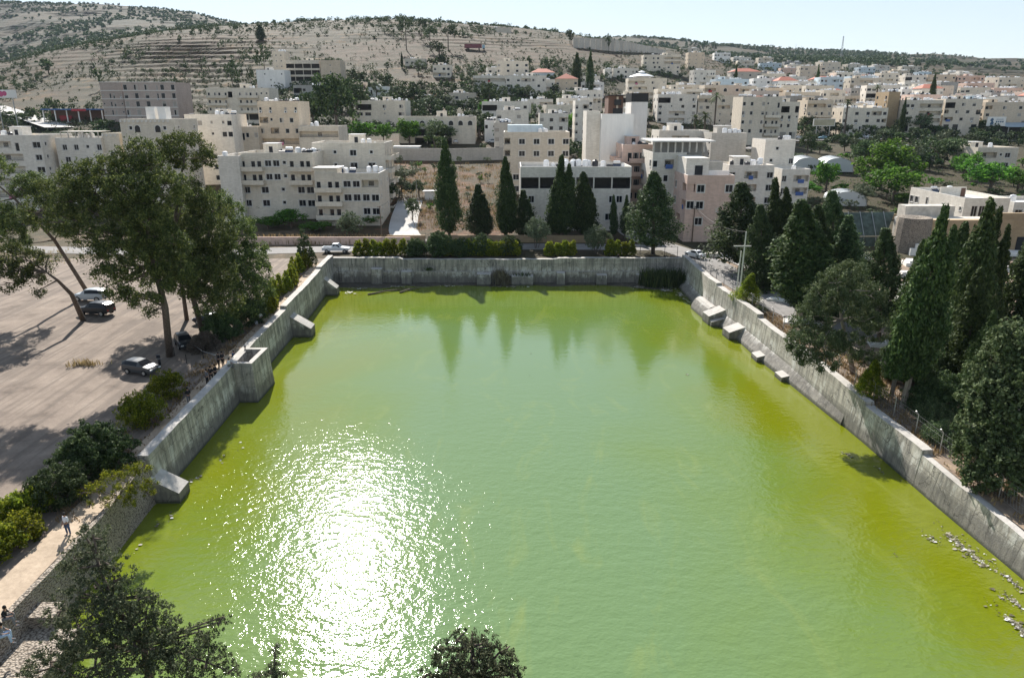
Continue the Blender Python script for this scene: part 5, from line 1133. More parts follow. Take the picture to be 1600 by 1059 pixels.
pine('second pine with its round crown above the others, its dark trunk behind the sedan', (318, 522), [(303, 470, 84), (285, 420, 85), (272, 360, 86), (280, 290, 88), (288, 250, 89)],
     [(287, 236, 90, 3.2), (318, 250, 90, 1.7), (262, 228, 90, 1.6), (258, 252, 89, 1.8), (285, 330, 86, 3.1), (300, 300, 88, 2.2), (325, 365, 84, 3.2), (300, 395, 84, 3.0), (275, 410, 83, 2.5), (310, 430, 82, 2.3), (340, 430, 82, 2.6), (300, 452, 80, 1.6), (352, 470, 80, 2.1), (322, 410, 83, 2.6), (335, 385, 85, 2.4), (262, 395, 82, 2.0), (318, 462, 80, 1.5), (330, 330, 87, 2.3)], r0=.36)
pine('bushy pine at the right end of the clump, close to the pool wall', (368, 498), [(366, 450, 93), (362, 400, 95), (345, 350, 97)],
     [(337, 318, 98, 2.6), (358, 330, 98, 2.3), (366, 362, 96, 2.5), (362, 400, 95, 3.0), (385, 415, 94, 2.3), (372, 440, 92, 2.6), (392, 445, 91, 2.0), (358, 465, 90, 2.6), (378, 490, 88, 1.9), (345, 500, 86, 1.8), (398, 385, 97, 1.8), (380, 352, 99, 1.6), (405, 425, 97, 2.0), (410, 455, 95, 1.8), (395, 475, 91, 1.8), (330, 480, 84, 1.6), (350, 430, 92, 2.4), (332, 400, 94, 2.4), (398, 405, 99, 2.0)], r0=.32)
pine('long bare leaning pine whose trunk crosses the upper left corner of the lot', (139, 458), [(120, 430, 104), (85, 375, 102), (52, 340, 100), (22, 310, 98), (-5, 288, 96)],
     [(52, 287, 101, 2.3), (68, 298, 101, 2.0), (35, 295, 100, 2.1), (85, 320, 101, 1.6), (-12, 262, 96, 2.6), (15, 345, 98, 3.4), (8, 370, 97, 3.2), (30, 385, 97, 1.6), (88, 345, 101, 1.8), (96, 362, 101, 1.4), (-30, 330, 96, 3)], r0=.34)
pine('short leaning pine over the silver car, with its crown hanging left', (131, 500), [(112, 460, 90), (90, 438, 89), (72, 425, 88)],
     [(42, 405, 88, 2.2), (28, 425, 87, 2.1), (60, 425, 88, 1.6), (12, 440, 86, 1.8), (52, 440, 87, 1.4), (76, 405, 89, 1.3), (20, 398, 88, 2), (5, 415, 87, 1.9), (62, 455, 87, .8)], r0=.36, sub=4.5)
pine('dark crowded pine behind the tallest one, filling the middle of the clump', (292, 500), [(285, 450, 92), (270, 390, 93), (255, 330, 94)],
     [(235, 345, 94, 3.4), (270, 360, 93, 3.4), (300, 345, 93, 3.2), (255, 395, 92, 3.2), (290, 400, 92, 3.2), (225, 385, 93, 2.6), (320, 440, 90, 2.6), (285, 445, 90, 2.4), (245, 430, 91, 2.2)], r0=.3)
# lighter spreading tree overhanging the right wall
pine('spreading lighter green pine that hangs over the top of the right pool wall', (1335, 585), [(1325, 540, 73), (1315, 500, 73), (1310, 455, 73.5)],
     [(1330, 430, 74, 2.0), (1305, 440, 73, 1.9), (1290, 465, 72, 2.2), (1270, 500, 71, 2.2), (1320, 475, 72, 2.1), (1350, 500, 72, 1.8), (1258, 535, 69, 1.9), (1290, 530, 69, 2.2), (1325, 540, 70, 2.2), (1262, 560, 67.5, 1.3), (1290, 566, 67, 1.4), (1245, 548, 68.5, 1.0), (1360, 460, 74, 1.8), (1380, 520, 72, 1.6), (1355, 560, 69, 1.4)], mat='bush', leaf=.24, subr=.5, sub=11, npl=60, bark='palebark', r0=.3)
# big leafy tree at the right
pine('huge leafy broadleaf tree cut by the right edge, highlights on every leaf clump', (1585, 760), [(1582, 700, 50), (1580, 640, 50.5), (1582, 590, 51)],
     [(1600, 540, 52, 2.6), (1570, 575, 52, 2.4), (1600, 600, 51, 2.8), (1545, 620, 52, 2.2), (1580, 650, 50, 2.8), (1535, 665, 51, 2.0), (1560, 700, 49.5, 2.4), (1600, 710, 48.5, 2.6), (1522, 710, 50.5, 1.7), (1530, 745, 49, 1.4), (1575, 745, 48, 1.8), (1510, 690, 51, 1.1), (1610, 660, 49, 2.4), (1560, 610, 51, 2), (1630, 580, 50, 3), (1640, 680, 48, 3)], mat='bush', leaf=.28, subr=.42, sub=18, npl=40, asp=1.5, r0=.4, name='leafy_tree')
# ---- foreground conifers
pine('large dark conifer in the near left corner, cropped by the bottom edge', (250, 1075), [(225, 1010, 26.0), (175, 940, 26.4), (150, 870, 26.8)],
     [(146, 840, 27, .75), (135, 868, 27, 1.0), (160, 880, 26.8, 1.0), (112, 880, 27, .8), (100, 890, 27, .5), (150, 915, 26.4, 1.3), (185, 945, 26, 1.4), (215, 935, 26.3, .8), (230, 960, 26, 1.1), (150, 960, 26, 1.3), (125, 985, 26, 1.2), (195, 990, 25.5, 1.6), (100, 1010, 26, 1.2), (150, 1020, 25, 1.7), (245, 1000, 25.5, 1.2), (285, 1010, 25.5, 1.2), (315, 990, 26, .8), (340, 975, 26.3, .5), (350, 965, 26.5, .35), (80, 1040, 25.5, 1.1), (210, 1040, 24.5, 1.7), (270, 1045, 24.6, 1.4), (320, 1040, 25, 1.2), (355, 1050, 25, .7), (60, 1055, 25, .9), (180, 890, 26.8, .4), (235, 935, 26.6, .35), (130, 1060, 24.5, 1.6), (240, 1070, 24, 1.8), (132, 838, 27.2, .6), (180, 905, 26.5, .9), (205, 960, 25.8, 1.3), (260, 985, 25.6, 1.0), (170, 970, 25.5, 1.5), (120, 930, 26.6, 1.0), (90, 960, 26.4, .7), (300, 1030, 25, 1.3), (215, 1010, 25, 1.7)],
     leaf=.12, subr=.16, sub=40, npl=26, mat='juni', r0=.2, gz=(-15.6, 24.2, 1.0), asp=2.4, name='conifer_tree')
pine('thin dark conifer tip rising at the bottom edge, right of the big corner conifer', (425, 1100), [(428, 1050, 24), (430, 1015, 24.2)],
     [(430, 1010, 24.2, .16), (429, 1022, 24.2, .24), (432, 1036, 24.1, .32), (424, 1048, 24, .42), (433, 1062, 24, .5), (415, 1060, 24, .45), (395, 1062, 24, .4)], leaf=.10, subr=.12, sub=110, npl=22, mat='juni', r0=.09, gz=(-8.0, 23.4, 1.5), asp=2.4, name='conifer_tree')
pine('dark bushy conifer top at the bottom centre edge, seen from above against the water', (740, 1200), [(740, 1060, 21.5), (738, 1010, 21.8)],
     [(738, 1000, 22, .55), (712, 1002, 22, .5), (762, 1006, 22, .55), (690, 1015, 22, .35), (782, 1020, 22, .5), (735, 1025, 21.5, .9), (705, 1035, 21.5, .8), (772, 1038, 21.4, .8), (800, 1042, 21.5, .5), (740, 1055, 21, 1.1), (690, 1055, 21.3, .6), (665, 1055, 21.5, .3), (802, 1056, 21.3, .5), (770, 1065, 21, .9), (710, 1070, 21, 1.0)],
     leaf=.10, subr=.14, sub=60, npl=34, mat='juni', r0=.22, gz=(-1.2, 20.2, 1.6), asp=2.2, name='conifer_tree')
# ---- shrubs
def shrub(label, c, ls, mat='hedge', leaf=.17, subr=.28, sub=20, npl=48, name='shrub', cat='shrub', asp=1.7, up=.3, flat=.95, stems=True, group=None):
    g = ground(*c); r = tree_root(name, label, g, cat, group)
    Ls = [(x, y, z, q) for x, y, z, q in ls]
    C, R = lobes(Ls, sub, subr, flat=flat, topbias=.15); crown_obj('foliage', C, R, npl, leaf, L[mat], r, asp=asp, up=up)
    if stems:
        b = MB()
        for (x, y, z, q) in Ls[:5]: b.tube([(x*.2, y*.2, -.3), (x*.6, y*.6, z*.5), (x, y, z)], [.07, .05, .02], 5)
        b.build('stems', M['bark'], r)
    return r
def ball(w_, h_, n=1): return [(0, 0, h_*.5, w_*.5)] + [(math.cos(a)*w_*.25, math.sin(a)*w_*.25, h_*.42, w_*.38) for a in (0.3, 2.1, 4.2)] + [(0, 0, h_*.72, w_*.3)]
for lb, c, w_, h_, mt, lf in [
  ('round yellow green hedge shrub right behind the grey hatchback', (262, 622), 3.3, 3.0, 'hedge', .15),
  ('round yellow green hedge shrub, front one of the pair by the hatchback', (224, 665), 3.8, 3.2, 'hedge', .15),
  ('big dark green bush with a rough outline beside the gravel lot', (152, 735), 5.4, 3.6, 'dark', .2),
  ('dark blue green rounded bush next to the overhanging pine shrub', (95, 785), 3.8, 2.8, 'dark', .16),
  ('tall dark juniper cone with a pointed top behind the hedge row, far left pool corner', (478, 416), 4.4, 6.6, 'dark', .2),
  ('grey green olive tree in front of the white ribbon building', (838, 388), 5.8, 6.4, 'olive', .2),
  ('dark green round bush between olive tree and big dense corner tree', (932, 397), 6.0, 5.4, 'olive', .2),
  ('grey green olive tree over the wall, in front of the three storey balcony house', (548, 372), 6.2, 5.4, 'olive', .2),
  ('dense dark shrub under the sparse dead tangle, far wall left of centre', (688, 400), 5.4, 4.4, 'dark', .2),
  ('dark ivy covered shrub left of the far hedge row', (722, 400), 4.2, 3.0, 'dark', .18),
  ('green leafy bush in the shade below the leaning cypress trunks', (1440, 640), 3.6, 1.8, 'dark', .16),
  ('dark understorey bush beneath the huge leafy tree', (1480, 640), 5.0, 3.0, 'dark', .18),
  ('pale leaved sapling between the cypress pair and the huge leafy tree', (1487, 585), 3.0, 2.6, 'olive', .16),
  ('dark shrub mass under the cypress row, left of the leaning trunks', (1402, 590), 4.6, 3.4, 'dark', .18),
  ('low scrub shrub along the fence behind the right wall', (1470, 690), 3.0, 1.2, 'bush', .14),
  ('dark shrub thicket at the foot of the second pine, behind the wall path', (348, 530), 4.4, 3.0, 'dark', .18),
  ('dark shrub thicket right of the black hatchback, under the pines', (318, 548), 3.2, 1.8, 'dry', .16),
  ('dark green bush at the near end of the diagonal thuja row', (392, 508), 4.0, 3.6, 'dark', .18),
  ('dark bush filling the far hedge under the ragged cypress', (752, 397), 5.0, 3.4, 'dark', .2),
  ('dark bush under the tall pointed cypress, in the far hedge', (796, 397), 4.6, 3.0, 'dark', .2),
  ('scruffy dark conifer shrub where the far hedge meets the dead tangle', (650, 400), 4.0, 3.0, 'dark', .2),
  ('dark shrub mass behind the street lamp post, under the broad cypress', (1190, 452), 6.0, 4.0, 'dark', .2),
  ('dark shrub mass below the third street conifer', (1278, 500), 6.0, 4.2, 'dark', .2),
  ('dark hedge clump in the garden behind the leaning cypress', (1450, 600), 5.0, 3.4, 'dark', .2),
  ('sunlit garden bush behind the wall fence near the leafy tree', (1455, 660), 3.0, 1.6, 'bush', .14),
  ('small weedy shrub on the earth strip by the small cone tree', (1188, 490), 1.6, 1.1, 'bush', .12),
 ]:
    if 'juniper' in lb: shrub(lb, c, [(0, 0, .9, 2.0), (0, 0, 2.2, 1.8), (.1, 0, 3.5, 1.4), (0, 0, 4.7, 1.0), (.05, 0, 5.7, .6), (0, 0, 6.4, .3)], mt, lf)
    elif mt == 'olive' and h_ > 5: shrub(lb, c, [(x, y, z + h_*.12, q*.8) for x, y, z, q in ball(w_, h_)] + [(random.uniform(-1, 1)*w_*.3, random.uniform(-1, 1)*w_*.2, h_*random.uniform(.3, .7), w_*.2) for _ in range(7)], mt, lf, sub=10, name='olive_tree', cat='tree')
    else: shrub(lb, c, ball(w_, h_) + [(random.uniform(-1, 1)*w_*.32, random.uniform(-1, 1)*w_*.3, h_*random.uniform(.3, .6), w_*.2) for _ in range(5)], mt, lf)
# overhanging pale pine shrub at the left wall
g = ground(180, 800)
pine('pale green wispy pine sapling hanging over the left pool wall', (170, 790), [(185, 775, 46.5), (200, 755, 47)], [(150, 762, 46.5, .7), (175, 745, 47, .8), (200, 740, 47.5, .8), (225, 730, 48, .7), (190, 765, 46, .8), (215, 760, 46.8, .8), (238, 755, 47.6, .5), (165, 785, 45.5, .5), (140, 790, 45.6, .35), (205, 782, 45.8, .6), (232, 772, 46.8, .45), (130, 770, 46.5, .35)], leaf=.17, subr=.26, sub=34, npl=34, mat='hedge', r0=.1, name='pine_sapling', asp=3)
# yellow green hedge at the left edge and the clipped hedge rows
ORD2 = ORD
hp = [(-6, 840), (12, 820), (30, 812), (52, 800), (66, 790), (8, 862), (38, 842), (-15, 880)]
for i, (px, py) in enumerate(hp):
    g = ground(px, py); shrub(['laurel bush touching the left edge, middle of the yellow green clump', 'laurel bush in the heart of the yellow green clump', 'laurel bush at the lot side of the yellow green clump', 'laurel bush near the top end of the yellow green clump', 'laurel bush at the very top end of the yellow green clump', 'lowest laurel bush of the yellow green clump, above the path', 'laurel bush on the path side of the yellow green clump', 'laurel bush cut by the left edge, lowest corner of the clump'][i], (px, py), ball(2.3, 2.0), 'hedge', .17, .24, 22, 34, stems=False, asp=1.4, group='laurel bushes at the left edge')
for i in range(14):
    k = i / 13; px, py = 408 + 68 * k + 6 * math.sin(i), 493 - 78 * k
    shrub(f'yellow green thuja cone, {ORD[i]} from the near end of the diagonal hedge row', (px, py + 4), [(0, 0, .6, 1.0), (0, 0, 1.5, .8), (0, 0, 2.4, .5), (0, 0, 3.0, .25)], 'hedge', .19, .24, 60, 44, stems=False, name='thuja_shrub', group='diagonal thuja hedge row')
hd = [(560, 0), (572, 1), (583, 0), (593, 0), (604, 0), (615, 0), (630, 0), (645, 0)] + [(700 + 10.5 * q, 0) for q in range(11)] + [(858, 0), (870, 0), (882, 0), (893, 0), (952, 0), (963, 0), (974, 0), (985, 0)]
for hi, (px, _) in enumerate(hd):
    sc_ = random.uniform(.85, 1.15); shrub(f'yellow green thuja bush, {ORD2[hi]} from the left along the far wall hedge', (px, 399), [(0, 0, .7*sc_, 1.05), (0, 0, 1.6*sc_, .85), (.1, 0, 2.4*sc_, .5)], 'hedge', .22, .26, 55, 42, stems=False, name='thuja_shrub', group='thuja hedge along the far wall')
# reeds hanging in the far right corner of the pool
def reeds(name, label, spots, n, hgt, mat, kind='stuff', cat='plants'):
    V = []; Q = []
    for (x, y, z, rx, ry) in spots:
        for _ in range(n):
            cx, cy = x + random.gauss(0, rx), y + random.gauss(0, ry); h_ = hgt * random.uniform(.4, 1.1); dx, dy = random.uniform(-.3, .3)*h_, random.uniform(-.35, .1)*h_; a = random.uniform(0, PI); w_ = .05 + hgt*.018; k = len(V)
            V += [(cx-w_*math.cos(a), cy-w_*math.sin(a), z), (cx+w_*math.cos(a), cy+w_*math.sin(a), z), (cx+dx*.4+w_*.8*math.cos(a), cy+dy*.4+w_*.8*math.sin(a), z+h_*.6), (cx+dx*.4-w_*.8*math.cos(a), cy+dy*.4-w_*.8*math.sin(a), z+h_*.6), (cx+dx, cy+dy, z+h_*.97), (cx+dx, cy+dy, z+h_)]
            Q += [(k, k+1, k+2, k+3), (k+3, k+2, k+5, k+4)]
    return tag(link(name, np_mesh(name, np.array(V), np.array(Q), L[mat])), label, cat, kind=kind)
reeds('reeds', 'dense dark reeds growing in the far right corner of the pool', [(24.5 + q * .8, 128.0 - (q % 3) * .7, .1, .5, .5) for q in range(9)], 130, 3.4, 'dark')
reeds('reeds', 'dry brown tangle growing on the far wall between two buttresses', [(-1.6, 128.3, .2, .8, .4), (-2.2, 128.4, 1.4, .6, .3)], 260, 1.7, 'dry')
reeds('weeds', 'green weeds sprouting from the top of the far wall buttress', [(2.2, 128.6, 1.7, .9, .3), (-15.4, 129, 2.6, .4, .2)], 60, .8, 'dark')
# dry grass and scrub on the verges
sp = []
for _ in range(260):
    y = random.uniform(44, 126); x = float(lin(LW, y)) - random.uniform(2.2, 5.2); sp.append((x, y, tz(x, y), .35, .35))
reeds('dry_grass', 'dry grass and weeds along the verge behind the left pool wall', sp, 16, .35, 'straw', cat='grass')
sp = []
for _ in range(300):
    y = random.uniform(44, 100); x = float(lin(RW, y)) + random.uniform(1.4, 6.5 if y < 90 else 3.2); sp.append((x, y, tz(x, y), .4, .4))
reeds('dry_grass', 'dry grass on the earth strip behind the right pool wall', sp, 14, .5, 'straw', cat='grass')
g = ground(133, 570); reeds('dry_grass', 'small tuft of straw coloured grass alone in the gravel lot', [(g.x, g.y, g.z, .9, .4)], 90, .8, 'straw', cat='grass')
sp = [(ground(px, py).x, ground(px, py).y, 4.7, 1.4, .8) for px in range(415, 600, 9) for py in (375, 381)]
reeds('dry_grass', 'strip of tall straw coloured grass above the pinkish wall', sp, 40, 1.3, 'straw', cat='grass')
sp = [(ground(px, py).x, ground(px, py).y, tz(ground(px, py).x, ground(px, py).y), 1.2, 1.0) for px in range(8, 110, 14) for py in (395, 408)]
reeds('dry_grass', 'straw coloured grass patch under the leaning pines', sp, 14, .7, 'straw', cat='grass')
sp = []
for _ in range(420):
    px, py = random.uniform(600, 800), random.uniform(256, 360)
    if px < 655 and py > 316: continue
    q = ground(px, py); sp.append((q.x, q.y, q.z, .9, .9))
reeds('dry_grass', 'knee high dry weeds all over the reddish field', sp, 16, .9, 'straw', cat='grass')
sp = []
for _ in range(300):
    q = ground(random.uniform(1200, 1610), random.uniform(246, 350)); sp.append((q.x, q.y, q.z, 1.0, 1.0))
reeds('weeds', 'green weeds and ground plants in the gardens below the upper road', sp, 16, .8, 'bush', cat='plants')
# bare twiggy dead tangle
g = ground(668, 398); r = tree_root('dead_shrub', 'grey leafless tangle of dead branches spilling over the far wall', g, 'shrub'); b = MB()
for _ in range(150):
    a = random.uniform(0, 2*PI); l_ = random.uniform(1.5, 4.2); el = random.uniform(.1, 1.3); s_ = Vector((random.uniform(-2, 2), random.uniform(-.6, 1), random.uniform(0, 1.2))); e = s_ + Vector((math.cos(a)*math.cos(el), math.sin(a)*math.cos(el)*.6, math.sin(el))) * l_; b.tube([s_, (s_+e)/2 + Vector((random.uniform(-.3, .3), 0, random.uniform(-.1, .4))), e], [.05, .03, .012], 4, cap=False)
b.build('branches', M['palebark'], r); C, R = lobes([(0, 0, 1.2, 1.8), (-1.5, -.3, .8, 1.2), (1.6, 0, 1.6, 1.4)], 6, .3); crown_obj('foliage', C, R, 18, .16, L['dry'], r)
# ---- mid distance trees: shared meshes
def proto_round(seed, nl, leaf, npl, mat, w_=1.0, sub=None, two=False):
    rng = np.random.default_rng(seed); cs = [(0, 0, .62, .36)] + [(rng.uniform(-.28, .28), rng.uniform(-.28, .28), rng.uniform(.4, .8), rng.uniform(.18, .3)) for _ in range(nl)]
    C, R = lobes(cs, sub or 200, .085, rng, flat=.85); V, Q = leaves(C, R, npl * 2, leaf, asp=1.5, rng=rng, jit=.5)
    b = MB(); b.tube([(0, 0, -.1), (.02, 0, .25), (0, .01, .6)], [.035, .028, .012], 6); b.tube([(0, 0, .3), (.15, .05, .6)], [.018, .008], 5); b.tube([(0, 0, .3), (-.14, -.05, .58)], [.018, .008], 5)
    Vt = np.concatenate(b.v); F = [f for f in b.f if len(f) == 4]
    if two: return np_mesh('crown', V, Q, L[mat]), np_mesh('trunk', Vt, np.array(F), M['bark'])
    n = len(V); return np_mesh('tree', np.concatenate([V, Vt]), np.concatenate([Q, np.array(F) + n]), [L[mat], M['bark']], np.concatenate([np.zeros(len(Q)), np.ones(len(F))]))
def proto_pinefar(seed, mat='hill'):
    rng = np.random.default_rng(seed); cs = [(rng.uniform(-.2, .2), rng.uniform(-.2, .2), rng.uniform(.55, .86), rng.uniform(.15, .24)) for _ in range(9)]
    C, R = lobes(cs, 130, .065, rng); V, Q = leaves(C, R, 16, .06, rng=rng)
    b = MB(); b.tube([(0, 0, -.1), (.02, 0, .4), (0, .01, .8)], [.025, .02, .01], 6); Vt = np.concatenate(b.v); F = [f for f in b.f if len(f) == 4]; n = len(V)
    return np_mesh('tree', np.concatenate([V, Vt]), np.concatenate([Q, np.array(F)+n]), [L[mat], M['bark']], np.concatenate([np.zeros(len(Q)), np.ones(len(F))]))
def split(me):   # crown and trunk as separate meshes for near trees
    return me
PR = {}
for mt in ('bright', 'dark', 'olive', 'hill', 'bush'):
    PR[mt] = [proto_round(100 + i + len(mt), 5 + i, .055, 13, mt, two=True) for i in range(3)]
PRL = {mt: [proto_round(200 + i + len(mt), 4 + i, .13, 6, mt, sub=26) for i in range(3)] for mt in ('hill', 'olive', 'dark', 'bright')}
PF = [proto_pinefar(31), proto_pinefar(32)]
def garden(label, px, py, wpx, hpx, mt, Y=None, group=None, name='garden_tree', pr=None, cat='tree'):
    g = ground(px, py) if Y is None else at(px, py, Y)
    if Y is not None: g.z = tz(g.x, g.y)
    s_ = 1 / ppm(g.y, g.z + 2)
    if pr is None:
        r = empty(name, g, random.uniform(0, 6.28), label, cat, group); r.scale = (wpx*s_*1.2, wpx*s_*1.2, hpx*s_*1.1); cr_, tr_ = random.choice(PR[mt]); link('crown', cr_, r); link('trunk', tr_, r); return r
    o = link(name, random.choice(pr or PR[mt]), None, g, (0, 0, random.uniform(0, 6.28)), (wpx*s_*1.1, wpx*s_*1.1, hpx*s_*1.05)); return tag(o, label, cat, group)
for lb, px, py, w_, h_, mt in [
  ('large bright green leafy tree right of the small greenhouse, back one of two', 1376, 298, 76, 66, 'bright'), ('bright green tree in front of the large bright one', 1396, 316, 62, 50, 'bright'),
  ('dark green broad tree below the upper road, left of the pair', 1347, 262, 40, 36, 'dark'), ('wide dark green tree right of the plastic tunnels', 1462, 258, 52, 36, 'dark'), ('dark green tree with a yellow tip right of the wide dark one', 1492, 258, 48, 34, 'bush'),
  ('small bright tree left of the villa', 1504, 278, 34, 34, 'bright'), ('bright green spreading tree in front of the villa', 1545, 300, 62, 42, 'bright'), ('bright green tree at the right edge beyond the white house', 1590, 298, 44, 30, 'bright'),
  ('green tree just left of the retaining wall opening, upper right', 1260, 246, 20, 34, 'dark'), ('leafy green tree left of the plastic dome greenhouse', 1290, 300, 36, 40, 'bright'), ('green shrub tree under the white annex porch', 1252, 306, 36, 22, 'bright'),
  ('pale green bush tree before the dome greenhouse', 1345, 320, 30, 26, 'olive'), ('green vine bush left of the sunlit white house', 1418, 322, 34, 18, 'bright'), ('grey green tree between the tunnels and the bright trees', 1418, 262, 28, 30, 'olive'),
  ('round leafy tree left in front of the arched window building', 640, 228, 36, 34, 'bright'), ('round leafy tree right in front of the arched window building', 678, 228, 42, 36, 'bush'), ('leafy green trees left of the arched window building', 570, 224, 42, 28, 'bright'), ('small green tree left of the blue shed', 600, 224, 22, 26, 'bright'),
  ('dark tree left part of the big pine clump, left centre', 490, 205, 40, 52, 'dark'), ('tallest dark pine like tree of the clump, left centre', 527, 212, 58, 78, 'dark'), ('blue green tree at the right of the dark clump', 552, 195, 36, 56, 'hill'), ('tall dark tree above the clump by the school', 548, 170, 40, 40, 'dark'),
  ('dark green tree beside the tan terrace, right of the olive slope', 765, 172, 26, 36, 'dark'), ('small bright bush under the dark slope tree', 757, 186, 20, 24, 'bright'), ('dark round tree in the gap left of the slim oriel building', 886, 178, 32, 30, 'dark'), ('green bush cluster left of the slim white block', 898, 210, 24, 30, 'bright'),
  ('bright vegetable greenery by the left balcony house', 420, 358, 40, 18, 'bright'), ('bright grape vine bush in front of the balcony house', 455, 356, 46, 26, 'bright'), ('lime green bush at the foot of the nearest balcony house', 490, 362, 40, 14, 'bright'),
  ('dark fig tree against the long balcony house, left', 420, 338, 32, 24, 'dark'), ('dark fig tree against the long balcony house, right', 472, 336, 34, 28, 'dark'), ('leafy tree right of the three storey balcony house', 602, 322, 28, 36, 'dark'),
  ('green garden bush at the right foot of the three storey house', 578, 352, 26, 14, 'bright'), ('round green shrub in the reddish field, beside the driveway head', 632, 286, 38, 22, 'olive'), ('olive green bush below the reddish field', 628, 308, 26, 26, 'olive'), ('dark bush by the small white kiosk', 655, 308, 26, 24, 'dark'),
  ('spreading bush at the right of the driveway', 645, 345, 22, 30, 'bush'), ('green tree right of the beige tower, above the road', 1255, 187, 22, 26, 'dark'), ('olive green tree left of the faded billboard', 1262, 212, 30, 26, 'dark'),
  ('roadside tree left of the three storey row house door', 1342, 207, 18, 24, 'dark'), ('round roadside tree third along the upper road', 1388, 214, 26, 14, 'dark'), ('roadside tree before the dark slit', 1408, 212, 24, 26, 'bush'), ('broad roadside tree before the shaded balconies', 1436, 212, 26, 28, 'bush'), ('roadside tree between the workshops', 1487, 208, 24, 20, 'dark'), ('low roadside tree left of the white billboard', 1522, 212, 30, 20, 'dark'), ('roadside tree in front of the shop row, middle', 1460, 214, 22, 16, 'dark'), ('roadside bush below the white billboard', 1535, 222, 22, 14, 'dark'), ('roadside tree near the parked black car', 1305, 212, 22, 18, 'dark'),
  ('bush on the bank below the faded billboard', 1280, 240, 22, 16, 'bush'), ('green shrubs beside the beige tower foot', 1235, 206, 10, 10, 'bright'), ('trees in the gap right of the pale tan villa, street level', 1205, 192, 20, 18, 'dark')]:
    garden(lb, px, py, w_ * 1.15, h_ * 1.1, mt)
def ps(px, py, w_, h_, mt, Y): return garden(None, px, py, w_, h_, mt, Y)
# field shrubs
FS = sorted((random.uniform(600, 800), random.uniform(254, 352)) for _ in range(46))
for i, (px, py) in enumerate(FS):
    if 600 < px < 652 and py > 318: continue
    mt = random.choice(['olive', 'olive', 'bright', 'bush']); garden(f'small shrub in the reddish field, {ORD[i]} of them counted from the left', px, py, random.uniform(8, 15), random.uniform(8, 14), mt, group='field shrubs', name='field_shrub', cat='shrub', pr=PRL.get(mt, PRL['hill']))
GS = sorted((random.uniform(1195, 1600), random.uniform(250, 345)) for _ in range(58))
for i, (px, py) in enumerate(GS):
    mt = random.choice(['olive', 'bright', 'dark', 'hill']); garden(f'shrub in the gardens below the upper road, {ORD[i]} of them from the left', px, py, random.uniform(13, 30), random.uniform(10, 20), mt, group='garden shrubs', name='garden_shrub', cat='shrub', pr=PRL.get(mt))
# hillside trees: the 280 that show largest are things, the rest one mass
cand = []
rr = random.Random(5)
def inhouse(x, y): return any(abs(x-fx) < fw + 2 and abs(y-fy) < fd + 2 for fx, fy, fw, fd in FOOT)
while len(cand) < 3000:
    px = rr.uniform(-30, 1630); Y = 235 * (5.2 ** (rr.random() ** .75)); x = (px-800)/1166*Y
    z = tz(x, Y); qx, qy = proj(x, Y, z)
    if qy < 25 or inhouse(x, Y): continue
    n = float(fbm(x/45, Y/45, 77)); zone = 1.0
    if 505 < qx < 905 and 64 < qy < 98: zone = .06
    elif qx > 1000 and 110 < qy < 215: zone = 1.1
    elif 430 < qx < 900 and 98 < qy < 225: zone = 4.0
    elif qx > 1380 and qy < 125: zone = .25
    elif 170 < qx < 420 and 60 < qy < 130: zone = .6
    if rr.random() < np.clip((n - .44) * 9, .03, 1) * zone: cand.append((x, Y, z, qx, qy))
sized = []
for c in cand:
    s_ = rr.uniform(3.0, 6.5) * (1.3 if 540 < c[3] < 900 and c[4] > 98 else 1); sized.append((s_ * ppm(c[1], c[2]), s_, c))
sized.sort(key=lambda q: -q[0])
for q, (vis, s_, (x, Y, z, qx, qy)) in enumerate(sized[:285]):
    mt = rr.choice(['hill', 'hill', 'olive', 'dark']); o = link('hillside_tree', rr.choice(PRL[mt]), None, (x, Y, z - .2), (0, 0, rr.uniform(0, 6)), (s_*1.15, s_*1.15, s_*rr.uniform(.85, 1.15)))
    tag(o, 'rounded grey green shrub tree scattered over the terraced hillside', 'tree', 'hillside shrub trees')
def mass(name, label, pts, mat, leaf, npl, cat='trees'):
    C = []; R = []
    for (x, y, z, s_) in pts:
        for _ in range(4): C.append((x + rr.uniform(-.3, .3)*s_, y + rr.uniform(-.3, .3)*s_, z + s_*rr.uniform(.25, .6))); R.append((s_*.32, s_*.32, s_*.3))
    V, Q = leaves(np.array(C), np.array(R), npl, leaf, asp=1.4); return tag(link(name, np_mesh(name, V, Q, L[mat])), label, cat, kind='stuff')
mass('hillside_scrub', 'countless small bushes dotting the nearer hillsides', [(x, Y, z, s_*.9) for _, s_, (x, Y, z, qx, qy) in sized[285:]], 'hill', 1.0, 14)
far = []
while len(far) < 7500:
    Y = rr.uniform(950, 2350); px = rr.uniform(-30, 1640); x = (px-800)/1166*Y; 
    if px > 1380 and rr.random() < .7: continue
    if rr.random() < np.clip((float(fbm(x/120, Y/120, 44)) - .41) * 9, .05, 1): far.append((x, Y, tz(x, Y) - .5, rr.uniform(4, 9)))
mass('distant_scrub', 'hazy scrub and trees covering the far ridges', far, 'hill', 3.0, 8)
low = []
for _ in range(17000):
    Y = 300 * (2.9 ** rr.random()); px = rr.uniform(-30, 1640); x = (px-800)/1166*Y
    if inhouse(x, Y) or rr.random() > np.clip((float(fbm(x/30, Y/30, 50)) - .40) * 8, .08, 1): continue
    low.append((x, Y, tz(x, Y) - .1, rr.uniform(.8, 3.0)))
mass('low_scrub', 'low dry scrub speckling the terraces', low, 'hill', .5, 7, 'scrub')
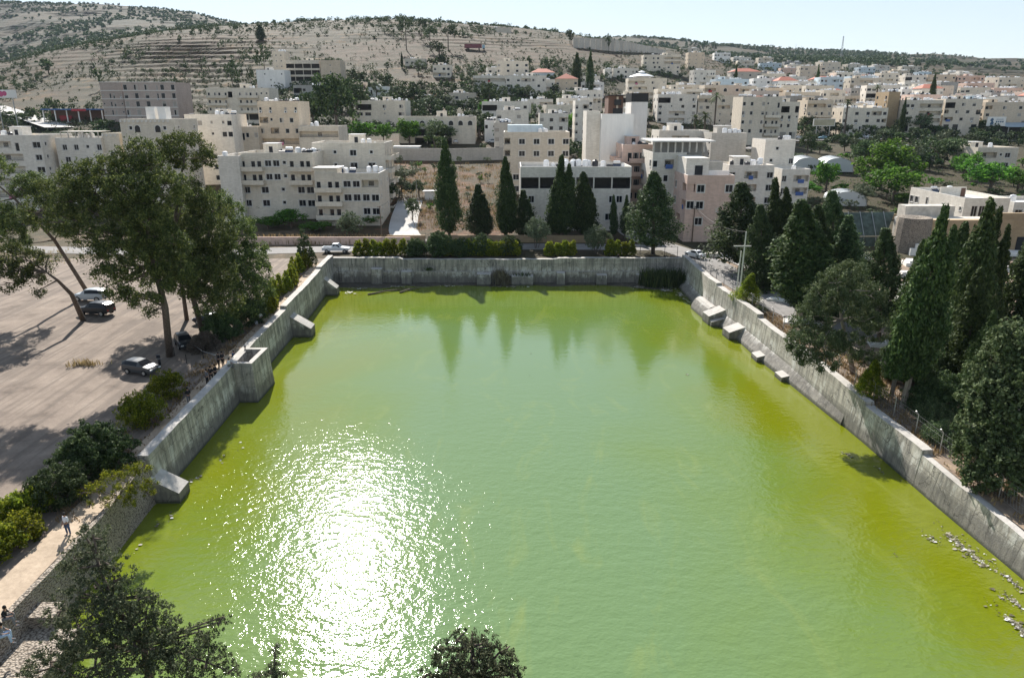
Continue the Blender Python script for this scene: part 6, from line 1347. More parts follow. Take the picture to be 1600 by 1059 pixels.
# trees that stand out on the skyline and slopes
def skyl(label, px, py, hpx, wpx, Y, kind='pine', name='hill_pine'):
    g = at(px, py, Y); g.z = tz(g.x, g.y); top = at(px, py - hpx, Y); h_ = max(3, top.z - g.z); s_ = wpx / ppm(Y, g.z)
    me = rr.choice(PF) if kind == 'pine' else CY['a'] if kind == 'cyp' else rr.choice(PRL['dark'])
    sc = (s_/.62, s_/.62, h_/.98) if kind == 'pine' else (s_/2.4, s_/2.4, h_/10) if kind == 'cyp' else (s_, s_, h_)
    o = link(name, me, None, g, (0, 0, rr.uniform(0, 6)), sc); return tag(o, label, 'tree')
for a in [('tall umbrella pine standing alone on the central skyline', 634, 50, 30, 22, 560), ('flat topped pine group head, left half, on the central crest', 672, 60, 26, 24, 565), ('flat topped pine group head, right half, on the central crest', 700, 62, 26, 24, 568), ('small pine at the left of the crest pines', 658, 50, 24, 16, 600),
          ('big dark umbrella pine rising out of the grey scree slope', 688, 98, 36, 34, 500), ('dark tree beside the tall hillside cypress, upper left', 413, 101, 36, 24, 430), ('dark tree at the edge of the terraces, right of the hotel block', 362, 120, 28, 20, 400), ('dark bushy tree on the terraces above the hotel block', 155, 122, 14, 15, 440, 'round'), ('round dark tree higher on the terraces', 206, 93, 14, 15, 560, 'round'), ('dark thicket tree on the left slope', 75, 106, 14, 34, 520, 'round'),
          ('green poplar like tree pair on the right of the terraces', 391, 120, 22, 10, 400), ('first far tree on the right skyline, wide', 1100, 74, 12, 14, 1500, 'round'), ('second far tree on the right skyline', 1116, 74, 10, 9, 1500, 'round'), ('lone tree on the bare golden ridge', 1459, 92, 5, 6, 1450, 'round'), ('small tree low on the golden ridge at the right', 1575, 100, 4, 5, 1500, 'round'),
          ('dark tree at the left of the crest barrier', 951, 62, 8, 10, 650, 'round'), ('dark clump on the crest above the barrier', 893, 56, 9, 18, 660, 'round')]: skyl(*a)
for a in [('tall dark cypress on the slope under the skyline, upper left', 408, 68, 29, 14, 600, 'cyp', 'hill_cypress'), ('slender dark hillside cypress left of the crest barrier', 901, 110, 26, 16, 445, 'cyp', 'hill_cypress'), ('taller thin hillside cypress right of its neighbour, below the barrier', 922, 116, 34, 12, 440, 'cyp', 'hill_cypress'), ('dark cypress standing among the crowded houses on the right', 1457, 145, 28, 10, 420, 'cyp', 'hill_cypress'), ('thin cypress behind the little white hill house', 628, 100, 18, 4, 500, 'cyp', 'hill_cypress'), ('thin dark cypress in the slit beside the ochre block', 1411, 182, 28, 8, 313, 'cyp', 'hill_cypress'), ('small dark cypress by the tan wall, centre right', 1278, 118, 16, 6, 520, 'cyp', 'hill_cypress'), ('pointed dark cypress pair tip on the restaurant slope', 1150, 118, 16, 6, 480, 'cyp', 'hill_cypress')]: skyl(*a)
# palms
def palm(label, px, py, hpx, Y, fr=26, fl=2.6):
    g = at(px, py, Y); g.z = tz(g.x, g.y); h_ = at(px, py-hpx, Y).z - g.z; r = tree_root('palm_tree', label, g); b = MB(); b.tube([(0, 0, -.4), (.1, 0, h_*.5), (0, 0, h_-.6)], [.42, .33, .36], 9); b.build('trunk', M['bark'], r)
    V = []; Q = []
    for q in range(fr):
        a = 2*PI*q/fr*2.4; el = random.uniform(-.5, 1.2); p = Vector((0, 0, h_-.5)); d = Vector((math.cos(a)*math.cos(el), math.sin(a)*math.cos(el), math.sin(el))); s_ = Vector((-math.sin(a), math.cos(a), 0)); n = 8
        for i in range(n):
            t0 = i/n*fl; t1 = (i+.8)/n*fl; c0 = p + d*t0 + Vector((0, 0, -.16*t0*t0)); c1 = p + d*t1 + Vector((0, 0, -.16*t1*t1)); w_ = .38*math.sin(PI*(i+.8)/(n+.6))
            for e in (-1, 1): k = len(V); V += [tuple(c0), tuple(c1), tuple(c1 + s_*e*w_ + Vector((0, 0, -.25*w_)) + d*.15), tuple(c0 + s_*e*w_*.8 + Vector((0, 0, -.25*w_)) + d*.1)]; Q.append((k, k+1, k+2, k+3))
    link('fronds', np_mesh('fronds', np.array(V), np.array(Q), L['palm']), r)
palm('tall palm with a thick shaggy trunk, left of the three storey row house', 1320, 197, 40, 306)
palm('bushy palm in front of the beige loggia house, back one', 1117, 182, 34, 300, 30, 3.4)
palm('green palm left of the pair below the loggia house', 1085, 207, 24, 262, 30, 3.2); palm('green palm right of the pair below the loggia house', 1100, 208, 30, 262, 30, 3.0)
palm('dark palm high among the crowded houses, right', 1368, 160, 26, 366, 22, 3)
# ------------------------------------------------------------------ cars
def paint(name, c): 
    t = NT(name); t.base(c); t.rough(.3); t.p.inputs["Coat Weight"].default_value = .2; t.p.inputs["Coat Roughness"].default_value = .08; t.p.inputs["Metallic"].default_value = 0; return t.m
PT = {'white': paint('white_car_paint', (.66, .67, .68)), 'silver': paint('silver_car_paint', (.42, .45, .47)), 'black': paint('black_car_paint', (.018, .02, .023)), 'grey': paint('grey_car_paint', (.06, .063, .066)), 'navy': paint('navy_car_paint', (.02, .025, .04)), 'red': paint('red_car_paint', (.4, .04, .05)), 'blue': paint('blue_car_paint', (.25, .4, .48))}
M['tyre'] = plain('tyre_rubber', (.02, .02, .02), .9); M['lamp'] = plain('lamp_glass', (.6, .6, .58), .15); M['tail'] = plain('tail_lamp_red', (.35, .02, .02), .25)
# stations: x, bottom, belt, top, half width, top half width
CARS = {
 'sedan': [(-2.25, .45, .80, .82, .70, .66), (-2.1, .28, .92, .95, .84, .78), (-1.5, .25, .98, 1.0, .88, .80), (-.95, .25, .98, 1.36, .89, .62), (-.2, .25, .96, 1.44, .89, .62), (.35, .25, .95, 1.38, .89, .62), (1.05, .25, .93, .96, .88, .80), (1.9, .26, .82, .84, .84, .74), (2.25, .40, .62, .66, .70, .62)],
 'hatch': [(-1.95, .45, .85, .90, .72, .62), (-1.9, .28, .98, 1.25, .82, .60), (-1.4, .25, 1.0, 1.46, .86, .62), (-.5, .25, .98, 1.5, .87, .63), (.25, .25, .96, 1.44, .87, .63), (1.0, .25, .95, .98, .86, .78), (1.7, .26, .82, .85, .82, .72), (2.0, .40, .62, .66, .68, .60)],
 'suv': [(-2.3, .5, 1.0, 1.05, .80, .70), (-2.25, .35, 1.1, 1.5, .90, .68), (-1.7, .32, 1.12, 1.72, .93, .70), (-.6, .32, 1.1, 1.78, .94, .70), (.3, .32, 1.08, 1.7, .94, .70), (1.0, .32, 1.06, 1.12, .93, .84), (1.9, .34, .98, 1.02, .90, .80), (2.3, .48, .75, .8, .76, .68)]}
def car(label, kind, col, loc, rz, group=None, cat='car', name='parked_car', zoff=0.0, scale=1.0):
    r = empty(name, loc, rz, label, cat, group); r.scale = (scale,)*3
    key = ('car', kind, col)
    if key not in CACHE:
        st = CARS[kind]; b = MB(); V = []; gl = MB(); n = len(st)
        for (x, z0, zb, zt, hw, tw) in st:
            V += [(x, -hw*.92, z0), (x, -hw, (z0+zb)/2), (x, -hw*.97, zb), (x, -tw, zt), (x, -tw*.55, zt+.03), (x, tw*.55, zt+.03), (x, tw, zt), (x, hw*.97, zb), (x, hw, (z0+zb)/2), (x, hw*.92, z0)]
        b.add(V, [(i*10+k, (i+1)*10+k, (i+1)*10+k+1, i*10+k+1) for i in range(n-1) for k in range(9)] + [tuple(range(10)), tuple(range((n-1)*10, n*10))])
        for i in range(n-1):
            a, c = st[i], st[i+1]
            if max(a[3]-a[2], c[3]-c[2]) < .2: continue
            for s_ in (-1, 1):                # side glass, 1 cm proud
                def sp_(q, f): w_ = q[4]*.97 + (q[5]-q[4]*.97)*f + .012; return (q[0], s_*w_, q[2] + (q[3]-q[2])*f)
                if min(a[3]-a[2], c[3]-c[2]) > .2: gl.add([sp_(a, .12), sp_(c, .12), sp_(c, .86), sp_(a, .86)], [(0, 1, 2, 3)])
            if abs((a[3]-a[2]) - (c[3]-c[2])) > .18:   # windscreen and rear glass
                lo, hi = (a, c) if a[3] < c[3] else (c, a)
                def q_(s, f, y): return (s[0], y, s[3]+.045)
                p = lambda f, y: (lo[0]+(hi[0]-lo[0])*f, y*(lo[5]+(hi[5]-lo[5])*f)*.92, lo[3]+(hi[3]-lo[3])*f+.05)
                gl.add([p(.1, -1), p(.1, 1), p(.92, 1), p(.92, -1)], [(0, 1, 2, 3)])
        CACHE[key] = (b.mesh('body', PT[col], False), gl.mesh('window_glass', M['glass']))
    bo, gl = CACHE[key]; link('body', bo, r); link('window_glass', gl, r); L2 = CARS[kind]
    fx, bx = L2[-1][0], L2[0][0]; hw = .86 if kind != 'suv' else .9; rad = .32 if kind != 'suv' else .38
    wm = cached(('wheel', rad), lambda: MB().tube([(0, -.11, 0), (0, .11, 0)], rad, 16).mesh('wheel', M['tyre'])); rm = cached(('rim', rad), lambda: MB().tube([(0, -.125, 0), (0, .125, 0)], rad*.6, 12).mesh('rim', M['metal']))
    for x in (bx+.85, fx-.85):
        for y in (-hw+.05, hw-.05): w_ = link('wheel', wm, r, (x, y, rad)); link('rim', rm, w_)
    hm = cached('hl', lambda: MB().box((-.05, -.16, -.07), (.05, .16, .07)).mesh('headlight', M['lamp'])); tm = cached('tl', lambda: MB().box((-.04, -.14, -.08), (.04, .14, .08)).mesh('tail_light', M['tail']))
    for y in (-.58, .58): link('headlight', hm, r, (fx - .04, y, .66)); link('tail_light', tm, r, (bx + .03, y, .8))
    return r
def gcar(label, kind, col, px, py, rz, **k): g = ground(px, py); return car(label, kind, col, (g.x, g.y, g.z + .1), math.radians(rz), **k)
gcar('silver white car parked by the leaning trunks, behind the black one', 'suv', 'silver', 143, 470, 176, scale=1.02)
gcar('black off road car in tree shade in front of the silver one', 'suv', 'black', 152, 492, 168, scale=1.05)
gcar('black hatchback facing the camera right of the thick pine trunk', 'hatch', 'black', 289, 542, -55)
gcar('dark grey hatchback beside the motor scooter', 'hatch', 'grey', 222, 583, -18)
gcar('dark car half hidden under the second pine', 'sedan', 'navy', 330, 506, 172)
gcar('white sedan driving away along the street at the far right pool corner', 'sedan', 'white', 1086, 403, 118, name='car')
gcar('white car glimpsed behind the far hedge', 'sedan', 'white', 725, 388, 0)
for i, (px, col, k, dl) in enumerate([(1249, 'white', 'sedan', 0), (1286, 'blue', 'sedan', 1), (1313, 'black', 'suv', 1), (1345, 'silver', 'sedan', -3), (1358, 'white', 'sedan', 0), (1380, 'white', 'suv', 0), (1424, 'black', 'sedan', -3), (1450, 'silver', 'sedan', -2), (1226, 'silver', 'sedan', -5), (1337, 'white', 'sedan', 6)]):
    Y = 314 - dl + (px - 1249) * .02; p = at(px, 215, Y); lbs = ['white sedan alone by the left end of the upper retaining wall', 'pale blue car on the upper road right of the white sedan', 'black off road car on the upper road behind the pale blue one', 'silver sedan parked at the shop row, left of centre on the upper road', 'white sedan on the upper road in front of the silver one', 'white off road car on the upper road below the row house', 'black sedan in the shade of the shop row', 'silver car at the right end of the shop row', 'silver car parked under the two shop doors', 'white sedan on the far lane of the upper road']
    car(lbs[i], k, col, (p.x, Y, tz(p.x, Y) + .4), math.radians(3 + 180 * (i % 2)))
gcar('white car parked left of the beige four storey block, by the blue shed', 'sedan', 'white', 770, 224, 10)
gcar('white car in the mouth of the arched building yard', 'sedan', 'white', 712, 224, 95)
# pickup
g = ground(526, 395); r = empty('pickup_truck', (g.x, g.y, g.z + .05), 0, 'white double cab pickup parked against the pinkish wall at the far left pool corner', 'pickup truck')
b = MB(); st = [(.3, .45, 1.05, 1.05), (1.0, .4, 1.08, 1.12), (2.2, .42, 1.0, 1.05), (2.55, .5, .85, .88)]
b.box((-2.6, -.9, .5), (2.0, .9, .62)); b.box((-2.6, -.9, .62), (-.75, -.8, 1.15)); b.box((-2.6, .8, .62), (-.75, .9, 1.15)); b.box((-2.6, -.8, .62), (-2.5, .8, 1.15)); b.box((-.85, -.8, .62), (-.75, .8, 1.15))
V = []
for (x, zb, zt, hw, tw) in [(-.75, .62, 1.1, .9, .9), (-.6, .62, 1.78, .9, .68), (.45, .62, 1.82, .9, .68), (1.05, .62, 1.15, .9, .84), (2.3, .62, 1.02, .88, .8), (2.6, .62, .9, .8, .72)]:
    V += [(x, -hw, zb), (x, -hw, min(zt, 1.1)), (x, -tw, zt), (x, tw, zt), (x, hw, min(zt, 1.1)), (x, hw, zb)]
b.add(V, [(i*6+k, (i+1)*6+k, (i+1)*6+k+1, i*6+k+1) for i in range(5) for k in range(5)] + [tuple(range(6)), tuple(range(30, 36))]); b.build('body', PT['white'], r)
b = MB()
for s_ in (-1, 1):
    b.add([(-.5, s_*.87, 1.18), (-.02, s_*.87, 1.18), (-.02, s_*.73, 1.68), (-.45, s_*.73, 1.68)], [(0, 1, 2, 3)]); b.add([(.06, s_*.87, 1.18), (.85, s_*.87, 1.18), (.5, s_*.73, 1.68), (.06, s_*.73, 1.68)], [(0, 1, 2, 3)])
b.add([(.98, -.8, 1.26), (.98, .8, 1.26), (.52, .64, 1.8), (.52, -.64, 1.8)], [(0, 1, 2, 3)]); b.build('window_glass', M['glass'], r)
for x in (-1.7, 1.75):
    for y in (-.84, .84): w_ = link('wheel', cached(('wheel', .38), lambda: MB().tube([(0, -.11, 0), (0, .11, 0)], .38, 16).mesh('wheel', M['tyre'])), r, (x, y, .38)); link('rim', CACHE[('rim', .38)], w_)
for y in (-.6, .6): link('headlight', CACHE['hl'], r, (2.6, y, .75))
# scooter
g = ground(250, 573); r = empty('motor_scooter', (g.x, g.y, g.z + .05), math.radians(-60), 'black motor scooter standing beside the grey hatchback', 'scooter')
b = MB(); b.tube([(-.65, 0, .75), (-.2, 0, .8), (.1, 0, .72)], [.12, .2, .13], 8); b.tube([(-.5, 0, .5), (0, 0, .4), (.45, 0, .45)], [.2, .15, .12], 8); b.tube([(.45, 0, .4), (.6, 0, 1.0)], [.17, .1], 8); b.build('body', PT['black'], r)
for x in (-.55, .72): link('wheel', cached('sw', lambda: MB().tube([(0, -.06, 0), (0, .06, 0)], .27, 14).mesh('wheel', M['tyre'])), r, (x, 0, .27))
b = MB(); b.tube([(.58, -.32, 1.08), (.58, .32, 1.08)], .03, 6); b.build('handlebar', M['metal'], r); b = MB(); b.box((-.95, -.2, .85), (-.55, .2, 1.15)); b.build('top_box', M['tankb'], r)
# lorry on the ridge road
p = at(738, 63, 575); r = empty('lorry', (p.x, p.y, tz(p.x, p.y)), math.radians(2), 'long maroon lorry trailer standing on the road above the scree slope', 'lorry'); xb(r, 'trailer', (-6, -1.2, 1.0), (7, 1.2, 3.8), plain('maroon_trailer', (.2, .07, .08)))
xb(r, 'cab', (7.3, -1.2, .6), (9.3, 1.2, 3.2), PT['blue']); 
for x in (-4.5, -3.3, 4.5, 8.2): xb(r, 'wheel', (x, -1.25, 0), (x+.9, 1.25, .95), M['tyre'])
# ------------------------------------------------------------------ people
SK = plain('skin', (.32, .19, .13), .6, var=.05); HR = plain('dark_hair', (.012, .01, .009), .8)
CL = {'black': plain('black_cloth', (.018, .018, .02), .9), 'white': plain('white_cloth', (.7, .7, .72), .9, var=.05), 'blue': plain('denim_cloth', (.06, .09, .16), .9), 'grey': plain('grey_cloth', (.16, .16, .17), .9), 'lblue': plain('light_blue_cloth', (.35, .45, .6), .9)}
def skin_mesh(name, V, E, R, mat, parent, sub=2):
    me = bpy.data.meshes.new(name); me.from_pydata(V, E, []); o = link(name, me, parent); me.materials.append(mat)
    md = o.modifiers.new('skin', 'SKIN'); md.use_smooth_shade = True
    for i, v_ in enumerate(me.skin_vertices[0].data): v_.radius = (R[i], R[i]); v_.use_root = (i == 0)
    s_ = o.modifiers.new('sub', 'SUBSURF'); s_.levels = s_.render_levels = sub; return o
def person(label, loc, rz, pose='stand', top='black', bottom='black', s=1.0):
    r = empty('person', loc, rz, label, 'person'); r.scale = (s,)*3
    hip = .93 if pose == 'stand' else .12
    # facing +y
    if pose == 'stand':
        legs = [[(.10, 0, hip-.06), (.12, .02, .50), (.13, -.02, .09), (.13, .12, .04)], [(-.10, 0, hip-.06), (-.13, -.02, .50), (-.12, -.05, .09), (-.13, .09, .04)]]
        arms = [[(.19, 0, hip+.50), (.25, -.03, hip+.22), (.25, .10, hip+.02)], [(-.19, 0, hip+.50), (-.26, .03, hip+.24), (-.16, .20, hip+.16)]]; neck = (0, .01, hip+.58); head = (0, .03, hip+.72)
    else:
        legs = [[(.10, .04, hip), (.16, .44, hip+.10), (.15, .50, -.34), (.15, .62, -.38)], [(-.10, .04, hip), (-.14, .42, hip+.16), (-.12, .40, -.28), (-.12, .52, -.32)]]
        arms = [[(.19, .04, hip+.48), (.25, .12, hip+.24), (.16, .34, hip+.18)], [(-.19, .04, hip+.48), (-.26, .10, hip+.26), (-.14, .34, hip+.20)]]; neck = (0, .08, hip+.56); head = (0, .13, hip+.69)
    V = [(0, 0, hip)]; E = []; R = [.135]
    def ch(pts, rad, fr):
        p = fr
        for q, rr_ in zip(pts, rad): V.append(q); R.append(rr_); E.append((p, len(V)-1)); p = len(V)-1
        return p
    t1 = ch([(0, .01, hip+.22), (0, .02, hip+.42), (neck[0], neck[1], neck[2]-.06)], [.115, .135, .085], 0)
    t2 = ch([neck, (head[0], head[1], head[2]-.06), head, (head[0], head[1]-.005, head[2]+.09)], [.05, .072, .088, .055], t1)
    for l_ in legs: ch(l_, [.085, .06, .042, .035], 0)
    ends = []
    for a in arms: ends.append(V and ch(a, [.05, .04, .03], t1 - 1))
    for e, a in zip(ends, arms):                         # palm, four fingers and a thumb
        w_ = Vector(a[-1]); d = (Vector(a[-1]) - Vector(a[-2])).normalized(); sx_ = 1 if a[-1][0] > 0 else -1; side = d.cross(Vector((sx_, 0, 0))).normalized()
        pm = w_ + d*.07; V.append(tuple(pm)); R.append(.028); E.append((e, len(V)-1)); pi = len(V)-1
        for f_, ln in zip((-.03, -.01, .01, .03), (.07, .085, .08, .06)):
            q = pm + side*f_ + d*ln*.55; V.append(tuple(q)); R.append(.0095); E.append((pi, len(V)-1)); V.append(tuple(q + d*ln*.45 - Vector((sx_*.02, 0, 0)))); R.append(.008); E.append((len(V)-2, len(V)-1))
        q = w_ + d*.03 + side*.045; V.append(tuple(q)); R.append(.011); E.append((e, len(V)-1)); V.append(tuple(q + d*.035 + side*.01)); R.append(.009); E.append((len(V)-2, len(V)-1))
    skin_mesh('body', V, E, R, SK, r)
    sv = [(0, 0, hip+.04), (0, .01, hip+.22), (0, .02, hip+.42), (neck[0], neck[1], neck[2]-.09)]; sr = [.15, .14, .16, .09]; se = [(0, 1), (1, 2), (2, 3)]
    for a in arms:
        k = len(sv); m = (Vector(a[0])*.0 + Vector(a[1])*.6 + Vector(a[2])*.4); sv += [a[0], a[1], tuple(m)]; sr += [.066, .055, .046]; se += [(2, k), (k, k+1), (k+1, k+2)]
    skin_mesh('shirt', sv, se, sr, CL[top], r)
    tv = [(0, 0, hip+.05)]; tr = [.15]; te = []
    for l_ in legs:
        k = len(tv); tv += l_[:3]; tr += [.10, .072, .055]; te += [(0, k), (k, k+1), (k+1, k+2)]
    skin_mesh('trousers', tv, te, tr, CL[bottom], r)
    b = MB()
    for l_ in legs: c = l_[3]; b.tube([(c[0], c[1]-.13, c[2]), (c[0], c[1]-.02, c[2]), (c[0], c[1]+.09, c[2]-.01)], [.045, .05, .035], 8)
    b.build('shoes', CL['grey'], r)
    hx, hy, hz = head; b = MB(); b.lathe([(.093, -.03), (.100, .03), (.095, .09), (.06, .14), (.01, .155)], 12, (hx, hy-.018, hz)); b.build('hair', HR, r, smooth=True)
    b = MB(); b.lathe([(.004, -.006), (.010, 0), (.004, .006)], 6, (hx-.032, hy+.085, hz+.005)); b.lathe([(.004, -.006), (.010, 0), (.004, .006)], 6, (hx+.032, hy+.085, hz+.005)); b.box((hx-.025, hy+.082, hz-.066), (hx+.025, hy+.088, hz-.058)); b.build('eyes_and_mouth', HR, r)
    b = MB(); b.add([(hx-.014, hy+.08, hz-.03), (hx+.014, hy+.08, hz-.03), (hx, hy+.112, hz-.026), (hx, hy+.085, hz+.02)], [(0, 1, 2), (0, 2, 3), (2, 1, 3)])
    for s_ in (-1, 1): b.tube([(hx+s_*.088, hy, hz-.02), (hx+s_*.094, hy-.005, hz+.02)], .014, 6)
    b.build('nose_and_ears', SK, r)
    return r
def gp(label, px, py, rz, dz=.0, z=None, **k):
    if z is None: g = ground(px, py); z = g.z
    x, y = onz(px, py, z); return person(label, (x, y, z + dz), math.radians(rz), **k)
gp('person in white shirt and blue trousers standing on the sandy path', 108, 838, 160, top='white', bottom='blue', dz=.12)
gp('person in black sitting on the wall at the left edge, upper of two', 8, 968, -75, z=3.35, pose='sit', top='black', bottom='grey')
gp('person in blue jeans sitting on the wall at the left edge, lower of two', 2, 995, -75, z=3.35, pose='sit', top='grey', bottom='lblue')
gp('person in black standing alone by the wall, holding something out', 296, 632, 60, dz=.05, top='black', bottom='grey')
gp('tall person in dark grey, left one of the trio at the wall', 325, 602, -40, dz=.05, top='grey', bottom='black')
gp('middle person in black of the trio at the wall', 331, 597, 10, dz=.05)
gp('right person in black of the trio, leaning by the wall', 338, 594, 80, dz=.05)
gp('person in black standing just behind the tower, left of a pair', 343, 574, -60, dz=.05)
gp('person in black standing close beside the other, behind the tower', 349, 573, 70, dz=.05, top='black', bottom='black')
gp('person in a white shirt sitting on the wall next to the tower', 357, 572, -60, z=4.5, pose='sit', top='white', bottom='grey')
gp('person in dark clothes sitting on the ground beyond the white shirted one', 365, 563, -100, dz=.3, pose='sit', top='blue', bottom='black')
gp('person standing inside the hollow top of the wall tower', 385, 563, -70, z=3.05, top='grey', bottom='black')
gp('person in a light shirt and black trousers on the path beyond the tower', 408, 508, 200, dz=.1, top='white', bottom='black')
gp('person in black sitting on top of the far wall, right of centre', 966, 403, 175, z=4.7, pose='sit')
g = ground(401, 508); r = empty('plastic_bucket', (g.x, g.y, g.z + .1), 0, 'small white bucket on the path beside the light shirted person', 'bucket'); b = MB(); b.lathe([(.16, 0), (.2, .42), (.18, .42), (.14, .05)], 12); b.build('bucket', CL['white'], r); b = MB(); b.tube([(.2*math.cos(a*PI/6), 0, .42+.16*math.sin(a*PI/6)) for a in range(7)], .012, 5); b.build('handle', M['metal'], r)
# ------------------------------------------------------------------ poles, fence, wires, mast
def pole(name, label, base, top, arms=(), mat='metal', r0=.11, cat='pole', Y=None):
    g = ground(*base); t_ = at(top[0], top[1], g.y); r = empty(name, g, 0, label, cat); h_ = t_.z - g.z; b = MB(); dx = t_.x - g.x; b.tube([(0, 0, -.5), (dx*.5, 0, h_*.5), (dx, 0, h_)], [r0, r0*.85, r0*.6], 8); b.build('post', M[mat], r)
    for (z, l_) in arms: b = MB(); b.box((dx-l_, -.06, h_-z), (dx+l_*.6, .06, h_-z+.14)); b.build('cross_arm', M[mat], r)
    return r, Vector((g.x+dx, g.y, t_.z))
p1, e1 = pole('utility_pole', 'tall pale utility pole with a crossarm beside the small cone tree, right one', (1155, 464), (1166, 362), [(2.2, 1.6)], 'trim', .14)
p2, e2 = pole('utility_pole', 'shorter pale utility pole twinned with the tall one', (1150, 462), (1158, 392), [], 'trim', .13)
p3, e3 = pole('utility_pole', 'dark wooden pole in front of the pinkish corner building', (1081, 378), (1086, 322), [(.6, .8)], 'wood', .12)
p4, e4 = pole('utility_pole', 'thin dark pole on the pavement under the broad cypress', (1115, 405), (1117, 385), [], 'wood', .1)
p5, e5 = pole('utility_pole', 'wooden pole at the mouth of the concrete driveway', (597, 373), (593, 322), [(.3, .5)], 'wood', .12)
p6, e6 = pole('utility_pole', 'slim metal pole in front of the three storey balcony house', (547, 345), (543, 296), [], 'metal', .08)
p7, e7 = pole('utility_pole', 'thin pole right of the driveway head by the small kiosk', (653, 322), (650, 283), [], 'metal', .1)
pole('street_lamp', 'thin street lamp in front of the left white block', (38, 262), (25, 230), [], 'metal', .1)
r, e = pole('street_lamp', 'street lamp with a curved head left of the green netting', (1262, 330), (1259, 299), [], 'trim', .09)
b = MB(); b.tube([(e.x-r.location.x, 0, e.z-r.location.z), (e.x-r.location.x+.6, 0, e.z-r.location.z+.35), (e.x-r.location.x+1.3, 0, e.z-r.location.z+.3)], .06, 6); b.build('lamp_head', M['trim'], r)
def wire(label, a, c, sag): 
    b = MB(); n = 12; b.tube([tuple(a + (c-a)*(k/n) - Vector((0, 0, sag*4*(k/n)*(1-k/n)))) for k in range(n+1)], .022, 4); tag(b.build('power_line', M['darkmetal']), label, 'cable')
wire('sagging cable from the driveway pole to the balcony house roof', e5, at(613, 302, 166), .8); wire('cable across the driveway from its pole to the thin kiosk pole', e5, e7, .6)
wire('white looped cable from the dark pole to the corner building front', e3, at(1118, 352, 147), 1.0); wire('cable over the street from the dark pole towards the twin poles', e3, e1, 1.2)
# mesh fence with cranked posts along the right wall
ys = np.arange(44, 127, 3.6); fn = empty('wire_fence', (0, 0, 0), 0, 'wire mesh fence with cranked posts along the top of the right pool wall', 'fence')
pm = cached('fp', lambda: MB().tube([(0, 0, -.2), (0, 0, 1.9), (.28, 0, 2.25)], .045, 6).mesh('post', M['metal'])); tops = []
for i, y in enumerate(ys): x = float(lin(RW, y)) + 1.9; z = tz(x, y); link('post', pm, fn, (x, y, z), (0, 0, PI)); tops.append((x, y, z))
b = MB()
for hz in (.15, .8, 1.45, 1.85): b.tube([(x, y, z+hz) for x, y, z in tops], .012, 3, cap=False)
for (p, q) in zip(tops, tops[1:]):
    for s_ in range(12): k = s_/12; a_ = [p[i]+(q[i]-p[i])*k for i in range(3)]; c_ = [p[i]+(q[i]-p[i])*min(1, k+.09) for i in range(3)]; b.tube([(a_[0], a_[1], a_[2]+.15), (c_[0], c_[1], c_[2]+1.85)], .006, 3, cap=False)
b.build('mesh', M['metal'], fn)
# gate frame and fence at the far right corner
fn = empty('wire_fence', (0, 0, 0), 0, 'low wire fence with a gate frame on the far wall by the street corner', 'fence')
for x in (20.5, 24, 26.2, 28.6, 31.0): b = MB(); b.tube([(x, 131.6, 4.3), (x, 131.6, 6.6)], .05, 6); b.build('post', M['darkmetal'], fn)
b = MB(); b.tube([(20.5, 131.6, 6.5), (31, 131.6, 6.5)], .03, 5); b.tube([(20.5, 131.6, 5.4), (31, 131.6, 5.4)], .015, 5); b.build('rail', M['darkmetal'], fn)
# railing posts on the left verge
fn = empty('pipe_railing', (0, 0, 0), 0, 'rusty pipe railing between the gravel lot and the wall near the tower', 'railing'); P_ = [ground(*q) for q in [(273, 556), (292, 568), (302, 548), (318, 560), (340, 567)]]
for q in P_: b = MB(); b.tube([q, q + Vector((0, 0, 1.1))], .04, 6); b.build('post', M['darkmetal'], fn)
b = MB(); b.tube([P_[2] + Vector((0, 0, .9)), P_[3] + Vector((0, 0, .9)), P_[4] + Vector((0, 0, .9))], .035, 6); b.build('rail', M['metal'], fn)
# masts
def mast(label, px, py0, py1, Y, w_):
    g = at(px, py0, Y); g.z = tz(g.x, g.y); h_ = at(px, py1, Y).z - g.z; r = empty('radio_mast', g, 0, label, 'mast'); b = MB()
    for sx_, sy_ in ((-1, -1), (1, -1), (0, 1)): b.tube([(sx_*w_, sy_*w_, -1), (sx_*w_*.3, sy_*w_*.3, h_)], w_*.16, 4)
    n = 9
    for k in range(n): z0, z1 = h_*k/n, h_*(k+1)/n; q0, q1 = w_*(1-.7*k/n), w_*(1-.7*(k+1)/n); b.tube([(-q0, -q0, z0), (q1, -q1, z1)], w_*.1, 4); b.tube([(q0, -q0, z0), (-q1, -q1, z1)], w_*.1, 4)
    b.build('lattice', M['metal'], r)
mast('tallest lattice mast on the right skyline', 1315, 80, 57, 1350, 1.8); mast('thin mast left of three on the right skyline', 1232, 78, 72, 1350, .5); mast('middle thin mast of three on the right skyline', 1243, 78, 69, 1350, .5); mast('right thin mast of three on the right skyline', 1252, 78, 72, 1350, .5)
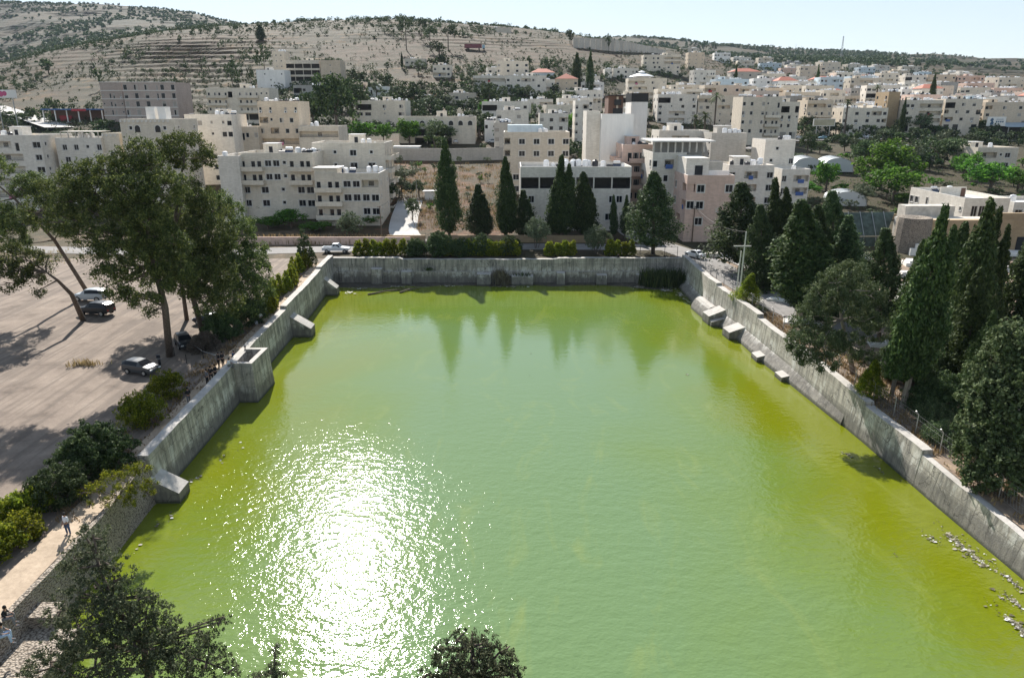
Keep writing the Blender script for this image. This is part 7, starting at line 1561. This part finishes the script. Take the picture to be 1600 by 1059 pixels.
# shed, kiosk, gate
g = at(612, 232, 256); r = empty('tin_shed', (g.x, 256, tz(g.x, 256)), 0, 'low blue grey tin shed on top of the retaining wall', 'shed'); xb(r, 'walls', (0, 0, -.5), (9.5, 5, 3.0), plain('blue_grey_tin', (.3, .36, .4))); xb(r, 'roof', (-.3, -.3, 3.0), (9.8, 5.3, 3.15), M['roof'])
g = ground(672, 312); r = empty('kiosk', g, 0, 'small white roofed kiosk beside the tallest cypress', 'kiosk'); xb(r, 'roof', (-1.8, -1.2, 2.2), (1.8, 1.2, 2.35), M['slab']); xb(r, 'room', (-1.3, -.8, -.2), (1.3, .8, 2.2), M['plaster'])
g = ground(633, 318); r = empty('yard_gate', g, 0, 'dark barred yard gate at the head of the driveway', 'gate')
for q in range(12): xb(r, 'bar', (-2.6 + q*.45, -.03, 0), (-2.54 + q*.45, .03, 1.9), M['darkmetal'])
xb(r, 'frame', (-2.7, -.05, 1.9), (2.6, .05, 2.0), M['darkmetal'])
for k, (px, py, w_) in enumerate([(1107, 401, 1.3), (1113, 402, 1.1), (1120, 401, 1.2)]):
    g = ground(px, py); b = MB(); b.lathe([(w_*.9, -.1), (w_, .3), (w_*.8, .7), (w_*.3, .85)], 7, (0, 0, 0)); tag(b.build('boulder', M['stone'], loc=tuple(g)), ['pale boulder on the pavement, left of three', 'pale boulder on the pavement, middle of three', 'pale boulder on the pavement, right of three'][k], 'boulder')
# ------------------------------------------------------------------ air
if True:
    b = MB(); b.box((-3200, -60, -30), (3200, 5600, 400)); hz = b.mesh('haze', None) if False else None
    mt = bpy.data.materials.new('haze'); mt.use_nodes = True; nt = mt.node_tree; nt.nodes.clear(); out = nt.nodes.new('ShaderNodeOutputMaterial'); pv = nt.nodes.new('ShaderNodeVolumePrincipled')
    pv.inputs['Color'].default_value = (.66, .82, 1.0, 1); pv.inputs['Density'].default_value = .00004; pv.inputs['Anisotropy'].default_value = 0; nt.links.new(pv.outputs[0], out.inputs['Volume'])
    tag(b.build('haze', mt), kind='stuff')
